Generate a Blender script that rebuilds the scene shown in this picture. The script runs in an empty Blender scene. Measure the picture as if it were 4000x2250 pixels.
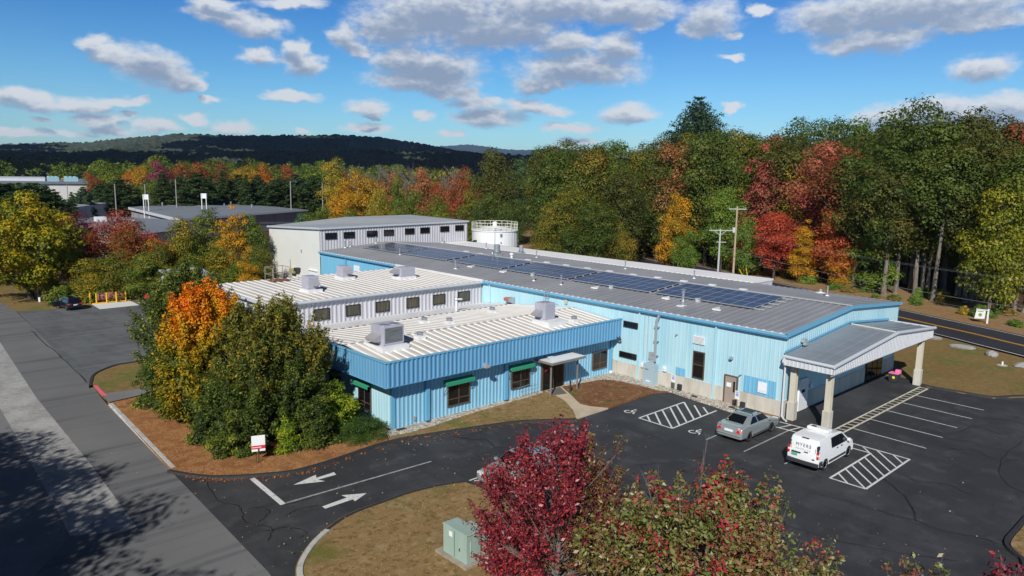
import bpy, math, random
import numpy as np
from mathutils import Vector, Matrix
C=bpy.context.scene
col=C.collection
R=math.radians
SIL_MAIN=[(4.69,1.186),(12.12,1.155),(37.79,1.113),(46.01,1.297),(49.08,1.549),(51.54,1.807),(53.06,2.078),(54.57,2.345),(57.56,2.691),(60.48,2.789),(62.50,2.702),(64.75,2.634),(67.49,2.489),(69.61,2.528),(71.67,2.480),(72.43,2.343),(74.17,2.144),(75.62,1.958),(77.26,1.689),(78.62,1.640),(80.60,1.467),(81.87,1.346),(87.69,0.672)]
SIL_LOW=[(4.73,1.521),(12.15,1.527),(37.80,1.411),(43.87,1.511),(50.01,1.654),(56.08,1.717),(59.04,1.712),(67.53,1.303),(75.19,1.176),(81.90,0.874),(87.70,0.557)]
SIL_FAR=[(4.75,1.744),(12.18,1.774),(34.86,1.829),(40.83,1.943),(42.96,2.065),(45.72,1.995),(46.94,1.916),(48.17,2.017),(49.40,2.176),(50.62,2.274),(52.15,2.185),(53.66,2.006),(59.04,1.830),(76.35,1.537),(79.73,1.599),(81.86,1.421),(87.64,1.202)]
CLOUDS=[(76.5,8.17,1.05,0.72),(75.3,7.63,1.77,0.86),(72.9,6.96,2.83,1.56),(71.2,6.22,1.99,0.90),(70.0,5.84,0.79,0.46),(81.0,4.47,1.66,0.69),(79.7,4.19,2.35,0.80),(77.1,4.16,1.73,0.76),(76.1,3.18,1.93,0.59),(74.6,3.69,0.81,0.32),(75.0,4.61,2.23,0.41),(73.4,4.79,0.75,0.29),(79.6,3.07,0.94,0.25),(69.0,10.76,2.03,0.91),(67.4,10.44,2.46,0.88),(65.7,9.99,2.12,0.94),(68.7,11.49,2.41,0.45),(63.6,11.72,3.15,0.52),(65.9,7.90,1.84,0.77),(63.3,8.67,1.11,0.83),(62.8,7.74,1.90,0.94),(59.8,9.69,1.49,1.08),(58.9,8.91,1.24,0.64),(56.0,10.69,3.97,1.83),(53.1,11.77,6.33,2.10),(49.3,10.64,6.37,1.85),(55.3,8.36,3.58,1.20),(53.1,8.01,4.26,1.41),(54.1,6.84,4.90,1.02),(52.0,6.03,3.00,0.62),(50.0,5.34,2.59,0.58),(63.8,5.33,2.40,0.52),(58.1,4.69,1.99,0.78),(58.0,3.97,0.99,0.21),(54.0,4.52,1.14,0.46),(49.3,4.33,3.24,0.88),(70.1,3.66,1.08,0.40),(67.9,3.06,2.01,0.59),(72.8,2.94,1.87,0.61),(63.1,2.94,0.95,0.32),(58.3,3.30,2.31,0.37),(69.4,4.92,0.99,0.30),(52.1,3.05,1.11,0.27),(78.2,2.31,2.11,0.26),(75.6,2.55,1.87,0.26),(81.2,2.12,2.44,0.28),(44.5,12.35,6.92,1.53),(46.6,10.69,3.18,1.37),(39.2,12.06,5.34,1.33),(32.9,11.44,2.47,1.47),(33.9,10.60,1.55,0.74),(37.8,10.95,1.59,0.66),(43.4,9.74,3.59,0.99),(39.5,9.46,2.19,1.18),(42.4,7.91,5.70,1.41),(45.1,6.88,2.57,0.86),(46.3,5.26,2.16,0.79),(44.3,4.84,2.15,0.46),(38.4,4.67,2.52,0.87),(42.8,3.61,2.69,0.42),(42.3,2.57,2.37,0.55),(31.2,5.20,0.89,0.38),(31.0,8.62,1.01,0.30),(20.0,11.27,8.79,1.73),(24.5,10.98,3.71,1.62),(23.6,9.13,2.47,0.83),(21.6,9.40,3.88,0.99),(16.5,10.14,4.97,0.77),(15.5,7.23,2.36,1.04),(20.5,4.18,3.21,1.13),(17.3,4.62,3.63,1.09),(14.3,4.66,3.25,1.14),(29.3,11.75,0.98,0.48),(31.7,10.13,0.84,0.33)]
TREES=[
(17.6,102.5,12.7,6.9,'maple_big','yellowgreen','big yellow-green maple at the far left behind the chain fence',''),
(22.6,109.7,10.5,2.6,'round','plum','dark plum-red round tree right of the big yellow-green maple',''),
(29.6,114.2,9.8,4.7,'round','pinkred','pink-red maple crown above the mixed hedge row in front of the low grey buildings','leafy trees behind the left parking lot'),
(28.2,104.3,8.6,4.0,'round','rust','rust-brown tree below the pink-red crown','leafy trees behind the left parking lot'),
(30.8,99.3,7.3,2.4,'round','orange','small bright orange tree in the middle of the hedge row','leafy trees behind the left parking lot'),
(28.9,96.8,6.8,2.8,'round','olive','olive tree with yellow patches left of the small bright orange tree','leafy trees behind the left parking lot'),
(32.8,98.7,9.4,2.6,'round','olive2','olive green tree right of the small bright orange tree','leafy trees behind the left parking lot'),
(36.9,101.5,10.9,2.7,'oval','green2','tall green tree with a pointed top in the hedge row','leafy trees behind the left parking lot'),
(38.6,96.6,10.6,2.2,'oval','gold','tall golden tree with a pointed top left of the tall white wall','leafy trees behind the left parking lot'),
(41.2,96.6,9.5,2.7,'round','green2','dark green tree beside the tall white wall','leafy trees behind the left parking lot'),
(39.9,90.6,6.5,2.1,'round','olive','olive bush tree touching the tall white wall','leafy trees behind the left parking lot'),
(34.9,92.7,6.6,2.6,'round','olive2','yellow flecked green tree below the pointed green one','leafy trees behind the left parking lot'),
(31.6,91.7,5.4,2.5,'round','green2','low green tree behind the red tank','leafy trees behind the left parking lot'),
(22.2,97.5,5.4,2.8,'round','olive2','olive shrub tree behind the black car','leafy trees behind the left parking lot'),
(24.4,96.0,5.9,3.1,'round','olive','broad olive shrub tree left of the red tank','leafy trees behind the left parking lot'),
(26.3,93.4,5.5,2.7,'round','green2','low green tree right above the red tank','leafy trees behind the left parking lot'),
(26.0,106.9,6.4,2.4,'round','rust','rust-red shrub tree at the left end of the hedge row','leafy trees behind the left parking lot'),
(36.3,90.0,4.2,2.3,'round','green2','low dark green tree behind the white shed','leafy trees behind the left parking lot'),
(29.1,92.5,4.0,2.0,'round','olive2','low olive bush between the red tank and the white shed','leafy trees behind the left parking lot'),
(37.2,88.5,4.8,1.7,'round','gold','low yellow bush near the tall white wall','leafy trees behind the left parking lot'),
(25.1,115.3,7.2,2.2,'round','orange','orange tinged tree between the plum tree and the hedge row','leafy trees behind the left parking lot'),
(16.8,116.8,10.4,4.7,'round','green2','green tree behind the big yellow-green maple at the picture edge','leafy trees behind the left parking lot'),
(58.7,243.0,11.1,4.7,'pine','pine','dark pine beside the white industrial hall','dark conifers beyond the low grey buildings'),
(60.7,232.2,12.4,5.6,'pine','pine','broad dark pine left of the floodlight','dark conifers beyond the low grey buildings'),
(66.4,235.8,10.3,4.5,'spruce','pine','dark spruce near the floodlight','dark conifers beyond the low grey buildings'),
(43.0,205.6,10.0,2.4,'spruce','pine','small dark spruce in front of the white industrial hall','dark conifers beyond the low grey buildings'),
(48.7,219.7,10.7,2.8,'pine','bluepine','thin pale pine in front of the white industrial hall','dark conifers beyond the low grey buildings'),
(71.6,229.1,15.3,5.4,'spruce','pine','tall pointed dark spruce in the conifer row','dark conifers beyond the low grey buildings'),
(78.9,237.2,13.3,5.2,'pine','pine','dark pine right of the tall pointed spruce','dark conifers beyond the low grey buildings'),
(79.1,221.3,14.6,6.3,'pine','pine','wide dark pine in the middle of the conifer row','dark conifers beyond the low grey buildings'),
(88.9,228.3,16.0,4.3,'spruce','pine','pointed spruce right of the second floodlight','dark conifers beyond the low grey buildings'),
(95.0,231.2,14.2,5.1,'pine','pine','dark pine behind the flat dark roof','dark conifers beyond the low grey buildings'),
(98.5,224.3,14.3,4.2,'pine','pine','dark pine left of the column shaped spruces','dark conifers beyond the low grey buildings'),
(93.3,221.1,14.8,3.8,'spruce','pine','column shaped dark spruce','dark conifers beyond the low grey buildings'),
(101.9,217.3,13.5,5.8,'pine','pine','broad pine behind the right end of the dark roof','dark conifers beyond the low grey buildings'),
(108.9,219.5,14.5,5.2,'pine','bluepine','greyish green pine beside the light poles','dark conifers beyond the low grey buildings'),
(109.2,208.1,14.4,5.3,'pine','pine','dark pine left of the yellow poplars','dark conifers beyond the low grey buildings'),
(73.8,249.3,13.1,4.7,'round','green2','dark leafy tree among the conifers','dark conifers beyond the low grey buildings'),
(20.0,148.7,12.8,5.5,'pine','pine','dark pine at the left picture edge','dark conifers beyond the low grey buildings'),
(21.6,150.5,12.6,5.0,'pine','pine','dark pine behind the big yellow-green maple, second from the edge','dark conifers beyond the low grey buildings'),
(23.8,156.2,12.8,5.2,'pine','pine','dark pine before the long white roof, third from the edge','dark conifers beyond the low grey buildings'),
(23.9,148.1,12.5,4.9,'pine','pine','dark pine at left in front of the long white roof','dark conifers beyond the low grey buildings'),
(27.0,157.7,12.8,5.2,'pine','pine','dark pine in front of the left cooling unit','dark conifers beyond the low grey buildings'),
(26.8,149.6,12.4,4.4,'pine','pine','dark pine just left of the visible end wall of the industrial hall','dark conifers beyond the low grey buildings'),
(30.5,162.2,11.5,3.7,'pine','pine','lower dark pine touching the visible end wall of the industrial hall','dark conifers beyond the low grey buildings'),
(31.7,172.1,10.8,2.8,'round','pinkred','red shrub tree in front of the white industrial hall','dark conifers beyond the low grey buildings'),
(80.8,288.9,17.4,5.5,'round','orange','orange crown beyond the conifers, leftmost of the bright ones','bright crowns beyond the conifers'),
(80.8,280.6,16.5,4.6,'round','gold','yellow crown beside the purple one beyond the conifers','bright crowns beyond the conifers'),
(85.1,277.2,18.4,6.1,'round','purple','purple crown beyond the conifers','bright crowns beyond the conifers'),
(94.0,284.9,19.1,6.3,'round','rust','rust-red crown right of the purple one beyond the conifers','bright crowns beyond the conifers'),
(102.8,287.2,18.4,7.2,'round','rust','rust crown above the wide dark pine','bright crowns beyond the conifers'),
(112.5,288.9,18.1,4.5,'round','rustdark','dull red crown above the pointed spruce','bright crowns beyond the conifers'),
(120.0,285.8,18.5,7.2,'round','gold','broad golden crown beyond the conifers','bright crowns beyond the conifers'),
(126.4,283.1,18.4,5.4,'round','orange','orange crown right of the broad golden one','bright crowns beyond the conifers'),
(135.0,279.0,17.3,6.2,'round','rust','rust crown near the yellow poplars','bright crowns beyond the conifers'),
(68.1,292.2,15.2,3.4,'round','rust','small red crown left of the dark pines','bright crowns beyond the conifers'),
(77.1,310.6,18.5,8.0,'round','green2','green crown rising behind the dark pines','bright crowns beyond the conifers'),
(100.2,324.9,21.0,10.3,'round','green2','green crown behind the purple one','bright crowns beyond the conifers'),
(119.3,323.7,21.6,10.2,'round','olive','olive crown behind the rust one','bright crowns beyond the conifers'),
(137.3,316.5,21.0,9.0,'round','green2','green crown behind the golden one','bright crowns beyond the conifers'),
(100.2,178.8,19.9,4.3,'oval','olivegold','tall yellow-olive poplar, leftmost behind the tall grey block','trees behind the tall grey block'),
(70.3,132.5,9.4,3.6,'round','green2','round green tree at the left end of the tall grey roof','trees behind the tall grey block'),
(62.8,125.1,8.1,2.0,'round','bluegreen','low blue-green bush left of the tall grey block','trees behind the tall grey block'),
(95.0,164.5,13.9,4.5,'round','gold','golden tree behind the tall grey roof','trees behind the tall grey block'),
(104.1,170.8,17.3,5.0,'round','gold','orange-gold crown behind the tall grey roof','trees behind the tall grey block'),
(77.8,134.0,8.6,3.2,'round','green2','green tree right behind the left half of the tall grey roof','trees behind the tall grey block'),
(113.0,177.0,18.1,5.2,'bare','bare','bare grey tree above the golden trees','trees behind the tall grey block'),
(123.7,175.9,18.8,5.3,'bare','bare','bare grey tree in the middle of the bright row','trees behind the tall grey block'),
(132.0,169.7,18.2,4.7,'bare','bare','bare grey tree above the red maples','trees behind the tall grey block'),
(110.9,184.2,18.3,3.6,'bare','bare','bare grey tree beside the yellow-olive poplar','trees behind the tall grey block'),
(110.2,166.9,16.7,4.4,'round','rustlight','pale rust tree between the bare ones','trees behind the tall grey block'),
(103.2,153.6,16.1,2.0,'oval','green2','narrow dark green tree in the bright row','trees behind the tall grey block'),
(113.9,158.3,16.8,4.8,'round','rustlight','pale orange tree behind the tall grey roof','trees behind the tall grey block'),
(115.0,151.2,14.8,4.2,'round','redorange','red and orange maple behind the tall grey roof','trees behind the tall grey block'),
(116.3,143.9,17.4,4.3,'round','redorange','bright red-orange maple left of the tall green oak','trees behind the tall grey block'),
(88.8,139.1,12.1,3.7,'round','olivegold','yellow-green tree behind the middle of the tall grey roof','trees behind the tall grey block'),
(91.3,131.4,12.7,4.2,'round','green2','dark green round tree behind the middle of the tall grey roof','trees behind the tall grey block'),
(93.2,123.9,11.2,3.4,'round','green2','dark green tree behind the right half of the tall grey roof','trees behind the tall grey block'),
(95.2,115.9,12.3,3.7,'round','olive','olive tree right of the tall grey block','trees behind the tall grey block'),
(79.6,127.1,8.8,2.5,'round','olivegold','low yellow-green bush tree behind the tall grey roof','trees behind the tall grey block'),
(83.2,122.4,9.0,2.9,'round','olive','low olive tree behind the tall grey roof','trees behind the tall grey block'),
(105.6,120.2,21.5,5.0,'oak','darkolive','tall dark olive oak, leftmost of the tall oaks','oaks behind the white tank'),
(113.1,120.1,20.2,4.3,'oval','bluegreen','tall blue-green tree behind the tank','oaks behind the white tank'),
(129.7,131.9,19.8,3.0,'bare','bare','bare grey tree behind the tank','oaks behind the white tank'),
(88.2,102.2,12.6,3.0,'oak','darkgreen','dark green tree left behind the tank','oaks behind the white tank'),
(88.4,95.3,11.4,2.8,'oak','darkgreen','dark green tree right behind the tank','oaks behind the white tank'),
(99.7,95.4,20.1,4.9,'oak','darkgreen','broad dark green oak right of the tank','oaks behind the white tank'),
(101.5,89.1,20.7,4.9,'oak','olive','broad olive oak right of the tank','oaks behind the white tank'),
(92.2,84.5,13.8,4.1,'oak','olive','lower olive oak near the tank','oaks behind the white tank'),
(115.3,95.9,23.0,5.4,'oak','green2','tall bright green oak on the skyline','oaks behind the white tank'),
(87.0,85.5,10.5,3.0,'round','olive','low olive tree with orange flecks beside the tank','oaks behind the white tank'),
(91.0,78.2,12.0,3.6,'oak','darkgreen','dark green oak above the white roof','oaks behind the white tank'),
(101.7,80.9,16.6,3.9,'oak','darkolive','dark olive oak above the white roof','oaks behind the white tank'),
(118.8,91.6,21.3,5.0,'oak','olive','brown-olive oak on the skyline left of the tall pine','oaks behind the white tank'),
(124.7,92.0,23.7,5.6,'oak','darkolive','dark oak left of the tall pine','oaks behind the white tank'),
(95.1,76.5,8.1,2.7,'round','olive','low olive tree at the white roof edge','oaks behind the white tank'),
(88.0,81.5,7.4,2.9,'round','darkgreen','low dark green tree at the white roof edge','oaks behind the white tank'),
(137.8,90.8,32.5,6.9,'pinebig','bluepine','tall pine standing above the forest skyline',''),
(114.8,80.1,22.2,5.2,'oak','rustlight','orange-brown maple below the tall pine','trees along the right forest edge'),
(105.4,72.7,13.4,2.9,'oval','gold','golden yellow tree below the orange-brown maple','trees along the right forest edge'),
(99.8,66.6,7.9,2.3,'round','green3','small bright green tree left of the utility poles','trees along the right forest edge'),
(122.2,78.0,23.2,5.5,'oak','darkolive','dark brown-olive oak right below the tall pine','trees along the right forest edge'),
(128.8,76.9,25.5,6.0,'oak','olive','olive oak with a ragged brownish top','trees along the right forest edge'),
(109.6,66.1,14.2,3.3,'oak','green3','green tree behind the utility poles','trees along the right forest edge'),
(114.7,71.2,17.6,4.1,'oak','olive','olive tree with a grey trunk','trees along the right forest edge'),
(108.2,60.5,9.6,2.5,'round','green3','small green tree right of the utility poles','trees along the right forest edge'),
(132.9,69.6,24.8,5.2,'oval','red','small crimson crown high in the forest','trees along the right forest edge'),
(121.5,65.4,20.6,4.3,'oval','pinkred','pink-red maple leaning left over the wood edge','trees along the right forest edge'),
(108.4,55.9,10.7,4.2,'oak','redorange2','red maple with a forked pale trunk','trees along the right forest edge'),
(138.9,68.8,27.2,6.4,'oak','darkgreen','dark green crown on the skyline left of centre','trees along the right forest edge'),
(146.1,65.3,28.1,6.6,'oak','darkgreen','dark green crown on the skyline','trees along the right forest edge'),
(146.1,60.2,28.0,5.9,'oval','green3','green feathery crown on the skyline','trees along the right forest edge'),
(124.1,60.4,20.5,4.8,'oak','olivegold','gold-olive maple between the red ones','trees along the right forest edge'),
(108.6,51.2,9.2,2.5,'oval','gold','golden tree between the two red maples','trees along the right forest edge'),
(117.2,51.5,22.0,6.3,'oak','salmon','large salmon-pink maple crown','trees along the right forest edge'),
(109.4,46.9,12.9,3.7,'oval','orangered','tall orange-red maple with low branches near the road','trees along the right forest edge'),
(108.9,45.6,6.6,2.1,'round','gold','low yellow-brown tree at the wood edge','trees along the right forest edge'),
(121.8,45.4,25.7,6.0,'oakb','darkgreen','tall dark oak with rounded top, left of the two skyline oaks','trees along the right forest edge'),
(112.1,36.9,26.2,6.1,'oakb','darkgreen','tallest dark green oak at right','trees along the right forest edge'),
(117.1,34.3,26.1,6.1,'oakb','darkolive','tall dark oak with ragged twigs on top','trees along the right forest edge'),
(108.8,40.2,10.6,3.5,'oval','green3','mid green maple hanging low before the dark trunks','trees along the right forest edge'),
(111.7,34.7,13.8,4.0,'oakb','darkgreen','dark green oak with a bare pale trunk by the road','trees along the right forest edge'),
(125.9,32.4,25.6,6.0,'oak','darkolive','brown-green oak at the upper right','trees along the right forest edge'),
(124.9,28.1,24.5,5.8,'oak','rustdark','rust tinged oak at the right picture edge','trees along the right forest edge'),
(100.1,24.2,17.2,3.6,'oval','yellow','bright yellow-green maple with a leaning trunk beside the small white sign','trees along the right forest edge'),
(105.6,22.8,16.6,3.5,'oval','yellow','yellow-green maple at the right picture edge','trees along the right forest edge'),
(114.7,31.9,11.2,3.0,'oakb','darkgreen','dark tree in shade left of the yellow-green maple','trees along the right forest edge'),
(110.4,28.3,10.4,2.9,'oakb','darkgreen','dark tree in shade behind the yellow-green maple','trees along the right forest edge'),
(130.2,51.6,17.3,4.1,'oak','darkolive','dark olive tree behind the low green maple','trees along the right forest edge'),
(121.0,41.8,17.8,4.2,'oakb','darkgreen','dark crown filling the gap between the tall oaks','trees along the right forest edge'),
(119.1,26.3,10.3,3.6,'oakb','darkgreen','dark tree in shade at the right picture edge','trees along the right forest edge'),
(111.2,63.4,5.0,2.2,'round','rustdark','low rust bush behind the utility poles','trees along the right forest edge'),
(112.0,55.4,3.7,1.8,'round','rust','low rust-brown bush between the red maples','trees along the right forest edge'),
(113.1,82.1,21.0,4.9,'oak','darkgreen','dark leafy tree standing deep in the right-hand forest','deep forest trees on the right'),
(117.5,115.5,22.2,5.4,'oak','darkgreen','dark leafy tree standing deep in the right-hand forest','deep forest trees on the right'),
(131.8,97.7,22.5,5.3,'oak','darkgreen','dark leafy tree standing deep in the right-hand forest','deep forest trees on the right'),
(153.0,107.2,24.8,5.8,'oak','darkgreen','dark leafy tree standing deep in the right-hand forest','deep forest trees on the right'),
(138.9,41.0,24.5,5.8,'oakb','darkgreen','dark leafy tree standing deep in the right-hand forest','deep forest trees on the right'),
(125.1,112.0,20.6,4.8,'oak','darkolive','dark leafy tree standing deep in the right-hand forest','deep forest trees on the right'),
(121.8,87.0,19.1,4.7,'oak','darkgreen','dark leafy tree standing deep in the right-hand forest','deep forest trees on the right'),
(106.3,106.4,19.8,4.6,'oak','darkolive','dark leafy tree standing deep in the right-hand forest','deep forest trees on the right'),
(146.1,82.0,24.1,5.7,'oak','darkgreen','dark leafy tree standing deep in the right-hand forest','deep forest trees on the right'),
(146.2,102.7,24.1,5.7,'oak','darkgreen','dark leafy tree standing deep in the right-hand forest','deep forest trees on the right'),
(153.6,73.6,23.0,5.4,'oakb','darkolive','dark leafy tree standing deep in the right-hand forest','deep forest trees on the right'),
(136.1,125.5,21.2,5.0,'oak','darkolive','dark leafy tree standing deep in the right-hand forest','deep forest trees on the right'),
(150.0,91.8,25.1,5.9,'oak','darkgreen','dark leafy tree standing deep in the right-hand forest','deep forest trees on the right'),
(103.3,90.7,21.4,5.0,'oak','darkolive','dark leafy tree standing deep in the right-hand forest','deep forest trees on the right'),
(141.8,120.9,23.2,5.5,'oak','darkgreen','dark leafy tree standing deep in the right-hand forest','deep forest trees on the right'),
(173.4,62.0,24.1,6.2,'oakb','darkgreen','dark leafy tree standing deep in the right-hand forest','deep forest trees on the right'),
(107.0,105.4,18.7,4.5,'oak','olive','dark leafy tree standing deep in the right-hand forest','deep forest trees on the right'),
(176.7,46.5,25.1,5.9,'oakb','darkolive','dark leafy tree standing deep in the right-hand forest','deep forest trees on the right'),
(146.0,35.7,24.9,5.9,'oakb','darkolive','dark leafy tree standing deep in the right-hand forest','deep forest trees on the right'),
(113.7,71.9,23.9,5.6,'oak','darkgreen','dark leafy tree standing deep in the right-hand forest','deep forest trees on the right'),
(163.0,31.6,25.0,5.9,'oakb','darkolive','dark leafy tree standing deep in the right-hand forest','deep forest trees on the right'),
(104.1,89.8,19.4,4.6,'oak','darkolive','dark leafy tree standing deep in the right-hand forest','deep forest trees on the right'),
(152.0,63.2,23.3,5.5,'oakb','darkgreen','dark leafy tree standing deep in the right-hand forest','deep forest trees on the right'),
(124.6,106.1,20.0,4.7,'oak','darkolive','dark leafy tree standing deep in the right-hand forest','deep forest trees on the right'),
(131.5,67.0,23.2,5.4,'oakb','olive','dark leafy tree standing deep in the right-hand forest','deep forest trees on the right'),
(150.0,80.6,24.3,5.7,'oakb','darkolive','dark leafy tree standing deep in the right-hand forest','deep forest trees on the right'),
(106.6,103.0,21.7,5.1,'oak','darkolive','dark leafy tree standing deep in the right-hand forest','deep forest trees on the right'),
(129.8,72.5,23.6,5.5,'oak','darkgreen','dark leafy tree standing deep in the right-hand forest','deep forest trees on the right'),
(173.1,77.1,25.3,6.5,'oakb','darkgreen','dark leafy tree standing deep in the right-hand forest','deep forest trees on the right'),
(124.7,61.9,23.5,5.5,'oakb','darkolive','dark leafy tree standing deep in the right-hand forest','deep forest trees on the right'),
(144.6,90.9,22.5,5.3,'oak','olive','dark leafy tree standing deep in the right-hand forest','deep forest trees on the right'),
(154.3,72.8,23.1,5.4,'oakb','olive','dark leafy tree standing deep in the right-hand forest','deep forest trees on the right'),
(135.1,28.8,21.8,5.4,'oakb','darkolive','dark leafy tree standing deep in the right-hand forest','deep forest trees on the right'),
(133.6,127.0,23.9,6.0,'oak','darkgreen','dark leafy tree standing deep in the right-hand forest','deep forest trees on the right'),
(167.1,43.1,25.5,6.0,'oakb','olive','dark leafy tree standing deep in the right-hand forest','deep forest trees on the right'),
(142.6,32.4,25.5,6.0,'oakb','darkgreen','dark leafy tree standing deep in the right-hand forest','deep forest trees on the right'),
(137.1,56.7,23.2,5.5,'oakb','olive','dark leafy tree standing deep in the right-hand forest','deep forest trees on the right'),
(159.8,40.6,23.4,5.5,'oakb','darkgreen','dark leafy tree standing deep in the right-hand forest','deep forest trees on the right'),
(159.1,45.5,23.8,6.1,'oakb','olive','dark leafy tree standing deep in the right-hand forest','deep forest trees on the right'),
(97.4,94.8,19.8,4.7,'oak','darkgreen','dark leafy tree standing deep in the right-hand forest','deep forest trees on the right'),
(131.0,54.3,23.0,5.4,'oakb','darkgreen','dark leafy tree standing deep in the right-hand forest','deep forest trees on the right'),
(127.7,85.0,24.9,5.9,'oak','olive','dark leafy tree standing deep in the right-hand forest','deep forest trees on the right'),
(153.4,90.5,25.2,5.9,'oak','olive','dark leafy tree standing deep in the right-hand forest','deep forest trees on the right'),
(151.2,40.1,26.0,6.1,'oakb','darkgreen','dark leafy tree standing deep in the right-hand forest','deep forest trees on the right'),
(142.5,68.9,21.8,5.1,'oakb','darkgreen','dark leafy tree standing deep in the right-hand forest','deep forest trees on the right'),
(173.2,69.6,24.0,6.6,'oakb','olive','dark leafy tree standing deep in the right-hand forest','deep forest trees on the right'),
(156.3,86.7,26.0,6.1,'oak','darkolive','dark leafy tree standing deep in the right-hand forest','deep forest trees on the right'),
(143.7,50.4,23.0,5.4,'oakb','darkgreen','dark leafy tree standing deep in the right-hand forest','deep forest trees on the right'),
(126.9,44.1,24.0,5.6,'oakb','olive','dark leafy tree standing deep in the right-hand forest','deep forest trees on the right'),
(160.4,48.8,25.1,5.9,'oakb','olive','dark leafy tree standing deep in the right-hand forest','deep forest trees on the right'),
(148.7,40.1,23.3,5.9,'oakb','darkgreen','dark leafy tree standing deep in the right-hand forest','deep forest trees on the right'),
(157.7,58.4,26.1,6.1,'oakb','olive','dark leafy tree standing deep in the right-hand forest','deep forest trees on the right'),
(158.6,48.6,23.3,5.5,'oakb','olive','dark leafy tree standing deep in the right-hand forest','deep forest trees on the right'),
(146.8,60.5,24.8,5.8,'oakb','darkgreen','dark leafy tree standing deep in the right-hand forest','deep forest trees on the right'),
(150.1,29.8,24.3,5.7,'oakb','darkolive','dark leafy tree standing deep in the right-hand forest','deep forest trees on the right'),
(154.5,104.7,26.3,6.2,'oak','darkgreen','dark leafy tree standing deep in the right-hand forest','deep forest trees on the right'),
(126.0,114.4,19.5,4.6,'oak','darkgreen','dark leafy tree standing deep in the right-hand forest','deep forest trees on the right'),
(127.2,81.1,25.0,5.9,'oak','darkgreen','dark leafy tree standing deep in the right-hand forest','deep forest trees on the right'),
(171.8,50.9,23.8,5.6,'oakb','olive','dark leafy tree standing deep in the right-hand forest','deep forest trees on the right'),
(177.2,67.5,28.6,6.7,'oakb','darkgreen','dark leafy tree standing deep in the right-hand forest','deep forest trees on the right'),
(125.9,100.1,19.5,4.6,'oak','darkgreen','dark leafy tree standing deep in the right-hand forest','deep forest trees on the right'),
(166.7,44.6,23.8,5.6,'oakb','olive','dark leafy tree standing deep in the right-hand forest','deep forest trees on the right'),
(142.7,50.4,25.4,6.0,'oakb','olive','dark leafy tree standing deep in the right-hand forest','deep forest trees on the right'),
(152.0,36.9,24.8,5.8,'oakb','darkgreen','dark leafy tree standing deep in the right-hand forest','deep forest trees on the right'),
(146.8,79.5,24.9,5.9,'oakb','olive','dark leafy tree standing deep in the right-hand forest','deep forest trees on the right'),
(158.5,57.0,25.9,6.1,'oakb','darkgreen','dark leafy tree standing deep in the right-hand forest','deep forest trees on the right'),
(106.9,86.9,18.6,4.5,'oak','darkgreen','dark leafy tree standing deep in the right-hand forest','deep forest trees on the right'),
(139.8,58.4,24.6,5.8,'oakb','darkolive','dark leafy tree standing deep in the right-hand forest','deep forest trees on the right'),
(149.5,58.9,23.0,5.4,'oakb','darkolive','dark leafy tree standing deep in the right-hand forest','deep forest trees on the right'),
(104.2,95.6,22.3,5.2,'oak','darkgreen','dark leafy tree standing deep in the right-hand forest','deep forest trees on the right'),
(109.2,43.8,19.2,4.5,'oakb','darkolive','dark leafy tree standing deep in the right-hand forest','deep forest trees on the right'),
(110.3,42.4,18.7,4.4,'oakb','darkgreen','dark leafy tree standing deep in the right-hand forest','deep forest trees on the right'),
(123.5,29.9,18.6,4.4,'oakb','darkgreen','dark leafy tree standing deep in the right-hand forest','deep forest trees on the right'),
(123.3,34.1,19.7,4.6,'oakb','darkolive','dark leafy tree standing deep in the right-hand forest','deep forest trees on the right'),
(123.3,45.3,21.0,4.9,'oakb','darkgreen','dark leafy tree standing deep in the right-hand forest','deep forest trees on the right'),
(124.4,45.5,20.9,4.9,'oakb','darkolive','dark leafy tree standing deep in the right-hand forest','deep forest trees on the right'),
(116.8,25.3,20.8,4.9,'oakb','darkgreen','dark leafy tree standing deep in the right-hand forest','deep forest trees on the right'),
(120.8,40.9,21.7,5.1,'oakb','darkgreen','dark leafy tree standing deep in the right-hand forest','deep forest trees on the right'),
(123.5,45.3,19.3,4.5,'oakb','darkgreen','dark leafy tree standing deep in the right-hand forest','deep forest trees on the right'),
(123.3,36.3,22.2,5.2,'oakb','darkolive','dark leafy tree standing deep in the right-hand forest','deep forest trees on the right'),
(110.3,35.8,20.1,4.7,'oakb','darkolive','dark leafy tree standing deep in the right-hand forest','deep forest trees on the right'),
(128.5,34.0,21.8,5.1,'oakb','darkolive','dark leafy tree standing deep in the right-hand forest','deep forest trees on the right'),
(109.0,29.2,19.6,4.6,'oakb','darkolive','dark leafy tree standing deep in the right-hand forest','deep forest trees on the right'),
(119.8,27.7,19.1,4.5,'oakb','darkgreen','dark leafy tree standing deep in the right-hand forest','deep forest trees on the right'),
(129.7,27.4,19.1,4.5,'oakb','darkgreen','dark leafy tree standing deep in the right-hand forest','deep forest trees on the right'),
(119.9,32.0,18.4,4.3,'oakb','darkgreen','dark leafy tree standing deep in the right-hand forest','deep forest trees on the right'),
(106.3,38.4,20.1,4.7,'oakb','darkgreen','dark leafy tree standing deep in the right-hand forest','deep forest trees on the right'),
(118.6,47.0,21.5,5.1,'oakb','darkgreen','dark leafy tree standing deep in the right-hand forest','deep forest trees on the right'),
(111.3,27.6,18.2,4.3,'oakb','darkgreen','dark leafy tree standing deep in the right-hand forest','deep forest trees on the right'),
(109.3,42.3,21.3,5.0,'oakb','darkgreen','dark leafy tree standing deep in the right-hand forest','deep forest trees on the right'),
(118.8,47.9,22.2,5.2,'oakb','darkolive','dark leafy tree standing deep in the right-hand forest','deep forest trees on the right'),
(116.0,26.1,20.8,4.9,'oakb','darkgreen','dark leafy tree standing deep in the right-hand forest','deep forest trees on the right'),
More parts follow.
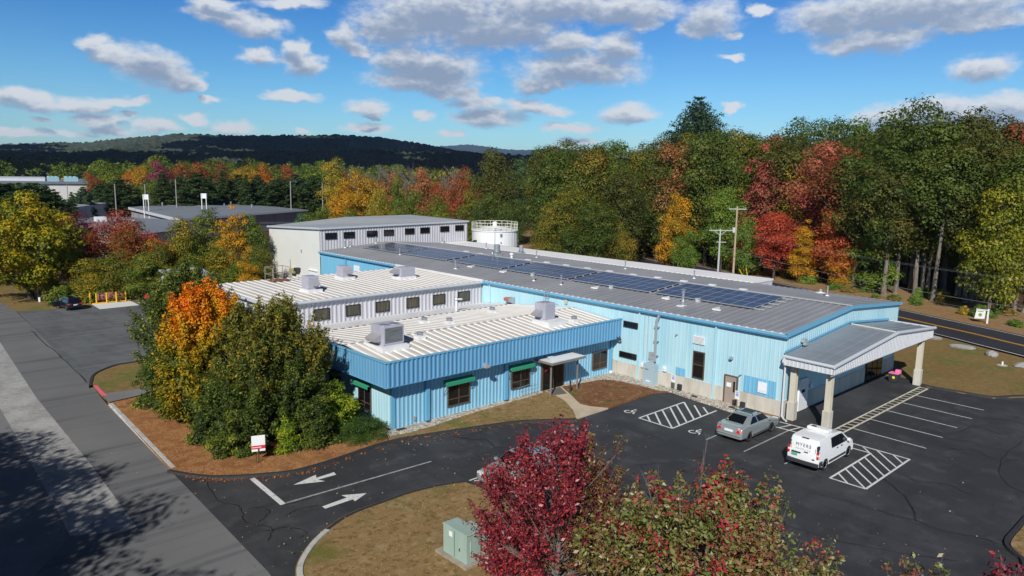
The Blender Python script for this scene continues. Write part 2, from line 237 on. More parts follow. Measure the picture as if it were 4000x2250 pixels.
(116.0,42.1,22.6,5.3,'oakb','darkolive','dark leafy tree standing deep in the right-hand forest','deep forest trees on the right'),
(114.2,31.5,21.6,5.1,'oakb','darkolive','dark leafy tree standing deep in the right-hand forest','deep forest trees on the right'),
(105.7,38.3,18.5,4.3,'oakb','darkolive','dark leafy tree standing deep in the right-hand forest','deep forest trees on the right'),
(126.3,41.2,18.7,4.4,'oakb','darkolive','dark leafy tree standing deep in the right-hand forest','deep forest trees on the right')]
# ---------------- camera, sky, sun, exposure ----------------
cam_d=bpy.data.cameras.new('camera'); cam=bpy.data.objects.new('camera',cam_d); col.objects.link(cam)
cam_d.sensor_width=36; cam_d.lens=36*2850.75/4000; cam_d.clip_start=.5; cam_d.clip_end=40000
_p,_r,_y=R(8.8066),R(.93568),R(132.8643)
def _axes():
    cp,sp=math.cos(_p),math.sin(_p); cr,sr=math.cos(_r),math.sin(_r)
    fw=Vector((0,cp,-sp)); rt0=Vector((1,0,0)); up0=Vector((0,sp,cp))
    rt=cr*rt0+sr*up0; up=-sr*rt0+cr*up0
    M=Matrix(((math.sin(_y),-math.cos(_y),0),(math.cos(_y),math.sin(_y),0),(0,0,1)))
    return M@fw,M@rt,M@up
fw,rt,up=_axes()
m=Matrix((rt,up,-fw)).transposed().to_4x4(); m.translation=(0,0,15.6)
cam.matrix_world=m; C.camera=cam
SUN=Vector((-1.17,-.83,1.0)).normalized()
SUN_EL=math.asin(SUN.z); SUN_AZ=math.atan2(SUN.x,SUN.y)
w=bpy.data.worlds.new('World'); C.world=w; w.use_nodes=True
sd=bpy.data.lights.new('sun','SUN'); sd.energy=5.0; sd.angle=R(.53); sd.color=(1,.955,.88)
so=bpy.data.objects.new('sun',sd); col.objects.link(so); so.rotation_euler=(-SUN).to_track_quat('-Z','Y').to_euler(); so.location=SUN*200
C.view_settings.view_transform='Standard'; C.view_settings.look='None'; C.view_settings.exposure=0; C.view_settings.gamma=1
C.render.engine='CYCLES'
C.cycles.max_bounces=5; C.cycles.diffuse_bounces=3; C.cycles.glossy_bounces=3; C.cycles.transmission_bounces=3; C.cycles.transparent_max_bounces=6
C.cycles.volume_bounces=0
def build_world():
    nt=w.node_tree; nt.nodes.clear(); N=nt.nodes; L=nt.links
    out=N.new('ShaderNodeOutputWorld'); bg=N.new('ShaderNodeBackground'); L.new(bg.outputs[0],out.inputs[0])
    sky=N.new('ShaderNodeTexSky'); sky.sky_type='NISHITA'; sky.sun_disc=False; sky.sun_elevation=SUN_EL; sky.sun_rotation=SUN_AZ
    sky.air_density=1.0; sky.dust_density=.25; sky.ozone_density=3.0; sky.altitude=60
    # cloud field node group : input direction degrees, output field
    g=bpy.data.node_groups.new('cloud_field','ShaderNodeTree')
    g.interface.new_socket('P',in_out='INPUT',socket_type='NodeSocketVector')
    g.interface.new_socket('F',in_out='OUTPUT',socket_type='NodeSocketFloat')
    gi=g.nodes.new('NodeGroupInput'); go=g.nodes.new('NodeGroupOutput'); prev=None
    for a,e,rx,ry in CLOUDS:
        v=g.nodes.new('ShaderNodeVectorMath'); v.operation='MULTIPLY_ADD'; g.links.new(gi.outputs[0],v.inputs[0])
        v.inputs[1].default_value=(1/rx,1/ry,0); v.inputs[2].default_value=(-a/rx,-e/ry,0)
        l=g.nodes.new('ShaderNodeVectorMath'); l.operation='LENGTH'; g.links.new(v.outputs[0],l.inputs[0])
        if prev is None: prev=l.outputs['Value']
        else:
            mn=g.nodes.new('ShaderNodeMath'); mn.operation='SMOOTH_MIN'; mn.inputs[2].default_value=.25
            g.links.new(prev,mn.inputs[0]); g.links.new(l.outputs['Value'],mn.inputs[1]); prev=mn.outputs[0]
    g.links.new(prev,go.inputs[0])
    def math_(op,a,b=None,c=None):
        n=N.new('ShaderNodeMath'); n.operation=op
        for i,x in enumerate((a,b,c)):
            if x is None: continue
            if isinstance(x,(int,float)): n.inputs[i].default_value=x
            else: L.new(x,n.inputs[i])
        return n.outputs[0]
    tc=N.new('ShaderNodeTexCoord'); sp=N.new('ShaderNodeSeparateXYZ'); L.new(tc.outputs['Generated'],sp.inputs[0])
    az=math_('MULTIPLY',math_('ARCTAN2',sp.outputs[1],sp.outputs[0]),57.2958)
    el=math_('MULTIPLY',math_('ARCSINE',sp.outputs[2]),57.2958)
    cb=N.new('ShaderNodeCombineXYZ'); L.new(az,cb.inputs[0]); L.new(el,cb.inputs[1])
    st=N.new('ShaderNodeVectorMath'); st.operation='MULTIPLY'; L.new(cb.outputs[0],st.inputs[0]); st.inputs[1].default_value=(1,1.7,1)
    n1=N.new('ShaderNodeTexNoise'); n1.inputs['Scale'].default_value=.38; n1.inputs['Detail'].default_value=7; n1.inputs['Roughness'].default_value=.57; L.new(st.outputs[0],n1.inputs[0])
    # warp
    wv=N.new('ShaderNodeVectorMath'); wv.operation='MULTIPLY_ADD'; L.new(n1.outputs['Color'],wv.inputs[0]); wv.inputs[1].default_value=(3.4,1.7,0); wv.inputs[2].default_value=(-1.7,-.85,0)
    wa=N.new('ShaderNodeVectorMath'); wa.operation='ADD'; L.new(cb.outputs[0],wa.inputs[0]); L.new(wv.outputs[0],wa.inputs[1])
    ga=N.new('ShaderNodeGroup'); ga.node_tree=g; L.new(wa.outputs[0],ga.inputs[0])
    up_=N.new('ShaderNodeVectorMath'); up_.operation='ADD'; L.new(wa.outputs[0],up_.inputs[0]); up_.inputs[1].default_value=(-.15,.75,0)
    gb=N.new('ShaderNodeGroup'); gb.node_tree=g; L.new(up_.outputs[0],gb.inputs[0])
    n2=N.new('ShaderNodeTexNoise'); n2.inputs['Scale'].default_value=1.1; n2.inputs['Detail'].default_value=5; n2.inputs['Roughness'].default_value=.6; L.new(st.outputs[0],n2.inputs[0])
    fa=math_('ADD',math_('SUBTRACT',1.0,ga.outputs[0]),math_('MULTIPLY',math_('SUBTRACT',n2.outputs[0],.5),.55))
    al=N.new('ShaderNodeMapRange'); al.interpolation_type='SMOOTHSTEP'; L.new(fa,al.inputs[0]); al.inputs[1].default_value=-.10; al.inputs[2].default_value=.55
    fb=math_('ADD',math_('SUBTRACT',1.0,gb.outputs[0]),math_('MULTIPLY',math_('SUBTRACT',n2.outputs[0],.5),-1.1))
    shd=N.new('ShaderNodeMapRange'); shd.interpolation_type='SMOOTHSTEP'; L.new(fb,shd.inputs[0]); shd.inputs[1].default_value=-.15; shd.inputs[2].default_value=.80
    cc=N.new('ShaderNodeMixRGB'); L.new(shd.outputs[0],cc.inputs[0]); cc.inputs[1].default_value=(.74,.78,.84,1); cc.inputs[2].default_value=(.29,.37,.52,1)
    # clear sky colour: nishita tinted
    tint=N.new('ShaderNodeMixRGB'); tint.blend_type='MULTIPLY'; tint.inputs[0].default_value=1; L.new(sky.outputs[0],tint.inputs[1]); tint.inputs[2].default_value=(.80,1.0,1.12,1)
    er=N.new('ShaderNodeMapRange'); L.new(el,er.inputs[0]); er.inputs[1].default_value=0; er.inputs[2].default_value=30
    rp=N.new('ShaderNodeValToRGB'); L.new(er.outputs[0],rp.inputs[0]); ee=rp.color_ramp.elements
    ee[0].position=0; ee[0].color=(.72,.80,.84,1); ee[1].position=1; ee[1].color=(.13,.30,.52,1)
    for p_,c_ in ((.10,(.62,.78,.86,1)),(.22,(.47,.70,.84,1)),(.42,(.24,.50,.76,1))): q_=ee.new(p_); q_.color=c_
    t2=N.new('ShaderNodeMixRGB'); t2.blend_type='MULTIPLY'; t2.inputs[0].default_value=1; L.new(tint.outputs[0],t2.inputs[1]); L.new(rp.outputs[0],t2.inputs[2])
    sc=N.new('ShaderNodeVectorMath'); sc.operation='SCALE'; L.new(t2.outputs[0],sc.inputs[0]); sc.inputs['Scale'].default_value=.118
    mx=N.new('ShaderNodeMixRGB'); L.new(math_('MULTIPLY',al.outputs[0],.96),mx.inputs[0]); L.new(sc.outputs[0],mx.inputs[1]); L.new(cc.outputs[0],mx.inputs[2])
    hz=N.new('ShaderNodeMapRange'); hz.interpolation_type='SMOOTHSTEP'; L.new(el,hz.inputs[0]); hz.inputs[1].default_value=16; hz.inputs[2].default_value=30; hz.inputs[3].default_value=1; hz.inputs[4].default_value=.5
    fin=N.new('ShaderNodeVectorMath'); fin.operation='SCALE'; L.new(mx.outputs[0],fin.inputs[0]); L.new(hz.outputs[0],fin.inputs['Scale'])
    L.new(fin.outputs[0],bg.inputs[0]); bg.inputs[1].default_value=1.0
    w.cycles.sampling_method='MANUAL'; w.cycles.sample_map_resolution=512
build_world()

# ---------------- materials ----------------
def srgb(r,g,b):
    f=lambda c:(c/255/12.92 if c/255<=.04045 else ((c/255+.055)/1.055)**2.4)
    return (f(r),f(g),f(b),1)
MATS={}
def mat(name,base=(.5,.5,.5),rough=.6,metal=0,noise=None,bump=None,spec=.5,emit=None,coat=0):
    """noise=list of (scale,detail,colour2,lo,hi) layers mixed over base by object-space noise"""
    if name in MATS: return MATS[name]
    m=bpy.data.materials.new(name); m.use_nodes=True; nt=m.node_tree; N=nt.nodes; L=nt.links
    b=N['Principled BSDF']; b.inputs['Roughness'].default_value=rough; b.inputs['Metallic'].default_value=metal
    b.inputs['Specular IOR Level'].default_value=spec; b.inputs['Coat Weight'].default_value=coat
    b.inputs['Base Color'].default_value=(*base[:3],1)
    g=N.new('ShaderNodeNewGeometry'); cur=None
    for i,(s,d,c2,lo,hi) in enumerate(noise or []):
        n=N.new('ShaderNodeTexNoise'); 
        if isinstance(s,tuple):
            mp=N.new('ShaderNodeMapping'); mp.inputs['Scale'].default_value=s; L.new(g.outputs['Position'],mp.inputs[0]); L.new(mp.outputs[0],n.inputs['Vector']); n.inputs['Scale'].default_value=1
        else:
            L.new(g.outputs['Position'],n.inputs['Vector']); n.inputs['Scale'].default_value=s
        n.inputs['Detail'].default_value=d; n.inputs['Roughness'].default_value=.6
        mr=N.new('ShaderNodeMapRange'); L.new(n.outputs[0],mr.inputs[0]); mr.inputs[1].default_value=lo; mr.inputs[2].default_value=hi
        mx=N.new('ShaderNodeMixRGB'); L.new(mr.outputs[0],mx.inputs[0])
        if cur is None: mx.inputs[1].default_value=(*base[:3],1)
        else: L.new(cur,mx.inputs[1])
        mx.inputs[2].default_value=(*c2[:3],1); cur=mx.outputs[0]
    if cur is not None: L.new(cur,b.inputs['Base Color'])
    if bump:
        n=N.new('ShaderNodeTexNoise'); L.new(g.outputs['Position'],n.inputs['Vector']); n.inputs['Scale'].default_value=bump[0]; n.inputs['Detail'].default_value=6
        bp=N.new('ShaderNodeBump'); bp.inputs['Strength'].default_value=bump[1]; bp.inputs['Distance'].default_value=bump[2]; L.new(n.outputs[0],bp.inputs['Height']); L.new(bp.outputs[0],b.inputs['Normal'])
    if emit: b.inputs['Emission Color'].default_value=(*emit[:3],1); b.inputs['Emission Strength'].default_value=1
    MATS[name]=m; return m
SEAL=mat('sealed_asphalt',(.036,.037,.042),.72,noise=[(.16,4,(.058,.060,.066),.42,.66),((.35,.9,1),3,(.027,.028,.032),.5,.75),(.7,5,(.082,.083,.088),.52,.74),((.5,.12,1),4,(.030,.031,.035),.5,.66),(14,3,(.085,.087,.092),.56,.8),(60,2,(.016,.017,.02),.5,.75)],bump=(60,.35,.01),spec=.35)
STREET=mat('street_asphalt',(.145,.147,.15),.85,noise=[(.12,4,(.175,.177,.18),.4,.65),(40,3,(.075,.078,.082),.5,.75),((.05,1.2,1),4,(.09,.094,.1),.5,.7)],bump=(50,.3,.01),spec=.3)
OLDAS=mat('worn_asphalt_light',(.40,.40,.39),.9,noise=[(.5,5,(.28,.28,.275),.4,.6),(18,4,(.19,.19,.19),.52,.64),(3,6,(.42,.42,.41),.5,.75),((1.2,6,1),5,(.2,.2,.2),.6,.68)],bump=(40,.5,.015),spec=.2)
OLDDK=mat('worn_asphalt_dark',(.17,.172,.178),.9,noise=[(.3,5,(.21,.212,.22),.4,.6),(30,4,(.11,.112,.12),.5,.68)],bump=(40,.5,.015),spec=.2)
LOT2=mat('grey_lot_asphalt',(.125,.134,.142),.85,noise=[((.5,.12,1),4,(.085,.092,.10),.42,.62),((.08,1.4,1),5,(.16,.168,.175),.5,.72),(1.1,5,(.075,.08,.088),.56,.72),(30,3,(.09,.095,.10),.5,.7)],bump=(40,.4,.01),spec=.3)
ROADM=mat('new_road_asphalt',(.026,.026,.034),.75,noise=[(8,3,(.036,.036,.046),.4,.7),(.2,3,(.022,.022,.028),.5,.7)],bump=(50,.3,.01),spec=.35)
GRASS=mat('dry_lawn',(.27,.18,.078),.95,noise=[(.35,5,(.17,.15,.05),.54,.68),(1.4,5,(.36,.26,.14),.52,.7),(3.2,4,(.16,.10,.04),.50,.66),(7,3,(.38,.27,.15),.56,.70),(28,3,(.36,.26,.12),.55,.8),(.12,3,(.11,.135,.022),.60,.72)],bump=(45,.9,.04),spec=.1)
GRASS2=mat('brown_lawn',(.20,.095,.045),.95,noise=[(.45,5,(.12,.14,.035),.55,.66),(3.5,4,(.34,.20,.11),.52,.68),(1.2,4,(.13,.065,.03),.52,.7),(9,3,(.09,.04,.02),.55,.72)],bump=(45,.9,.04),spec=.1)
GRASSG=mat('mown_lawn',(.23,.16,.065),.95,noise=[(.22,4,(.12,.16,.035),.52,.66),(.08,3,(.20,.12,.05),.5,.65),(2,4,(.30,.21,.10),.48,.7),(4,3,(.13,.10,.035),.54,.7),(25,3,(.15,.10,.035),.5,.75)],bump=(45,.9,.04),spec=.1)
VERGE=mat('leaf_strewn_verge',(.30,.20,.10),.95,noise=[(.25,5,(.32,.15,.075),.48,.62),(1.3,5,(.33,.24,.12),.5,.7),(7,4,(.10,.10,.03),.52,.7),(20,3,(.36,.24,.14),.6,.8)],bump=(12,1,.1),spec=.1)
FOREST=mat('forest_floor',(.095,.05,.026),.95,noise=[(.3,5,(.06,.042,.02),.45,.6),(3,5,(.15,.075,.04),.5,.7)],bump=(4,1,.2),spec=.1)
MULCH=mat('leaf_mulch',(.42,.215,.09),.95,noise=[(6,4,(.46,.25,.11),.5,.66),(14,3,(.15,.06,.024),.50,.64),(1.1,3,(.26,.12,.05),.45,.65)],bump=(24,1,.06),spec=.1)
GRAVEL=mat('river_gravel',(.50,.46,.39),.9,noise=[(5,3,(.33,.29,.25),.50,.56),(5.5,2,(.72,.67,.59),.55,.61),(6.5,3,(.13,.11,.09),.57,.63)],bump=(12,1,.08),spec=.2)
CONC=mat('cast_concrete',(.54,.52,.46),.85,noise=[((1.5,1.5,.35),4,(.43,.40,.34),.45,.65),((3,3,.25),4,(.60,.58,.53),.5,.72),(20,3,(.42,.39,.33),.55,.8)],bump=(12,.2,.01),spec=.25)
KERB=mat('concrete_kerb',(.46,.46,.44),.9,noise=[(3,4,(.34,.34,.33),.45,.65)],bump=(20,.4,.02),spec=.2)
BERM=mat('asphalt_berm',(.022,.023,.026),.8,noise=[(6,4,(.05,.05,.052),.55,.75)],bump=(20,.5,.02))
WALK=mat('tan_walkway',(.50,.42,.31),.9,noise=[(1.2,4,(.42,.34,.24),.45,.65),(40,2,(.55,.47,.36),.5,.7)],bump=(50,.2,.01),spec=.2)
WPAINT=mat('white_road_paint',(.66,.66,.66),.7,noise=[(6,5,(.38,.38,.39),.52,.70),(40,3,(.5,.5,.5),.5,.7)])
WPAINT2=mat('worn_road_paint',(.36,.36,.37),.7,noise=[(4,5,(.2,.2,.21),.45,.65)])
CPAINT=mat('cream_road_paint',(.62,.58,.46),.7,noise=[(6,5,(.40,.37,.28),.5,.68)])
YPAINT=mat('yellow_road_paint',(.75,.40,.03),.6)
PINKP=mat('pink_survey_paint',(.75,.12,.20),.7)
CRACK=mat('crack_sealant',(.012,.012,.014),.45)
LCYAN=mat('pale_blue_siding',(.42,.65,.73),.42,noise=[((.4,.4,.1),4,(.46,.69,.765),.4,.7),((2.6,2.6,.25),3,(.34,.61,.71),.5,.75),((.35,.35,.05),3,(.33,.58,.68),.56,.7),((5,5,.3),4,(.30,.50,.56),.62,.78)],spec=.4)
MCYAN=mat('mid_blue_siding',(.185,.47,.66),.42,noise=[((2.6,2.6,.25),3,(.16,.42,.60),.45,.75)],spec=.4)
WCYAN=mat('wing_blue_siding',(.25,.50,.66),.42,noise=[((2.6,2.6,.25),3,(.21,.45,.61),.45,.75)],spec=.4)
FBLUE=mat('fascia_blue_siding',(.13,.33,.53),.42,noise=[((2.6,2.6,.3),3,(.11,.295,.49),.45,.75)],spec=.4)
TBLUE=mat('blue_trim',(.14,.40,.60),.4)
PATCH=mat('patch_blue_siding',(.16,.43,.64),.4,noise=[((2.6,2.6,.25),3,(.20,.48,.68),.45,.7)])
GSID=mat('grey_siding',(.52,.52,.55),.45,noise=[((3,3,.25),3,(.44,.44,.47),.45,.75)],spec=.4)
PGSID=mat('pale_grey_siding',(.60,.62,.65),.45,noise=[((3,3,.25),3,(.52,.54,.58),.45,.75)])
GTRIM=mat('grey_trim',(.50,.53,.57),.35,spec=.5)
STUCCO=mat('off_white_panel',(.66,.67,.64),.8,noise=[(.25,3,(.63,.635,.605),.4,.7)])
WROOF=mat('white_roof_rib',(.74,.72,.69),.55,noise=[((1,.4,1),4,(.64,.62,.58),.5,.75)])
DROOF=mat('dusty_white_roof_pan',(.53,.505,.465),.7,noise=[(.5,4,(.63,.61,.58),.45,.7),((6,.4,1),4,(.38,.35,.30),.5,.75)])
WMEM=mat('white_membrane',(.72,.73,.74),.6,noise=[(.6,4,(.62,.63,.66),.45,.7)])
GROOF=mat('grey_roof_sheet',(.25,.255,.27),.45,noise=[((.25,2.2,1),3,(.21,.215,.23),.45,.7),(.15,3,(.28,.285,.30),.45,.65)],spec=.45)
GROOF2=mat('blue_grey_roof_sheet',(.22,.25,.28),.4,noise=[((2.2,.3,1),3,(.19,.215,.245),.45,.7)],spec=.45)
TROOF=mat('pale_grey_roof',(.36,.38,.40),.6,noise=[(.3,3,(.33,.35,.37),.4,.7)])
FROOF=mat('far_dark_roof',(.165,.19,.225),.7,noise=[(.08,3,(.19,.215,.25),.4,.7)])
GLASS=mat('dark_window_glass',(.008,.009,.011),.06,spec=.6)
GLASS2=mat('tan_blind_glass',(.055,.05,.035),.12,spec=.55,noise=[((9,9,.6),2,(.10,.09,.06),.45,.62)])
BRONZE=mat('bronze_window_frame',(.10,.07,.05),.5)
BFRAME=mat('black_window_frame',(.015,.014,.013),.5)
HVAC=mat('lilac_grey_unit',(.42,.42,.50),.45,noise=[(1.5,3,(.37,.37,.44),.4,.7)])
HVACD=mat('unit_coil',(.17,.18,.20),.6,noise=[((1,1,30),1,(.10,.11,.12),.4,.6)])
DARK=mat('dark_void',(.008,.008,.009),.8)
STEEL=mat('galvanised_steel',(.45,.48,.52),.35,metal=.6)
GALV=mat('dull_zinc',(.36,.40,.43),.5,metal=.2)
WHITE=mat('white_paint_metal',(.78,.79,.80),.35,noise=[(1.2,3,(.72,.73,.74),.45,.7)])
TANKW=mat('white_tank_paint',(.80,.82,.84),.4,noise=[((2,2,.2),3,(.72,.75,.78),.5,.75)])
SOLAR=mat('solar_cell',(.055,.062,.085),.2,noise=[(.35,2,(.075,.083,.105),.4,.7)],spec=.4)
SOLF=mat('panel_edge',(.40,.44,.50),.4,metal=.2)
AWN=mat('green_awning_cloth',(.025,.26,.15),.7)
DOORT=mat('taupe_door',(.33,.27,.23),.5)
TRFM=mat('pale_green_cabinet',(.30,.42,.37),.45,noise=[((3,3,.4),3,(.34,.45,.41),.5,.7)])
CABG=mat('blue_grey_cabinet',(.34,.46,.52),.45)
SILV=mat('silver_green_paint',(.34,.39,.40),.24,metal=.4,coat=.8)
VANW=mat('van_white',(.80,.82,.84),.25,coat=.7)
BLKCAR=mat('black_car_paint',(.006,.008,.014),.18,coat=1)
TYRE=mat('tyre_rubber',(.014,.014,.015),.85)
PLAST=mat('dark_grey_plastic',(.03,.034,.042),.6)
RIM=mat('alloy_rim',(.50,.50,.52),.3,metal=.7)
HUB=mat('silver_hubcap',(.55,.56,.58),.35,metal=.4)
REDL=mat('red_lens',(.62,.012,.012),.2,coat=.6)
CLENS=mat('clear_lens',(.7,.68,.68),.15)
CARG=mat('car_glass',(.006,.008,.012),.08,spec=.22)
PINK=mat('pink_plastic',(.78,.20,.42),.5)
REDT=mat('salmon_tank_paint',(.36,.13,.11),.6,noise=[(1.5,3,(.30,.10,.085),.4,.7)])
YELP=mat('yellow_post_paint',(.74,.42,.02),.5)
OLIVEP=mat('olive_post',(.35,.33,.14),.7)
BARK=mat('grey_bark',(.20,.175,.15),.9,noise=[((8,8,1),4,(.10,.085,.07),.45,.65),((2,2,.6),3,(.30,.28,.25),.55,.75)],bump=(14,.8,.05),spec=.1)
BARKD=mat('dark_bark',(.055,.045,.036),.9,noise=[((8,8,1),4,(.09,.075,.06),.45,.65)],spec=.1)
TWIG=mat('bare_twig_bark',(.17,.15,.14),.9,spec=.1)
POLEW=mat('weathered_pole_wood',(.36,.32,.27),.9,noise=[((6,6,.5),4,(.26,.22,.18),.45,.7)])
POLEG=mat('grey_pole',(.42,.44,.44),.8)
POLEB=mat('tan_pole_wood',(.42,.32,.23),.9,noise=[((6,6,.5),4,(.33,.24,.17),.45,.7)])
WIREM=mat('line_wire',(.20,.21,.22),.5)
ROCKM=mat('granite',(.27,.27,.26),.9,noise=[(5,5,(.25,.25,.25),.45,.6),(14,3,(.5,.5,.49),.55,.7)],bump=(9,.8,.05))
SIGNW=mat('sign_white',(.80,.82,.84),.5)
SIGNR=mat('sign_red',(.62,.03,.05),.5)
SIGNB=mat('sign_blue',(.03,.12,.50),.5)
INK=mat('dark_ink',(.06,.07,.09),.6)
INKL=mat('faint_ink',(.52,.55,.58),.6)
RUST=mat('rusty_steel',(.22,.09,.05),.8)
REDH=mat('red_damper',(.5,.10,.05),.6)
SKIN=mat('skin',(.42,.24,.17),.6); CLOTH=mat('dark_clothes',(.03,.035,.05),.9); HAIRM=mat('dark_hair',(.02,.015,.01),.8)
COOL=mat('pale_blue_steel',(.26,.42,.47),.5)
ORANGEP=mat('orange_pipe',(.55,.22,.08),.6)
PLATE=mat('green_plate',(.10,.42,.30),.5)
FENCEM=mat('fence_wire',(.28,.29,.30),.6,metal=.3)

# ---------------- mesh helpers ----------------
class MB:
    def __init__(s): s.v=[]; s.f=[]; s.m=[]; s.cm=0
    def use(s,i): s.cm=i; return s
    def add(s,vs,fs):
        b=len(s.v); s.v+= [tuple(v) for v in vs]
        for f in fs: s.f.append(tuple(i+b for i in f)); s.m.append(s.cm)
        return s
    def box(s,x0,x1,y0,y1,z0,z1):
        if x0>x1:x0,x1=x1,x0
        if y0>y1:y0,y1=y1,y0
        return s.add([(x0,y0,z0),(x1,y0,z0),(x1,y1,z0),(x0,y1,z0),(x0,y0,z1),(x1,y0,z1),(x1,y1,z1),(x0,y1,z1)],
          [(0,3,2,1),(4,5,6,7),(0,1,5,4),(1,2,6,5),(2,3,7,6),(3,0,4,7)])
    def quad(s,a,b,c,d): return s.add([a,b,c,d],[(0,1,2,3)])
    def prism(s,poly,z0,z1):
        n=len(poly); a=sum(poly[i][0]*poly[(i+1)%n][1]-poly[(i+1)%n][0]*poly[i][1] for i in range(n))
        if a<0: poly=poly[::-1]
        zz=lambda z,i:z[i] if isinstance(z,(list,tuple)) else z
        vs=[(x,y,z0) for x,y in poly]+[(x,y,z1) for x,y in poly]
        return s.add(vs,[tuple(range(n-1,-1,-1)),tuple(range(n,2*n))]+[(i,(i+1)%n,n+(i+1)%n,n+i) for i in range(n)])
    def sheet(s,poly,z):
        n=len(poly); a=sum(poly[i][0]*poly[(i+1)%n][1]-poly[(i+1)%n][0]*poly[i][1] for i in range(n))
        if a<0: poly=poly[::-1]
        return s.add([(x,y,z) for x,y in poly],[tuple(range(n))])
    def tube(s,p0,p1,r0,r1=None,n=8,caps=True):
        if r1 is None:r1=r0
        p0=Vector(p0);p1=Vector(p1); d=(p1-p0)
        if d.length<1e-6: return s
        d.normalize(); a=d.orthogonal().normalized(); b=d.cross(a)
        vs=[p0+(a*math.cos(t)+b*math.sin(t))*r0 for t in [2*math.pi*i/n for i in range(n)]]+[p1+(a*math.cos(t)+b*math.sin(t))*r1 for t in [2*math.pi*i/n for i in range(n)]]
        fs=[(i,(i+1)%n,n+(i+1)%n,n+i) for i in range(n)]
        if caps: fs+=[tuple(range(n-1,-1,-1)),tuple(range(n,2*n))]
        return s.add(vs,fs)
    def path(s,pts,r,n=8):
        for i in range(len(pts)-1): s.tube(pts[i],pts[i+1],r if not callable(r) else r(i),r if not callable(r) else r(i+1),n)
        return s
    def lathe(s,c,prof,n=24,axis='z'):
        vs=[];k=len(prof)
        for i in range(n):
            t=2*math.pi*i/n
            for r,h in prof:
                if axis=='z': vs.append((c[0]+r*math.cos(t),c[1]+r*math.sin(t),c[2]+h))
                elif axis=='y': vs.append((c[0]+r*math.cos(t),c[1]+h,c[2]+r*math.sin(t)))
                else: vs.append((c[0]+h,c[1]+r*math.cos(t),c[2]+r*math.sin(t)))
        fs=[]
        for i in range(n):
            j=(i+1)%n
            for q in range(k-1): fs.append((i*k+q,j*k+q,j*k+q+1,i*k+q+1))
        return s.add(vs,fs)
    def ribwall(s,a,b,z0,z1a,z1b,nrm,sp=.305,dep=.03,wid=.1,off=0.0):
        """corrugated sheet from a to b (xy), bottom z0 (number or pair), tops z1a..z1b, ribs stand out along nrm"""
        a=Vector((a[0],a[1],0));b=Vector((b[0],b[1],0)); L=(b-a).length; d=(b-a)/L; n_=Vector((nrm[0],nrm[1],0))
        z0a,z0b=z0 if isinstance(z0,tuple) else (z0,z0)
        cnt=max(1,int(round(L/sp))); sp=L/cnt; ts=[]
        for i in range(cnt):
            t=i*sp; ts+=[(t,0),(t+sp/2-wid*.65,0),(t+sp/2-wid*.38,dep),(t+sp/2+wid*.38,dep),(t+sp/2+wid*.65,0)]
        ts.append((L,0)); vs=[]
        for t,o in ts:
            p=a+d*t+n_*(o+off); k=t/L
            vs.append((p.x,p.y,z0a+(z0b-z0a)*k)); vs.append((p.x,p.y,z1a+(z1b-z1a)*k))
        fs=[(2*i,2*i+2,2*i+3,2*i+1) for i in range(len(ts)-1)]
        return s.add(vs,fs)
    def ribroof(s,e0,e1,r0,r1,sp=.61,h=.05,wid=.1,pan=0,rib=1):
        """roof plane eave e0->e1, ridge r0->r1, ribs run eave to ridge"""
        e0,e1,r0,r1=map(Vector,(e0,e1,r0,r1)); nn=(e1-e0).cross(r0-e0).normalized()
        if nn.z<0: nn=-nn
        L=(e1-e0).length; cnt=max(1,int(round(L/sp)))
        for i in range(cnt):
            for (u0,u1,o0,o1,mi) in ((0,.5-wid/sp/2,0,0,pan),(.5-wid/sp/2,.5-wid/sp/2*.55,0,h,rib),(.5-wid/sp/2*.55,.5+wid/sp/2*.55,h,h,rib),(.5+wid/sp/2*.55,.5+wid/sp/2,h,0,rib),(.5+wid/sp/2,1,0,0,pan)):
                t0=(i+u0)/cnt; t1=(i+u1)/cnt; s.cm=mi
                s.quad(e0.lerp(e1,t0)+nn*o0,e0.lerp(e1,t1)+nn*o1,r0.lerp(r1,t1)+nn*o1,r0.lerp(r1,t0)+nn*o0)
        s.cm=0
        return s
    def build(s,name,mats,parent=None,world=True,smooth=False,bevel=0):
        me=bpy.data.meshes.new(name); ox=Vector((0,0,0))
        if parent is not None and world: ox=parent_loc(parent)
        me.from_pydata([(v[0]-ox.x,v[1]-ox.y,v[2]-ox.z) for v in s.v],[],s.f)
        if not isinstance(mats,(list,tuple)): mats=[mats]
        for q in mats: me.materials.append(q)
        if len(mats)>1: me.polygons.foreach_set('material_index',s.m)
        if smooth: me.polygons.foreach_set('use_smooth',[True]*len(s.f))
        me.update(); o=bpy.data.objects.new(name,me); col.objects.link(o)
        if parent is not None: o.parent=parent
        if bevel:
            bv=o.modifiers.new('bevel','BEVEL'); bv.width=bevel; bv.segments=2; bv.limit_method='ANGLE'
        if smooth:
            try: me.set_sharp_from_angle(angle=R(40))
            except Exception: pass
        return o
def parent_loc(o):
    v=Vector((0,0,0))
    while o is not None: v=v+Vector(o.location); o=o.parent
    return v
def tag(o,label=None,cat=None,group=None,kind=None):
    if label:o['label']=label
    if cat:o['category']=cat
    if group:o['group']=group
    if kind:o['kind']=kind
    return o
def thing(name,label,cat,loc=(0,0,0),rz=0,group=None):
    o=bpy.data.objects.new(name,None); col.objects.link(o); o.location=loc; o.rotation_euler=(0,0,rz); o.empty_display_size=.3
    return tag(o,label,cat,group)
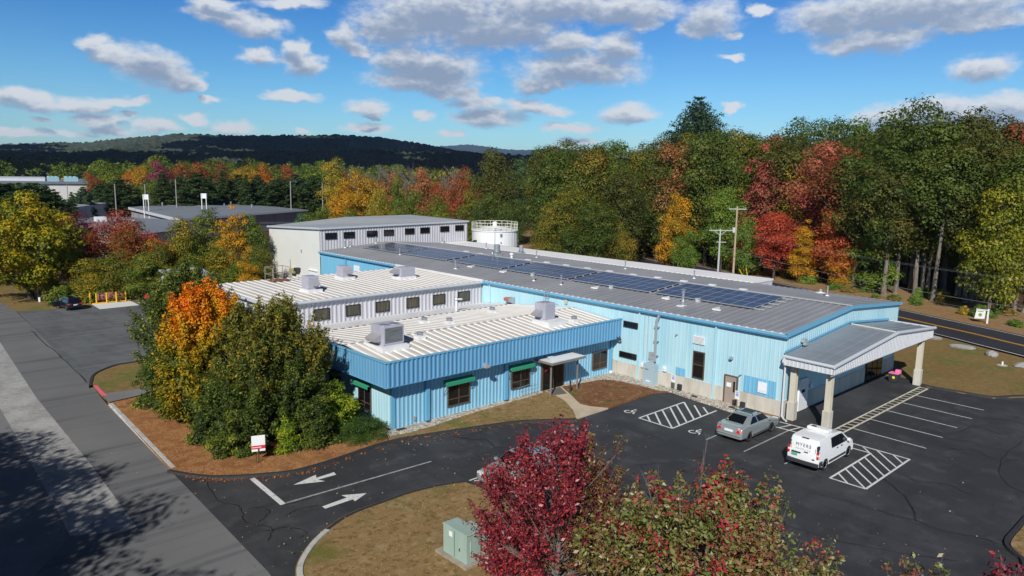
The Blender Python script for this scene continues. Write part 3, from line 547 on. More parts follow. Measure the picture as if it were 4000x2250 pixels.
def copy_thing(src,loc,rz=None,label=None,group=None,scale=None):
    r=src.copy(); col.objects.link(r); r.location=loc
    if rz is not None: r.rotation_euler=(0,0,rz)
    if label: r['label']=label
    if group: r['group']=group
    if scale is not None: r.scale=scale
    for ch in src.children:
        c=ch.copy(); col.objects.link(c); c.parent=r
        for g_ in ch.children:
            d=g_.copy(); col.objects.link(d); d.parent=c
    return r
def structure(mb,name,mats,**k):
    return tag(mb.build(name,mats,**k),kind='structure')
def text_mesh(name,body,size,m,parent,loc,rot,ext=.003,spacing=1.0):
    cu=bpy.data.curves.new(name,'FONT'); cu.body=body; cu.size=size; cu.extrude=ext; cu.align_x='CENTER'; cu.align_y='CENTER'; cu.space_character=spacing
    tmp=bpy.data.objects.new('tmp_text',cu); col.objects.link(tmp)
    dg=bpy.context.evaluated_depsgraph_get(); me=bpy.data.meshes.new_from_object(tmp.evaluated_get(dg)); bpy.data.objects.remove(tmp)
    me.materials.clear(); me.materials.append(m); me.name=name
    o=bpy.data.objects.new(name,me); col.objects.link(o); o.parent=parent; o.location=loc; o.rotation_euler=rot; return o
# ---------------- ground, paving, hills ----------------
rng=random.Random(7); NP=np.random.RandomState(5)
g=MB(); 
nr=[0,60,150,400,1000,3000,14000]; na=72; vs=[(0,0,-.10)]
for r_ in nr[1:]:
    for i in range(na): vs.append((30+r_*math.cos(2*math.pi*i/na),40+r_*math.sin(2*math.pi*i/na),-.10))
fs=[(0,1+i,1+(i+1)%na) for i in range(na)]
for k in range(1,len(nr)-1):
    b=1+(k-1)*na
    for i in range(na): j=(i+1)%na; fs.append((b+i,b+na+i,b+na+j,b+j))
g.add(vs,fs); structure(g,'ground',FOREST)
def sheet(name,poly,z,m): b=MB(); b.sheet(poly,z); return structure(b,name,m)
def slab(name,poly,z1,m,z0=-.2): b=MB(); b.prism(poly,z0,z1); return structure(b,name,m)
sheet('verge',[(60,-30),(118,-30),(114,22),(112,30),(117,45),(121,60),(128,80),(140,100),(175,150),(120,150),(95,110),(60,100),(44,100)],-.05,VERGE)
sheet('field_left',[(-40,94),(13.7,94.2),(16,93.2),(20.8,93.5),(26.6,92.9),(44,92.5),(44,120),(-40,160)],-.03,GRASSG)
sheet('street',[(-9,-30),(10.8,-30),(11.2,25.6),(11.65,29.8),(11.55,33.2),(11.68,38.6),(12.2,52.7),(12.5,57.6),(12.8,69.4),(13.3,82),(13.55,94.1),(13.2,101.8),(12.2,130),(11,300),(-6,300)],0,STREET)
sheet('street_light_strip',[(8.5,33.2),(8.79,42.1),(8.98,57.4),(9.86,78.3),(10.5,110),(10.5,200),(7,200),(6.9,100),(6.75,56),(6.55,47),(6.15,34.2),(7.2,33.6)],.006,OLDAS)
sheet('street_old_strip',[(6.15,34.2),(6.55,47),(6.75,56),(6.9,100),(7,200),(-5,200),(-7,20),(4,31)],.004,OLDDK)
sheet('parking_lot_left',[(12.35,57.6),(12.77,69),(13.3,82),(13.6,94.1),(15.5,93.4),(16.9,93.2),(20.8,93.5),(25,93.3),(26.6,92.8),(45,92),(45,64.2),(23,64.2),(22,62.6),(16.4,62.6),(15.2,62.4),(14.3,61.6),(13.5,60.8),(12.9,59.2)],.010,LOT2)
# concrete pad by the tank
slab('concrete_pad',[(20.8,90.15),(24.9,90.25),(24.93,93.6),(20.89,93.9)],.03,mat('fresh_concrete',(.66,.67,.67),.8,noise=[(2,4,(.58,.59,.6),.4,.7)]))
sheet('parking_lot',[(11.2,25),(11.68,38.59),(12.55,37.04),(13.41,36.1),(14.9,35.16),(16.53,34.44),(18.61,34.44),(22.58,34.84),(25.68,34.14),(29.5,32.98),(31.27,32.29),(34.09,30.42),(37.41,30.5),(42.6,30.7),(43.9,30.1),(43.5,27.6),(43.4,26.2),(43.15,24.8),(43.5,23.4),(44.2,21.9),(61.46,21.9),(61.3,20.4),(60.37,17.95),(60.64,15.72),(61.01,13.76),(63.13,12.37),(67,9),(70,-12),(70,-30),(10.6,-30)],.004,SEAL)
def kerb(name,pts,wd,h,m,side=1):
    b=MB(); n=len(pts); P=[Vector((x,y,0)) for x,y in pts]; ring=[]
    for i in range(n):
        d=(P[min(i+1,n-1)]-P[max(i-1,0)]).normalized(); nn=Vector((-d.y,d.x,0))*side
        ring.append((P[i],P[i]+nn*wd*.2,P[i]+nn*wd*.85,P[i]+nn*wd))
    vs=[]
    for a,b1,c,d in ring: vs+=[(a.x,a.y,-.02),(b1.x,b1.y,h),(c.x,c.y,h),(d.x,d.y,-.02)]
    fs=[]
    for i in range(n-1):
        for q in range(3): fs.append((i*4+q,i*4+q+1,i*4+q+5,i*4+q+4))
    b.add(vs,fs); return structure(b,name,m)
def smooth(pts,k=4):
    out=[]; n=len(pts)
    for i in range(n-1):
        p0=pts[max(i-1,0)];p1=pts[i];p2=pts[i+1];p3=pts[min(i+2,n-1)]
        for j in range(k):
            t=j/k; out.append(tuple(.5*((2*p1[c])+(-p0[c]+p2[c])*t+(2*p0[c]-5*p1[c]+4*p2[c]-p3[c])*t*t+(-p0[c]+3*p1[c]-3*p2[c]+p3[c])*t**3) for c in (0,1)))
    return out+[tuple(pts[-1])]
DT=smooth([(11.68,38.59),(12.55,37.04),(13.41,36.1),(14.9,35.16),(16.53,34.44),(18.61,34.44),(22.58,34.84),(25.68,34.14),(29.5,32.98),(31.27,32.29),(34.05,30.38)])
kd=DT.index(min(DT,key=lambda p:abs(p[0]-22.6)))
slab('mulch_bed',DT[:kd+1]+[(23.6,36.4),(23.8,40),(23.8,53),(18,54),(12.3,53)],.10,MULCH)
slab('lawn_strip',DT[kd:]+[(35.05,31.53),(36.23,33.47),(36.69,35.05),(36.79,36.15),(23.7,36.15),(23.5,35.6)],.105,GRASS)
slab('brown_lawn',[(38.66,36.15),(37.58,34.11),(36.52,32.29),(36.64,31.45),(37.31,30.42),(42.6,30.62),(43.95,29.98),(44.6,29.9),(44.6,36.15)],.10,GRASS2)
slab('walkway',[(36.79,36.15),(38.66,36.15),(37.58,34.11),(36.52,32.29),(36.64,31.45),(37.31,30.42),(34.05,30.38),(35.05,31.53),(36.23,33.47),(36.69,35.05)],.098,WALK)
b=MB(); b.prism([(36.95,35.9),(38.35,35.9),(37.55,34.45),(36.6,34.75)],.1,.118); tag(b.build('door_mat',mat('grey_mat',(.12,.115,.10),.9)),'dark grey mat on the walkway at the entrance door','mat')
slab('gravel_strip',[(22.9,36.15),(23.06,35.33),(24.5,35.1),(26.4,35.18),(29,35.42),(31,35.55),(34.7,35.62),(36.34,35.7),(36.75,36.17),(23,36.17),(23.7,41),(22.9,41)],.125,GRAVEL)
slab('gravel_bed',[(38.75,36.17),(38.6,35.9),(40.99,35.5),(42.45,35.2),(43.0,34.4),(43.3,32.5),(43.35,30.6),(43.9,29.9),(43.55,27.6),(43.45,26.2),(43.2,24.8),(43.55,23.9),(44.6,23.7),(44.6,36.17)],.128,GRAVEL)
slab('grass_strip',[(43.2,24.2),(43.55,23.0),(44.15,21.95),(44.6,21.9),(44.6,23.9),(43.6,24.05)],.12,GRASS)
IS=smooth([(11.0,14),(11.25,20),(11.55,23.6),(11.95,25.1),(12.78,26.2),(14.07,27.24),(15.92,28.09),(17.94,28.25),(20.01,28.23),(22.2,27.62),(22.62,27.0),(22.75,25.3)])
slab('island_lawn',IS+[(22.8,20),(22.8,-20),(11,-20)],.10,GRASS)
slab('island_right',smooth([(46,7.2),(38.59,6.98),(37.88,6.98),(36.75,6.97),(36.09,6.85),(35.61,6.51),(35.2,6.1),(34.1,5.7),(33,4)])+[(33,-18),(46,-18)],.10,GRASS)
slab('mound_lawn',smooth([(12.45,54.2),(12.5,57.5),(12.77,58.66),(13.54,60.8),(15.2,62.35),(16.4,62.5),(22,62.5)])+[(23,54.2)],.16,GRASSG)
slab('side_lawn',[(61.46,21.9),(61.3,20.4),(60.37,17.95),(60.64,15.72),(61.01,13.76),(63.13,12.37),(67,9),(70,-12),(70,-30),(76,-30),(72.2,4.5),(77.11,15.46),(81.83,24.7),(88.7,40),(95,54),(104,75),(110,90),(64.3,90),(64.3,21.9)],.06,GRASSG)
kerb('kerb',[(11.68,38.7),(11.93,45),(12.2,52.5)],.32,.12,KERB,side=-1)
kerb('kerb',DT[:kd+26],.30,.13,BERM,side=-1) if False else kerb('kerb',DT,.30,.13,BERM,side=-1)
kerb('kerb',IS[:22],.34,.14,KERB,side=-1)
kerb('kerb',IS[21:],.26,.12,BERM,side=-1)
kerb('kerb',smooth([(12.5,57.5),(12.77,58.66),(13.54,60.8),(15.2,62.4),(16.4,62.6),(20,62.6)]),.28,.2,BERM,side=1)
kerb('kerb',smooth([(61.4,21.0),(60.37,17.95),(60.64,15.72),(61.01,13.76),(63.13,12.37),(67,9)]),.35,.12,BERM,side=1)
kerb('kerb',smooth([(40,7.0),(38.59,7.0),(37.88,7.0),(36.75,7.0),(36.09,6.88),(35.61,6.54),(35.2,6.13),(34.1,5.73)]),.25,.14,BERM,side=-1)
b=MB(); b.sheet([(12.25,52.6),(12.45,55.0),(14.6,54.6),(15.5,53.6),(14.4,53.0)],.175); structure(b,'drive_stub',OLDDK)
b=MB(); b.sheet([(12.30,54.4),(12.58,54.2),(12.70,57.3),(12.52,57.6)],.185); structure(b,'pink_marking',PINKP)
# right hand road
RC=smooth([(68,-22),(76.2,2),(83.24,16.82),(85.83,22.09),(88.79,29.12),(97.9,49.5),(108.9,74.5),(121.5,99),(140,128)],5)
def ribbon(name,pts,o0,o1,z,m,dash=None):
    b=MB(); n=len(pts); P=[Vector((x,y,0)) for x,y in pts]; q=[]
    for i in range(n):
        d=(P[min(i+1,n-1)]-P[max(i-1,0)]).normalized(); nn=Vector((-d.y,d.x,0)); q.append((P[i]+nn*o0,P[i]+nn*o1))
    vs=[];
    for a,c in q: vs+=[(a.x,a.y,z),(c.x,c.y,z)]
    b.add(vs,[(2*i,2*i+1,2*i+3,2*i+2) for i in range(n-1)]); return structure(b,name,m)
ribbon('road',RC,4.35,-4.55,.09,ROADM)
ribbon('road_edge_line',RC,3.95,4.1,.096,WPAINT); ribbon('road_edge_line',RC,-4.1,-3.95,.096,WPAINT)
ribbon('road_centre_line',RC,.07,.2,.096,YPAINT); ribbon('road_centre_line',RC,-.2,-.07,.096,YPAINT)
# left far drive in front of the low grey buildings
sheet('far_drive',[(29,128),(30.5,118),(33,112),(40,110),(46,150),(41,181),(36,165),(33,150)],-.01,LOT2)
sheet('far_path',[(33.4,163),(34.6,161),(41.5,180),(40,182)],.02,WALK)
# ----- painted markings
def line(b,x0,y0,x1,y1,wd=.1,z=.012):
    d=Vector((x1-x0,y1-y0,0)); 
    if d.length<1e-5:return
    d.normalize(); n_=Vector((-d.y,d.x,0))*wd/2
    b.quad((x0-n_.x,y0-n_.y,z),(x1-n_.x,y1-n_.y,z),(x1+n_.x,y1+n_.y,z),(x0+n_.x,y0+n_.y,z))
def marks(name,m,lines,wd=.1,z=.012):
    b=MB()
    for i,l in enumerate(lines): line(b,*l[:4],wd=l[4] if len(l)>4 else wd,z=z+.0006*(i%5))
    return structure(b,name,m)
marks('stop_line',WPAINT,[(14.47,34.95,14.33,31.12,.27)])
b=MB(); b.quad((14.52,31.10,.012),(22.78,30.76,.012),(22.78,30.88,.012),(14.52,31.24,.012)); structure(b,'driveway_centre_line',WPAINT2)
b=MB(); b.add([(x,y,.012) for x,y in [(15.70,32.85),(17.15,33.25),(16.98,32.88),(18.02,32.95),(17.95,32.58),(16.92,32.62),(17.12,32.2)]],[(0,6,5,2,1),(2,5,4,3)]); structure(b,'lane_arrow',WPAINT)
b=MB(); b.add([(x,y,.012) for x,y in [(17.95,29.62),(17.05,29.2),(17.1,29.46),(15.6,29.42),(15.6,29.72),(16.98,29.82),(16.9,30.22)]],[(0,6,5,2,1),(2,5,4,3)]); structure(b,'lane_arrow',WPAINT)
marks('access_hatching',WPAINT,[(37.42,27.92,42.66,27.98,.13),(37.42,25.32,42.75,25.45,.13),(37.45,27.92,37.45,25.3,.01),
  (42.64,27.98,39.97,25.38,.13),(42.58,27.09,40.83,25.42),(42.70,26.45,41.69,25.43),(41.65,27.9,39.14,25.38),(40.88,27.9,38.26,25.33),(39.95,27.87,37.46,25.33),(39.12,27.86,37.46,26.2),(38.25,27.86,37.43,27.0),(37.44,27.9,37.44,25.3,.13)],wd=.12)
def wheelchair(cx,cy):
    b=MB(); z=.013   # drawn in the pavement plane: x = forward (toward the wall), y = up on the stall
    arc=[(math.cos(t),math.sin(t)) for t in [R(-250+12*i) for i in range(21)]]
    def pt(u,v): return (cx+v,cy-u)     # symbol reads from the drive, upright toward +x
    for i in range(20):
        (a0,b0),(a1,b1)=arc[i],arc[i+1]; r0,r1=.20,.30
        p=[pt(-.12+a0*r0,-.16+b0*r0),pt(-.12+a1*r0,-.16+b1*r0),pt(-.12+a1*r1,-.16+b1*r1),pt(-.12+a0*r1,-.16+b0*r1)]
        b.quad(*[(x,y,z) for x,y in p])
    def st(u0,v0,u1,v1,wd,zz): x0,y0=pt(u0,v0);x1,y1=pt(u1,v1); line(b,x0,y0,x1,y1,wd,zz)
    st(-.10,.30,.02,-.02,.13,z+.001); st(-.08,.16,.22,.20,.08,z+.002); st(.0,-.02,.30,-.04,.11,z+.003); st(.28,-.02,.40,-.34,.10,z+.004)
    n=12; b.sheet([pt(-.02+.10*math.cos(2*math.pi*i/n),.47+.10*math.sin(2*math.pi*i/n)) for i in range(n)],z+.005)
    return structure(b,'accessible_parking_symbol',WPAINT)
wheelchair(38.12,29.08); wheelchair(38.10,24.0)
marks('bay_lines',WPAINT2,[(37.35,22.82,42.5,22.82),(37.35,20.3,42.8,20.33,.1),(37.4,17.85,42.8,17.85,.1)],wd=.11)
marks('walk_hatching',WPAINT,[(43.9,21.5,44.0,18.62,.12),(42.78,21.27,42.95,18.3,.12),(42.7,20.35,43.93,20.1),(42.85,19.2,43.95,18.75),(42.75,21.0,43.9,20.7,.1)] ,wd=.11)
L_=[(44.7,18.5,60.1,18.42,.13),(44.5,17.9,60.0,17.84,.13)]+[(44.9+.68*i,18.48,44.98+.68*i,17.88,.13) for i in range(23)]
marks('crosswalk_hatching',CPAINT,L_)
marks('bay_lines',WPAINT,[(57.35,17.8,57.27,13.4),(54.65,17.85,54.51,13.38),(51.9,17.85,51.71,13.45),(49.08,17.88,48.97,13.46),(46.35,17.88,46.16,13.48)],wd=.09)
marks('access_hatching',WPAINT,[(43.62,17.3,43.55,13.5,.12),(43.58,13.5,37.45,13.5,.12),(37.45,13.5,37.43,15.35,.12),(37.43,15.33,42.8,15.34,.12),(42.8,15.32,42.75,17.7,.12),
  (38.40,15.3,37.46,14.42),(39.30,15.3,37.5,13.55),(40.10,15.3,38.32,13.55),(40.95,15.3,39.14,13.55),(41.87,15.32,39.95,13.55),(43.58,16.13,40.82,13.55),(43.57,15.31,41.7,13.55),(43.56,14.4,42.6,13.55)],wd=.1)
marks('bay_lines',WPAINT,[(22.75,27.5,26.0,27.5),(22.9,27.3,26.2,25.9),(23.0,25.1,26.4,25.1),(23.0,22.5,26.4,22.5)],wd=.11)
# sealed cracks
def crack(pts,wd=.05,z=.011,m=CRACK,name='pavement_crack'):
    P=smooth(pts,6); q=[(x+rng.uniform(-.07,.07),y+rng.uniform(-.07,.07)) for x,y in P]
    b=MB(); vs=[]; n=len(q)
    for i in range(n):
        d=Vector((q[min(i+1,n-1)][0]-q[max(i-1,0)][0],q[min(i+1,n-1)][1]-q[max(i-1,0)][1],0)).normalized(); ww=wd*rng.uniform(.5,1.3)/2
        vs+=[(q[i][0]-d.y*ww,q[i][1]+d.x*ww,z),(q[i][0]+d.y*ww,q[i][1]-d.x*ww,z)]
    b.add(vs,[(2*i+1,2*i+3,2*i+2,2*i) for i in range(n-1)]); return structure(b,name,m)
crack([(34.12,16.27),(34.98,15.42),(34.98,14.73),(35.32,13.53),(35.32,12.25),(35.63,10.55),(35.51,9.68),(35.74,8.83),(36.04,7.85),(36.05,7.06)],.06)
crack([(39.62,13.52),(38.79,12.62),(38.05,11.85),(37.24,11.33),(36.53,10.89),(35.63,10.55)],.09)
crack([(30.57,24.34),(31.04,23.38),(31.2,22.9),(31.69,22.82),(32.82,21.96),(34.52,21.08),(37,20.6)],.05)
crack([(31.2,23.0),(30.69,22.38)],.05); crack([(39.83,21.94),(39.76,20.39),(39.84,18.56),(41,16.9)],.06)
crack([(26.0,34.0),(26.2,32.6),(27.2,31.4),(26.9,30.2),(27.3,29.4),(26.6,28.4)],.08)
crack([(33.5,32.0),(34.6,29.5),(35.2,27.8)],.05); crack([(49.5,14.6),(50.5,13.2),(53,12.8),(52.4,11.2)],.05); crack([(55,13.0),(56.2,11.6),(55.8,10.6)],.05)
crack([(12.6,36.0),(12.2,33.5),(12.7,32.2),(12.3,30.5),(12.9,29.3),(12.3,28.3)],.05); crack([(13.0,31.8),(13.6,31.2),(13.1,30.4),(12.7,30.2)],.05)
crack([(13.9,29.9),(14.7,30.2),(15.5,29.9)],.05); crack([(14.3,31.1),(15.0,30.95),(16.0,31.0)],.05); crack([(12.5,29.2),(13.4,28.9),(13.9,28.0),(13.5,27.6)],.05)
crack([(12.9,82),(12.75,76),(12.8,70),(12.6,64),(12.5,59)],.07,z=.016)
crack([(41.2,13.0),(40.5,12.2),(41.3,11.0),(40.9,9.8)],.05); crack([(24.5,31.5),(25.3,30.2),(25.0,29.2)],.04); crack([(47.2,12.6),(48.0,11.4),(47.4,10.2),(48.6,9.0)],.05)
crack([(28.5,20),(30,17),(31,12),(33,8)],.05); crack([(42.5,6),(44,9),(48,10),(52,10)],.05)
crack([(15,89),(18,88.2),(23,88.4)],.06,z=.016); crack([(14.5,80),(18,79),(22.5,79.5)],.06,z=.016); crack([(14.0,72),(17,70.8),(22,71.2)],.05,z=.016)

# ---- hills
def interp(tab,a):
    xs=[t[0] for t in tab]; ys=[t[1] for t in tab]; return np.interp(a,xs,ys)
HILL=mat('hill_forest',(.075,.10,.08),.95,noise=[(.006,4,(.075,.078,.04),.5,.66),(.05,3,(.020,.030,.018),.45,.65),(.02,3,(.075,.045,.02),.62,.74)],spec=.05)
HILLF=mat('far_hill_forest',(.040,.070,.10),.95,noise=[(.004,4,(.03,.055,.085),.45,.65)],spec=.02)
def hill(name,sil,r0,r1,m,bump,step=.13,nr_=44,a0=-5,a1=100,zb=0):
    az=np.arange(a0,a1,step); rr=np.concatenate([np.linspace(r0,r1,nr_),np.linspace(r1*1.02,r1*1.3,6)])
    el=interp(sil,az); crest=15.6+r1*np.tan(np.radians(el))-bump*.6
    f=np.clip((rr-r0)/(r1-r0),0,1); f=f**1.15
    f=np.where(rr>r1,1-(rr-r1)/(r1*.3)*.5,f)
    A,F=np.meshgrid(az,f); _,RR=np.meshgrid(az,rr); CR=np.meshgrid(crest,f)[0]
    # low frequency folds
    fold=.06*np.sin(A*.9+F*5)+.05*np.sin(A*.37-F*7+1)+.03*np.sin(A*2.3+F*11)
    Z=zb+(CR-zb)*np.clip(F+fold*np.sin(np.pi*np.clip(F,0,1)),0,1.02)
    Z+=(NP.rand(*Z.shape)**1.6)*bump
    X=RR*np.cos(np.radians(A)); Y=RR*np.sin(np.radians(A))
    co=np.stack([X,Y,Z],-1).reshape(-1,3).astype(np.float32); nrr,naa=Z.shape
    i=np.arange(nrr-1)[:,None]*naa+np.arange(naa-1)[None,:]; q=np.stack([i,i+naa,i+naa+1,i+1],-1).reshape(-1,4)
    me=np_mesh(name,co,q); me.materials.append(m); o=bpy.data.objects.new(name,me); col.objects.link(o); tag(o,kind='structure'); return o
def np_mesh(name,co,faces):
    me=bpy.data.meshes.new(name); nf,k=faces.shape
    me.vertices.add(len(co)); me.vertices.foreach_set('co',np.ascontiguousarray(co,dtype=np.float32).ravel())
    me.loops.add(nf*k); me.loops.foreach_set('vertex_index',np.ascontiguousarray(faces[:,::1],dtype=np.int32).ravel())
    me.polygons.add(nf); me.polygons.foreach_set('loop_start',np.arange(0,nf*k,k,dtype=np.int32))
    try: me.polygons.foreach_set('loop_total',np.full(nf,k,dtype=np.int32))
    except Exception: pass
    me.update(calc_edges=True); return me
hill('hill',SIL_LOW,420,1500,HILL,7,step=.16,nr_=70)
hill('hill',SIL_MAIN,1500,3400,HILL,9,step=.13,nr_=60,zb=12)
hill('hill',SIL_FAR,5000,9000,HILLF,16,step=.15,nr_=16,zb=12)
# cloud discs added unseen above the frame, laid out to shade the hills
def add_shade_cloud():
    b=MB(); r=random.Random(3)
    for i in range(330):
        a=r.uniform(40,97); d=math.sqrt(r.uniform(640**2,3700**2))
        if 69<a<78.5 and d>2300: continue
        if d<820 and r.random()<.4: continue
        x=d*math.cos(R(a))-1.17*1000; y=d*math.sin(R(a))-.83*1000; rad=r.uniform(100,175)
        b.lathe((x,y,1000+r.uniform(-12,12)),[(0,-.10*rad),(rad*.75,-.12*rad),(rad,0),(rad*.8,.22*rad),(rad*.4,.36*rad),(0,.40*rad)],12)
    return structure(b,'hill_shade_cloud',mat('shade_cloud_grey',(.5,.52,.56),1.0),smooth=True)
add_shade_cloud()
# ---------------- buildings ----------------
def wall_window(parent,axis,pos,a0,a1,z0,z1,out,frame,glass,fw_=.07,dep=.07,mull=(),rails=(),name='window',label=None):
    """axis 'y': wall plane y=pos, spans x a0..a1 ; axis 'x': wall plane x=pos. out=-1 outward sign"""
    fr=MB(); 
    def bx(b,u0,u1,v0,v1,d0,d1):
        lo,hi=pos+out*d0,pos+out*d1
        if axis=='y': b.box(u0,u1,lo,hi,v0,v1)
        else: b.box(lo,hi,u0,u1,v0,v1)
    bx(fr,a0,a1,z1-fw_,z1,-.02,dep); bx(fr,a0,a1,z0,z0+fw_,-.02,dep+.02); bx(fr,a0,a0+fw_,z0+fw_,z1-fw_,-.02,dep); bx(fr,a1-fw_,a1,z0+fw_,z1-fw_,-.02,dep)
    for u in mull: bx(fr,u-fw_*.45,u+fw_*.45,z0+fw_,z1-fw_,-.02,dep-.01)
    for (v,u0,u1) in rails: bx(fr,u0+.001,u1-.001,v-fw_*.4,v+fw_*.4,-.02,dep-.015)
    f=fr.build(name,frame,parent)
    if label: f['label']=label
    gl=MB(); bx(gl,a0+fw_,a1-fw_,z0+fw_,z1-fw_,-.02,.045); gl.build('pane',glass,f)
    return f
# ===== main hall
hall=thing('warehouse_hall','long pale blue metal hall with grey gabled roof carrying the solar panels','hall',(54.4,52,0))
b=MB(); b.box(44.61,44.95,21.78,36.12,0,1.17); b.box(44.95,63.9,21.78,22.1,0,1.17); b.box(63.6,63.9,22.1,83.7,0,1.17); b.build('foundation',CONC,hall)
b=MB(); b.ribwall((44.66,36.2),(44.66,21.8),1.17,5.62,5.62,(-1,0),dep=.012,wid=.07)
b.ribwall((44.66,66.6),(44.66,36.2),0.0,5.62,5.62,(-1,0),dep=.012,wid=.07); b.build('west_wall_siding',LCYAN,hall)
b=MB(); b.ribwall((44.66,83.8),(44.66,66.6),0.0,5.62,5.62,(-1,0),dep=.012,wid=.07); b.build('rear_wall_siding',MCYAN,hall)['label']='deeper blue siding beside the tall grey block'
b=MB(); b.ribwall((44.66,21.83),(54.3,21.83),1.17,5.55,6.3,(0,-1),dep=.014,wid=.07); b.ribwall((54.3,21.83),(63.85,21.83),1.17,6.3,5.6,(0,-1),dep=.014,wid=.07); b.build('gable_wall_siding',LCYAN,hall)
b=MB(); b.ribwall((63.87,21.8),(63.87,83.8),1.17,5.6,5.6,(1,0),dep=.022); b.box(44.68,63.8,83.5,83.75,0,5.7); b.build('rear_shell',MCYAN,hall)
b=MB(); EZ=5.70; RZ=6.46
b.ribroof((44.45,21.7,EZ),(44.45,83.78,EZ),(54.4,21.7,RZ),(54.4,83.78,RZ),sp=.61,h=.05,wid=.10)
b.ribroof((64.1,83.78,EZ+.02),(64.1,21.7,EZ+.02),(54.4,83.78,RZ),(54.4,21.7,RZ),sp=.61,h=.05,wid=.10)
roof=b.build('roof',[GROOF,GROOF],hall)
b=MB(); b.add([(54.15,21.68,RZ+.03),(54.4,21.68,RZ+.09),(54.65,21.68,RZ+.03),(54.15,83.75,RZ+.03),(54.4,83.75,RZ+.09),(54.65,83.75,RZ+.03)],[(0,1,4,3),(1,2,5,4)]); b.build('ridge_cap',mat('pale_ridge_cap',(.42,.43,.45),.5),roof)
b=MB(); b.box(44.30,44.52,21.62,66.5,5.52,5.68); b.box(44.36,44.54,21.62,83.78,5.44,5.515); 
b.box(44.30,44.52,66.5,83.78,5.52,5.68)
for sgn,x0,x1,za,zb in ((0,44.3,54.4,5.70,6.47),(1,54.4,64.15,6.47,5.72)):
    b.add([(x0,21.60,za-.18),(x1,21.60,zb-.18),(x1,21.60,zb+.03),(x0,21.60,za+.03),(x0,21.80,za-.18),(x1,21.80,zb-.18),(x1,21.80,zb+.03),(x0,21.80,za+.03)],[(0,1,2,3),(3,2,6,7),(4,7,6,5),(0,4,5,1)])
b.build('eave_trim',TBLUE,hall)
# rib end caps along the eave (small pale closures)
b=MB(); y=21.9; b.box(44.375,44.505,21.75,83.75,5.69,5.712)
while y<83.5: b.box(44.38,44.50,y+.12,y+.30,5.705,5.765); y+=.61
b.build('eave_closure_strip',mat('pale_closure',(.62,.66,.68),.5),hall)
b=MB(); b.box(44.28,44.47,51.9,66.4,5.55,5.80); b.build('white_flashing',WMEM,hall)['label']='white flashing band above the white ribbed roof'
for (a0,a1,z0,z1,mm,rr_) in ((33.77,35.14,4.02,4.48,(),()),(33.77,35.44,1.56,2.0,(),())):
    wall_window(hall,'x',44.63,a0,a1,z0,z1,-1,BFRAME,GLASS)
wall_window(hall,'x',44.63,27.74,28.70,1.32,3.3,-1,BRONZE,GLASS,rails=[(2.32,27.81,28.63)],label='tall narrow dark window on the long wall')
dr=MB(); dr.box(44.53,44.66,25.12,25.98,.08,2.05); dr=dr.build('door',DOORT,hall); dr['label']='taupe steel door with a narrow glass'
b=MB(); b.box(44.50,44.54,25.2,25.33,1.0,1.75); b.build('pane',GLASS,dr)
b=MB(); b.box(44.51,44.54,25.5,25.85,1.3,1.6); b.build('notice',SIGNW,dr)
b=MB(); b.box(44.47,44.53,25.17,25.22,.9,1.0); b.build('handle',STEEL,dr)
b=MB(); b.box(44.5,44.66,26.0,26.06,.1,2.12); b.box(44.5,44.66,25.04,25.1,.1,2.12); b.box(44.5,44.66,25.1,26.0,2.06,2.12); b.build('door_frame',BRONZE,dr)
b=MB(); b.ribwall((44.63,24.62),(44.63,22.28),1.19,2.36,2.36,(-1,0),dep=.022,wid=.09,off=.012); b.build('repaired_siding',PATCH,hall)['label']='larger darker blue repaired patch by the notice board'; b=MB(); b.ribwall((44.63,30.14),(44.63,29.3),1.19,1.78,1.78,(-1,0),dep=.022,wid=.09,off=.012); b.build('repaired_siding',PATCH,hall)['label']='small darker blue repaired patch low on the wall'
b=MB(); b.box(44.55,44.62,27.82,28.76,3.84,4.42); v=b.build('wall_louvre',WHITE,hall)
b=MB(); 
for i in range(6): b.box(44.535,44.55,27.88,28.70,3.90+.085*i,3.925+.085*i)
b.build('slat',mat('louvre_gap',(.35,.37,.38),.6),v)
b=MB(); b.box(44.55,44.62,80.9,82.4,4.0,4.9) if False else b.box(44.55,44.62,74.4,75.6,4.05,4.75); b.build('wall_louvre',WHITE,hall)['label']='small white louvre on the rear blue wall'
for yy in (51.06,33.57,26.92):
    b=MB(); z0=3.7 if yy>50 else .12; b.box(44.47,44.60,yy-.055,yy+.055,z0,5.44); 
    if yy<50: b.box(44.40,44.47,yy-.055,yy+.055,.10,.22)
    b.build('downspout',LCYAN,hall)
    if yy<50:
        b=MB(); b.box(44.44,44.61,yy-.08,yy+.08,.02,.12); b.build('downspout_boot',SIGNW,hall)
b=MB(); b.box(44.44,44.58,78.4,78.5,5.0,5.44) if False else b.box(44.46,44.6,77.4,77.5,2,5.44); b.build('downspout',TBLUE,hall)
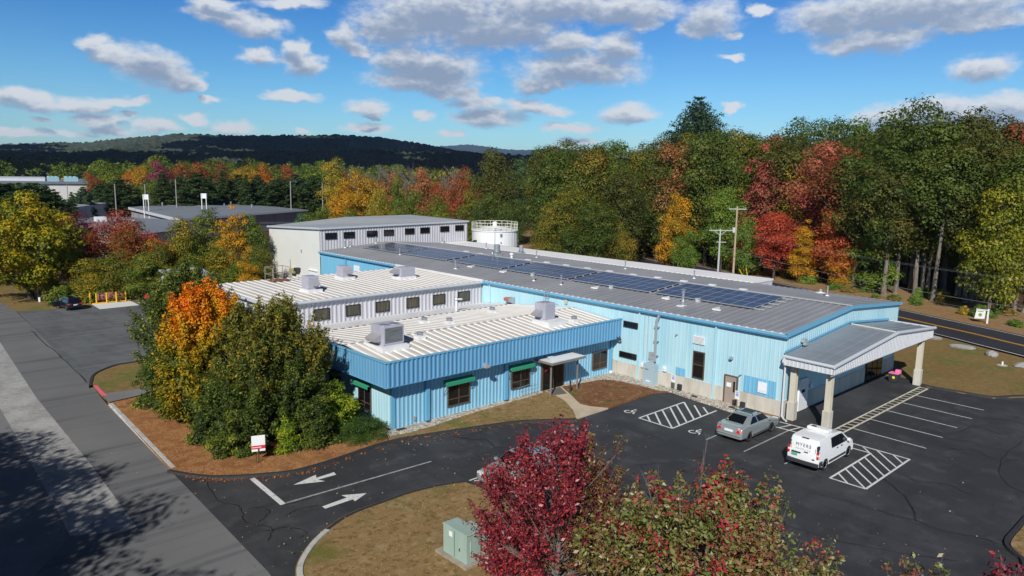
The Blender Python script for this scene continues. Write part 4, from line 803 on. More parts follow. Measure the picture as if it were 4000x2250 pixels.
# conduit stack & electrical
b=MB(); b.box(44.34,44.48,31.82,31.98,1.85,4.9); b.tube((44.40,31.9,4.9),(44.42,31.68,5.5),.10); 
for z in (2.3,3.4,4.5): b.box(44.36,44.62,31.72,32.1,z,z+.05)
for k in range(4): b.tube((44.42,32.02+.11*k,1.6),(44.42,32.02+.11*k,2.55-.05*k),.05)
b.box(44.36,44.6,32.0,32.45,2.0,2.5); b.build('conduit_riser',GALV,hall)
b=MB(); b.tube((44.56,33.1,1.8),(44.56,33.1,5.3),.018); b.tube((44.56,32.75,1.8),(44.56,32.75,5.2),.018); b.tube((44.56,33.1,5.3),(44.3,33.2,5.85),.018);b.tube((44.56,32.75,5.2),(44.3,32.9,5.85),.018); b.tube((44.3,33.2,5.84),(46.3,33.4,5.98),.018); b.build('cable',GALV,hall)
for yy in (33.1,32.78):
    b=MB(); b.box(44.46,44.6,yy-.11,yy+.11,1.15,1.55); b.lathe((44.46,yy,1.35),[(0,-.05),(.07,-.05),(.08,0)],10,'x'); b.build('meter_box',WHITE,hall)
b=MB(); b.box(44.46,44.6,30.9,31.2,1.26,1.68); b.lathe((44.46,31.05,1.5),[(0,-.06),(.08,-.05),(.1,0)],10,'x'); b.build('meter_box',WHITE,hall)
for yy,zz in ((25.6,3.36),(24.8,2.34),(30.11,4.24)):
    b=MB(); b.box(44.36,44.6,yy-.10,yy+.10,zz-.08,zz+.08) if yy==25.6 else b.tube((44.6,yy,zz),(44.42,yy+.1,zz-.03),.035); b.build('wall_lamp',STEEL if yy!=25.6 else GALV,hall)
b=MB(); b.box(46.6,47.0,21.5,21.8,4.88,5.1); b.box(46.62,46.98,21.42,21.62,4.70,4.92); b.build('wall_lamp',GALV,hall)['label']='floodlight under the gable trim'
# hood vent
b=MB(); b.add([(44.6,47.65,3.95),(44.6,48.35,3.95),(44.6,48.35,4.6),(44.6,47.65,4.6),(43.85,47.65,4.35),(43.85,48.35,4.35),(43.85,48.35,4.6),(43.85,47.65,4.6)],[(0,1,5,4),(4,5,6,7),(7,6,2,3),(0,4,7,3),(1,2,6,5)]); h_=b.build('exhaust_hood',GALV,hall)
b=MB(); b.box(43.83,43.85,47.7,48.3,4.38,4.58); b.box(43.9,44.2,47.7,48.3,4.601,4.63); b.build('damper',REDH,h_)
b=MB(); b.box(44.5,44.6,41.15,41.4,4.95,5.3); b.tube((44.55,41.27,4.95),(44.55,41.2,4.5),.02); b.build('junction_box',mat('beige_box',(.5,.48,.38),.6),hall)
# pipes looping onto the roof below
b=MB(); b.path([(44.55,42.2,4.75),(43.9,41.9,4.9),(42.6,41.2,4.8),(41.9,39.4,4.65)],.02); b.build('cable',GALV,hall)
# under the canopy
b=MB(); b.box(46.75,48.0,21.66,21.80,.05,2.25); dd=b.build('door',WHITE,hall); dd['label']='white steel door under the canopy'
b=MB(); b.box(47.1,47.5,21.63,21.66,1.3,1.5); b.build('push_plate',DARK,dd)
b=MB(); b.box(58.0,61.2,21.72,21.81,.02,2.7); ve=b.build('entry_doors',BFRAME,hall)
for k in range(3):
    b=MB(); b.box(58.1+1.03*k,59.0+1.03*k,21.69,21.72,.12,2.5); b.build('pane',GLASS,ve)
b=MB(); b.box(48.5,48.8,21.7,21.78,1.35,1.7); b.build('notice',SIGNW,hall); b=MB(); b.box(58.75,59.05,21.66,21.69,1.6,1.95); b.build('notice',SIGNW,hall)

# ===== entrance canopy
can=thing('entrance_canopy','grey gabled drive-under canopy on concrete pillars at the near end of the hall','canopy',(53,20,0))
def zc_(x): return 4.36+(x-44.15)*(5.14-4.36)/(54.15-44.15) if x<54.15 else 5.14-(x-54.15)*(5.14-4.42)/(61.9-54.15)
b=MB(); b.ribroof((44.15,18.45,4.30),(44.15,21.70,4.36),(54.15,18.45,5.06),(54.15,21.70,5.14),sp=.66,h=.04,wid=.07)
b.ribroof((61.85,21.70,4.44),(61.85,18.45,4.40),(54.15,21.70,5.14),(54.15,18.45,5.06),sp=.66,h=.04,wid=.07); b.cm=0
b.build('roof',[GROOF2,GROOF2],can)
b=MB(); b.tube((54.15,18.5,5.10),(54.15,21.6,5.18),.06); b.build('ridge_cap',mat('cream_cap',(.5,.5,.46),.5),can)
b=MB(); b.tube((44.05,18.38,4.28),(54.15,18.38,5.05),.13,n=10); b.tube((54.15,18.38,5.05),(61.95,18.38,4.40),.13,n=10); b.tube((44.08,18.38,4.28),(44.08,21.65,4.33),.11,n=10); b.tube((61.92,18.38,4.38),(61.92,21.65,4.42),.10,n=10); b.build('gutter',GTRIM,can)
b=MB(); b.ribwall((44.12,18.42),(54.15,18.42),(3.74,3.70),4.2,4.97,(0,-1),sp=.27,dep=.025,wid=.09); b.ribwall((54.15,18.42),(61.85,18.42),(3.70,3.66),4.97,4.33,(0,-1),sp=.27,dep=.025,wid=.09)
b.ribwall((44.12,21.7),(44.12,18.44),3.76,4.22,4.22,(-1,0),sp=.27,dep=.025,wid=.09); b.ribwall((61.86,18.44),(61.86,21.7),3.70,4.33,4.33,(1,0),sp=.27,dep=.025,wid=.09); b.build('fascia',PGSID,can)
b=MB(); b.box(44.16,61.8,18.5,21.7,3.80,3.84); b.box(44.10,61.86,18.46,18.56,3.64,3.70) ; b.build('soffit',mat('soffit_grey',(.33,.35,.38),.6),can)
b=MB(); b.add([(44.4,21.75,4.42),(54.15,21.75,5.2),(54.15,21.75,5.36),(44.4,21.75,4.58)],[(0,1,2,3)]); b.add([(54.15,21.74,5.2),(61.8,21.74,4.50),(61.8,21.74,4.66),(54.15,21.74,5.36)],[(0,1,2,3)]); b.build('flashing',TBLUE,can)
for (px,py) in ((44.95,21.25),(44.82,18.86),(60.5,18.8),(60.4,21.4)):
    if py>21.3: continue
    pl=MB(); pl.box(px-.25,px+.25,py-.25,py+.25,0,1.25); pr_=pl.build('pillar',CONC,can,bevel=.03)
    b=MB(); b.box(px-.17,px-.04,py-.19,py+.19,1.25,3.8); b.box(px+.04,px+.17,py-.19,py+.19,1.25,3.8); b.box(px-.04,px+.04,py-.05,py+.05,1.25,3.8); b.build('post_shaft',mat('cream_concrete',(.56,.52,.42),.8,noise=[((3,3,.3),3,(.46,.42,.33),.5,.7)]),pr_)
b=MB(); b.path([(44.0,21.55,4.25),(43.95,21.62,4.0),(44.42,21.66,3.6),(44.42,21.66,.25),(44.25,21.4,.12),(44.1,21.15,.1)],.065); b.build('downspout',PGSID,can)
# small lamp on pillar
b=MB(); b.box(45.02,45.3,18.7,18.9,3.35,3.43); b.build('lamp',GTRIM,can)

# ===== front office wing
wing=thing('office_wing','low blue office wing with deep ribbed parapet and white ribbed roof','wing',(33,42,0))
WB=36.18
b=MB(); b.ribwall((23.8,WB),(44.6,WB),.10,3.1,3.1,(0,-1),sp=.305,dep=.055,wid=.11); b.build('front_wall_siding',WCYAN,wing)
b=MB(); b.ribwall((23.8,52.2),(23.8,WB),.10,3.1,3.1,(-1,0),sp=.305,dep=.02,wid=.09); b.build('side_wall_siding',LCYAN,wing)
b=MB(); b.box(23.72,23.98,36.10,36.26,.1,3.0); b.build('corner_trim',TBLUE,wing)
for x in (26.36,33.06): b=MB(); b.box(x-.14,x+.14,35.98,36.16,.1,3.08); b.build('downspout',TBLUE,wing)
b=MB(); b.box(44.30,44.42,36.0,36.14,.2,3.08); b.build('downspout',TBLUE,wing)
for q in ((26.2,26.5,35.85,36.1),(32.9,33.2,35.85,36.1),(23.9,24.5,35.7,35.95)): b=MB(); b.box(*q,.10,.17); b.build('splash_block',PLAST,wing)
b=MB(); b.box(44.28,44.44,35.92,36.12,.1,.30); b.build('downspout_boot',SIGNW,wing)
b=MB(); b.ribwall((22.85,35.35),(44.45,35.35),3.1,4.56,4.56,(0,-1),sp=.33,dep=.07,wid=.13); b.ribwall((22.85,52.2),(22.85,35.35),3.1,4.56,4.56,(-1,0),sp=.33,dep=.03,wid=.11)
b.ribwall((44.45,35.35),(44.6,35.35),3.1,4.56,4.56,(0,-1),sp=.2,dep=.01)
b.build('parapet_fascia',FBLUE,wing)
b=MB(); b.box(22.78,44.58,35.27,35.50,4.565,4.63); b.box(22.78,23.02,35.50,48.4,4.565,4.63); b.box(22.80,44.5,35.30,35.40,3.05,3.095); b.box(22.80,22.9,35.40,52.2,3.05,3.095); b.build('parapet_cap',TBLUE,wing)
b=MB(); b.box(22.9,23.78,35.42,52.2,3.10,3.14); b.box(23.78,44.58,35.42,36.16,3.10,3.14); b.build('soffit',FBLUE,wing)
b=MB(); b.ribroof((23.02,35.5,4.28),(44.58,35.5,4.28),(23.02,40.4,4.75),(44.58,40.4,4.75),sp=.62,h=.05,wid=.26,pan=0,rib=1)
b.ribroof((44.58,48.2,3.93),(23.02,48.2,3.93),(44.58,40.4,4.75),(23.02,40.4,4.75),sp=.62,h=.05,wid=.26,pan=0,rib=1)
rf=b.build('roof',[DROOF,WROOF],wing)
b=MB(); x=23.02; b.box(23.02,44.58,40.32,40.48,4.80,4.83); b.build('ridge_cap',WROOF,rf)
b=MB(); b.quad((22.95,48.15,3.99),(44.58,48.15,3.99),(44.58,52.28,3.52),(22.95,52.28,3.52)); b.box(22.85,23.0,48.1,52.2,3.6,4.56); b.build('roof_membrane',WMEM,wing)
for (a0,a1,z0,z1) in ((27.97,29.81,.68,2.13),(33.58,35.36,.78,2.08),(42.15,43.88,.68,2.1)):
    c_=(a0+a1)/2
    wall_window(wing,'y',36.12,a0,a1,z0,z1,-1,BRONZE,GLASS,mull=(c_,),rails=[(z0+.47,a0+.07,c_-.04),(z0+.47,c_+.04,a1-.07)])
    if a0<40:
        bb=MB(); n=20; w0,w1=a0-.3,a1+.18
        # sloping green valance with scalloped hem
        bb.quad((w0,36.1,2.52),(w1,36.1,2.52),(w1,35.72,2.40),(w0,35.72,2.40)) 
        for i in range(n):
            x0=w0+(w1-w0)*i/n; x1=w0+(w1-w0)*(i+1)/n; bb.add([(x0,35.72,2.40),(x1,35.72,2.40),(x1,35.72,2.19),((x0+x1)/2,35.72,2.15),(x0,35.72,2.19)],[(4,3,2,1,0)])
        bb.quad((w0,35.72,2.40),(w0,35.72,2.2),(w0,36.1,2.35),(w0,36.1,2.52)); bb.quad((w1,35.72,2.2),(w1,35.72,2.40),(w1,36.1,2.52),(w1,36.1,2.35))
        aw=bb.build('awning',AWN,wing); 
        bb=MB(); bb.tube((w0+.02,35.74,2.18),(w0+.02,36.1,1.55),.02); bb.tube((w1-.02,35.74,2.18),(w1-.02,36.1,1.55),.02); bb.build('awning_arm',BRONZE,aw)
for a0,a1 in ((38.45,39.95),(42.2,43.7)):
    wall_window(wing,'x',23.76,a0,a1,.68,2.13,-1,BRONZE,GLASS,mull=((a0+a1)/2,),rails=[(1.15,a0+.07,(a0+a1)/2-.04),(1.15,(a0+a1)/2+.04,a1-.07)])
    bb=MB(); bb.quad((23.72,a1+.2,2.5),(23.72,a0-.2,2.5),(23.36,a0-.2,2.38),(23.36,a1+.2,2.38)); bb.quad((23.36,a0-.2,2.38),(23.36,a0-.2,2.2),(23.36,a1+.2,2.2),(23.36,a1+.2,2.38)); bb.build('awning',AWN,wing)
b=MB(); b.box(36.52,38.9,36.02,36.16,.1,2.25); ent=b.build('entry_door',BRONZE,wing); ent['label']='dark glazed entrance under the small flat canopy'
b=MB(); b.box(36.66,37.66,35.98,36.02,.16,2.1); b.box(37.78,38.72,35.98,36.02,.16,2.1); b.build('pane',GLASS,ent)
b=MB(); b.box(36.8,37.05,35.95,35.98,1.55,1.68); b.build('sticker',SIGNR,ent)
b=MB(); b.box(35.85,39.35,34.35,36.1,2.46,2.62); ec=b.build('door_canopy',mat('dark_canopy_edge',(.20,.185,.17),.5),wing); ec['label']='small flat white-topped canopy on two posts over the entrance'
b=MB(); b.box(35.9,39.3,34.4,36.08,2.623,2.65); b.add([(35.95,34.5,2.655),(37.5,34.5,2.655),(36.8,36.05,2.80)],[(0,1,2)]); b.build('canopy_top',WMEM,ec)
for x in (36.2,38.98):
    b=MB(); b.box(x-.045,x+.045,34.75,34.84,.1,2.46); b.build('post',mat('grey_post',(.22,.20,.19),.5),ec)
b=MB(); b.box(30.28,30.5,35.0,35.3,3.22,3.4) ; b.box(30.2,30.58,34.9,35.15,3.12,3.24); b.build('wall_lamp',GALV,wing)
b=MB(); b.box(25.3,25.45,36.05,36.14,.36,.62); b.build('socket_box',GALV,wing)
b=MB(); b.tube((44.0,35.3,3.2),(44.2,35.05,3.0),.06); b.tube((44.35,35.3,3.2),(44.25,35.05,3.0),.05); b.build('wall_lamp',PLAST,wing)

# ===== middle grey wing
gw=thing('grey_wing','grey ribbed middle wing with a row of small windows and white ribbed roof','wing',(34,58,0))
YG=52.3
b=MB(); b.ribwall((23.6,YG),(44.6,YG),3.3,5.46,5.46,(0,-1),sp=.40,dep=.07,wid=.15); b.build('front_wall_siding',GSID,gw)
b=MB(); b.ribwall((23.6,63.9),(23.6,YG),0,5.46,5.46,(-1,0),sp=.40,dep=.03,wid=.12); b.box(23.64,44.6,63.7,63.85,0,5.5); b.build('side_wall_siding',PGSID,gw)
b=MB(); b.ribroof((23.35,52.05,5.60),(44.4,52.05,5.60),(23.35,64.0,5.72),(44.4,64.0,5.72),sp=.63,h=.05,wid=.26,pan=0,rib=1); b.build('roof',[DROOF,WROOF],gw)
b=MB(); b.tube((23.3,51.98,5.52),(44.5,51.98,5.52),.13,n=10); b.tube((23.3,51.98,5.52),(23.3,64.0,5.62),.13,n=10); b.box(23.35,44.55,52.08,52.2,5.40,5.50); b.build('gutter',GTRIM,gw)
for a0,a1 in ((41.67,43.07),(38.79,40.17),(35.93,37.27),(32.85,34.21),(30.02,31.33),(27.16,28.51),(24.3,25.66)):
    wall_window(gw,'y',52.27,a0,a1,3.90,4.83,-1,BFRAME,GLASS2,fw_=.06,dep=.08)
# ===== tall rear block
tb=thing('rear_block','tall grey block with eight high windows and a plain off-white end wall','block',(56.6,91,0))
b=MB(); b.ribwall((44.61,83.8),(68.55,83.8),5.0,8.42,8.62,(0,-1),sp=.42,dep=.05,wid=.16); b.build('front_wall_siding',GSID,tb)
b=MB(); b.add([(44.6,98.4,0),(44.6,83.85,0),(44.6,83.85,8.42),(44.6,98.4,7.75)],[(0,1,2,3)]); b.build('end_wall',STUCCO,tb)
b=MB(); b.add([(68.55,83.85,0),(68.55,98.4,0),(68.55,98.4,8.6),(68.55,83.85,8.6)],[(0,1,2,3)]); b.quad((68.55,98.4,0),(44.6,98.4,0),(44.6,98.4,7.75),(68.55,98.4,8.6)); b.quad((64.2,83.84,0),(68.55,83.84,0),(68.55,83.84,5.2),(64.2,83.84,5.2)); b.build('rear_shell',GSID,tb)
b=MB(); b.add([(44.45,83.65,8.62),(68.7,83.65,8.84),(68.7,98.6,8.95),(57,98.6,8.9),(44.45,98.6,7.98)],[(0,1,2,3,4)]); b.build('roof',TROOF,tb)
b=MB()
def beam(b,p0,p1,h,t):
    p0=Vector(p0);p1=Vector(p1);d=(p1-p0).normalized();n_=Vector((-d.y,d.x,0)).normalized()*t/2; z=Vector((0,0,h))
    vs=[p0-n_,p1-n_,p1+n_,p0+n_]; b.add(vs+[v+z for v in vs],[(0,3,2,1),(4,5,6,7),(0,1,5,4),(1,2,6,5),(2,3,7,6),(3,0,4,7)])
beam(b,(44.4,83.66,8.42),(68.7,83.66,8.63),.22,.2); beam(b,(44.42,83.8,8.43),(44.42,98.5,7.80),.24,.2); b.build('roof_trim',GTRIM,tb)
for a0,a1,z0,z1 in ((45.35,46.95,7.14,7.96),(47.96,49.56,7.15,7.97),(51.4,53.0,7.18,7.99),(54.0,55.6,7.22,8.02),(57.42,59.0,7.27,8.08),(60.0,61.6,7.30,8.11),(63.53,65.1,7.36,8.16),(66.2,67.8,7.40,8.22)):
    wall_window(tb,'y',83.77,a0,a1,z0,z1,-1,BFRAME,GLASS,fw_=.05,dep=.09)
b=MB(); b.box(44.50,44.6,84.75,86.7,0,2.9); b.box(44.35,44.6,84.6,86.85,3.0,3.1); b.build('loading_door',WHITE,tb)
b=MB(); b.box(44.0,44.6,90.2,91.4,2.2,2.75); b.build('equipment_box',OLIVEP,tb); b=MB(); b.box(44.0,44.6,89.2,90.0,2.55,3.0); b.build('exhaust_hood',PLAST,tb)
b=MB(); b.box(44.5,44.6,88.6,88.85,5.1,5.5); b.build('wall_lamp',GALV,tb)
# ===== white roofed lean-to on the far side
le=thing('lean_to','long low annex with a bright white flat roof along the far side of the hall','annex',(66.2,59,0))
b=MB(); b.box(64.16,68.1,35.2,83.6,0,5.62); b.build('wall',PGSID,le)
b=MB(); b.box(64.16,68.2,35.15,83.7,5.625,5.80); b.build('roof',mat('bright_white_roof',(.80,.80,.81),.6,noise=[(.4,3,(.74,.74,.76),.4,.7)]),le)
b=MB(); b.box(68.2,68.34,35.1,83.7,5.66,5.80); b.build('gutter',BRONZE,le)

# ===== roof equipment : each a thing of its own
def roof_z(x,y):
    if y<51.9 and x<44.6: return 4.75-(40.4-y)*.096 if y<40.4 else 4.75-(y-40.4)*.105
    if x<44.6: return 5.62
    return 5.70+(x-44.45)*.0764 if x<54.4 else 6.46-(x-54.4)*.0764
def hvac(x0,x1,y0,y1,zb,zt,curb,label,hood='left',fans=1):
    e=thing('rooftop_unit',label,'air conditioner',((x0+x1)/2,(y0+y1)/2,zb-.1),0,'air conditioning units on the white roofs')
    b=MB(); b.box(curb[0],curb[1],curb[2],curb[3],zb-.25,zb+.22); b.build('curb',WMEM,e)
    zb2=zb+.22; b=MB(); b.box(x0,x1,y0,y1,zb2+.08,zt); b.box(x0+.02,x1-.02,y0+.02,y1-.02,zb2,zb2+.079); c=b.build('casing',HVAC,e,bevel=.02)
    b=MB(); 
    b.box(x0+.12,x1-.12,y0-.012,y0+.01,zb2+.18,zt-.12); b.build('coil_panel',HVACD,c) if fans>1 else (b.build('coil_panel',mat('unit_panel',(.36,.37,.43),.5),c))
    cx,cy=(x0+x1)/2,(y0+y1)/2
    for i in range(fans):
        fx=cx+(0 if fans==1 else (-.36+.72*i)); b=MB(); b.lathe((fx,cy-(.2 if fans>1 else 0),zt),[(0,.012),(.24,.012),(.27,.012)],20); f=b.build('fan_opening',DARK,e)
        b=MB(); b.lathe((fx,cy-(.2 if fans>1 else 0),zt),[(.27,0),(.27,.04),(.33,.04),(.33,0)],20)
        for k in range(4):
            t=math.pi*k/4; b.tube((fx-.28*math.cos(t),cy-(.2 if fans>1 else 0)-.28*math.sin(t),zt+.035),(fx+.28*math.cos(t),cy-(.2 if fans>1 else 0)+.28*math.sin(t),zt+.035),.008,n=4)
        b.build('fan_guard',STEEL,f)
    hz=zb2+.25; hh=.5
    if hood=='left':
        b=MB(); b.add([(x0,y0+.25,hz+hh),(x0,y1-.15,hz+hh),(x0,y0+.25,hz),(x0,y1-.15,hz),(x0-.55,y0+.25,hz+.22),(x0-.55,y1-.15,hz+.22),(x0-.5,y0+.25,hz+.05),(x0-.5,y1-.15,hz+.05)],[(0,4,5,1),(4,6,7,5),(2,3,7,6),(0,2,6,4),(1,5,7,3)])
    else:
        b=MB(); b.add([(x0+.45,y0,hz+hh),(x1-.02,y0,hz+hh),(x0+.45,y0,hz),(x1-.02,y0,hz),(x0+.3,y0-.42,hz+.06),(x1-.02,y0-.42,hz+.06)],[(0,1,5,4),(2,4,5,3),(0,4,2),(1,3,5)])
    b.build('intake_hood',mat('hood_grey',(.30,.30,.33),.5),e)
    return e
hvac(24.5,26.05,38.15,39.6,4.6,6.08,(24.25,26.25,37.85,40.1),'large twin-fan air conditioner at the near corner of the white roof','left',2)
hvac(38.4,39.5,37.7,38.8,4.62,6.10,(38.05,39.95,36.9,38.7),'single-fan air conditioner near the right end of the office roof','left',1)
hvac(28.35,29.35,55.5,56.6,5.66,6.95,(28.2,29.5,55.15,56.75),'air conditioner in the foreground of the upper white roof, near its left end','front',1)
hvac(34.25,35.25,60.2,61.3,5.70,6.90,(34.1,35.4,59.8,61.4),'air conditioner farthest back on the upper white roof','front',1)
hvac(38.7,40.3,57.1,58.4,5.68,6.75,(38.6,40.4,57.0,58.6),'wide air conditioner in the middle of the upper white roof','left',1)
def curb_vent(x,y,label,z=None,s=1):
    z=roof_z(x,y) if z is None else z
    e=thing('roof_vent',label,'roof vent',(x,y,z),0,'mushroom vents on the office roof')
    b=MB(); b.box(x-.3*s,x+.3*s,y-.3*s,y+.3*s,z-.05,z+.22*s); b.build('curb',WMEM,e)
    b=MB(); b.lathe((x,y,z+.22*s),[(.17*s,0),(.17*s,.08*s),(.24*s,.10*s),(.25*s,.17*s),(.16*s,.24*s),(0,.26*s)],16); b.build('cap',STEEL,e)
curb_vent(28.1,39.3,'mushroom vent beside the large twin-fan unit'); curb_vent(32.3,44.6,'mushroom vent on the back slope of the office roof, nearer the grey wing'); curb_vent(33.0,42.4,'mushroom vent with a thin spike just behind the roof ridge')
curb_vent(39.3,44.7,'mushroom vent near the downspout on the hall wall'); curb_vent(41.2,37.3,'mushroom vent at the right corner of the office roof')
e=thing('antenna','thin white spike on the office roof vent','antenna',(33.0,42.4,4.95)); b=MB(); b.tube((33,42.4,4.9),(33,42.4,5.5),.015); b.build('rod',WHITE,e)
def pipe_vent(x,y,h,label,r=.06,cap=True,flash=True,z=None,group='pipe vents on the grey roof'):
    z=roof_z(x,y) if z is None else z
    e=thing('vent_pipe',label,'vent pipe',(x,y,z),0,group)
    b=MB(); b.tube((x,y,z-.05),(x,y,z+h),r,n=10); 
    if cap: b.lathe((x,y,z+h),[(r,-.02),(r*1.7,0),(r*1.7,.05),(0,.07)],12)
    b.build('pipe',STEEL,e)
    if flash: b=MB(); b.lathe((x,y,z+.05),[(r*3.2,0),(r*1.5,.06),(r,.1)],12); b.build('flashing',WHITE,e)
    return e
pipe_vent(47.1,44.3,.9,'tall slim pipe on the near roof slope opposite the third solar array'); pipe_vent(46.92,47.6,.85,'slim pipe on the near roof slope, second one from the slim third-array pipe')
pipe_vent(46.57,58.8,.95,'pipe with a square base near the white flashing',r=.08); pipe_vent(48.5,71.8,.8,'pipe in front of the far solar array')
pipe_vent(52.3,83.0,.9,'pipe at the far end of the ridge by the tall block'); pipe_vent(48.54,83.2,.7,'short pipe against the tall block'); pipe_vent(47.7,83.0,.9,'capped pipe with white base against the tall block',r=.07)
pipe_vent(59.8,60.3,.8,'pipe on the far slope right of the metal ventilators'); pipe_vent(63.4,73.5,.8,'pipe at the far eave left of the metal ventilators'); pipe_vent(60.2,47.5,.8,'pipe on the far slope above the fourth solar array'); pipe_vent(59.7,38.8,.75,'pipe on the far slope above the nearest gap'); 
pipe_vent(60.0,26.1,.85,'pipe nearest the road-side gable'); pipe_vent(62.3,27.7,.40,'short fat white pipe near the road-side gable',r=.14,cap=False)
pipe_vent(63.5,83.2,.8,'pipe at the corner of the tall block and the white annex')
# stack
e=thing('flue_stack','metal flue stack with round cap in front of the nearest solar array','flue',(47.12,31.48,5.9)); x,y,z=47.12,31.48,5.9
b=MB(); b.lathe((x,y,z),[(.13,-.05),(.13,.28),(.19,.36),(.10,.5),(.10,1.0),(.16,1.02),(.16,1.1),(.12,1.12),(.12,1.2),(.22,1.22),(.22,1.27),(0,1.32)],16); b.build('stack',STEEL,e)
b=MB(); b.box(x-.45,x+.2,y-.3,y+.3,z-.02,z+.05); b.build('base_flashing',WHITE,e)
def drum(x,y,s,h,label):
    z=roof_z(x,y); e=thing('roof_ventilator',label,'ventilator',(x,y,z),0,'metal roof ventilators')
    b=MB(); b.box(x-.42*s,x+.42*s,y-.42*s,y+.42*s,z-.1,z+.28*s); b.build('curb',GALV,e)
    b=MB(); b.lathe((x,y,z+.28*s),[(.36*s,0),(.48*s,.10*s),(.5*s,.2*s),(.34*s,.3*s),(.36*s,.34*s),(.36*s,h),(.33*s,h+.04),(.15*s,h+.05),(0,h+.0)],20); b.build('drum',STEEL,e)
drum(56.0,63.0,1,.95,'large metal drum ventilator on the far slope'); drum(63.3,66.6,.75,.8,'drum ventilator at the far eave beside the white annex')
drum(53.9,61.4,.45,.35,'small ventilator at the ridge beside the large drum')
e=thing('roof_ventilator','small white cowl at the ridge right of the large drum','ventilator',(54.9,59.3,6.4),0,'metal roof ventilators'); b=MB(); b.lathe((54.9,59.3,6.4),[(.2,0),(.14,.1),(.12,.4),(.24,.45),(.24,.58),(.1,.64),(0,.64)],14); b.build('cowl',WHITE,e)
# rooftop white brackets / junctions
jn=[(54.9,67.4),(54.6,64.5),(54.9,56.8),(55.0,54),(54.9,51.1),(54.8,48.1),(54.9,45.3),(54.8,42.35),(55.05,39.7),(55.1,36.9),(55.1,34),(55.0,31.0)]
src=None
for (x,y) in jn:
    if src is None:
        src=thing('ridge_bracket','small white bracket on the grey ridge','bracket',(x,y,6.43),0,'white brackets along the roof ridge'); b=MB(); b.box(x-.1,x+.3,y-.28,y+.28,6.44,6.54); b.build('plate',WHITE,src)
    else: copy_thing(src,(x,y,6.43))
def snow(x,y,label):
    z=roof_z(x,y); e=thing('roof_bracket',label,'bracket',(x,y,z),0,'white brackets on the near roof slope')
    b=MB(); b.box(x,x+.9,y,y+.12,z+.05,z+.17); b.box(x,x+.12,y-.55,y,z+.05,z+.17); b.build('bracket',WHITE,e)
for x,y,l in ((47.6,41.1,'white L-shaped bracket before the third array'),(47.9,33.9,'white L-shaped bracket before the nearest gap'),(47.1,28.8,'white L-shaped bracket nearest the gable'),(48.0,58.5,'white L-shaped bracket near the white flashing'),(48.0,53.5,'white L-shaped bracket right of the white flashing')): snow(x,y,l)
for x,y,l in ((48.6,39.8,'small grey box at the edge of the second array'),(48.7,31.2,'small grey box at the edge of the nearest array'),(48.6,49.5,'small grey box at the edge of the third array')):
    z=roof_z(x,y); e=thing('combiner_box',l,'box',(x,y,z),0,'combiner boxes'); b=MB(); b.box(x-.12,x+.12,y-.14,y+.14,z+.02,z+.3); b.box(x-.16,x+.16,y-.18,y+.18,z+.3,z+.33); b.build('casing',GTRIM,e)
# pipe on office roof by the grey wing
e=thing('vent_pipe','thick white pipe with a grey elbow before the grey wing windows','vent pipe',(38.6,48.6,3.9)); b=MB(); b.tube((38.6,48.6,3.8),(38.6,48.6,4.85),.10); b.build('pipe',WMEM,e); b=MB(); b.lathe((38.6,48.6,4.9),[(0,-.1),(.13,-.05),(.15,.05),(.1,.15),(0,.2)],12); b.tube((38.6,48.6,4.95),(39.0,48.3,4.95),.1); b.build('elbow',STEEL,e)
# roof ladder
e=thing('roof_ladder','metal ladder leaning on the hall eave behind the air conditioner','ladder',(44.2,43.2,4.4)); b=MB()
for dy in (-.2,.2): b.tube((43.9,43.25+dy,4.45),(44.3,43.25+dy,5.95),.03)
for k in range(5): b.tube((43.95+.08*k,43.05,4.6+.3*k),(43.95+.08*k,43.45,4.6+.3*k),.02)
b.build('rails_and_rungs',STEEL,e)
# roof access cage at the far left of upper roof
e=thing('access_platform','rusty steel access platform with railings at the back edge of the upper white roof','platform',(29,62.8,5.7)); b=MB(); b.box(28.3,30.0,62.0,63.2,5.78,5.84); b.build('deck',RUST,e)
b=MB()
for (x,y) in ((28.3,62.0),(30.0,62.0),(30.0,63.6),(28.3,63.6),(29.1,63.6)): b.tube((x,y,5.7),(x,y,7.0),.035)
for z in (6.35,6.97): b.path([(28.3,62,z),(28.3,63.6,z),(30,63.6,z),(30,62,z)],.03)
b.tube((30.0,62,5.7),(30.0,62,7.7),.03); b.build('railing',mat('dull_rail',(.26,.20,.18),.6),e)
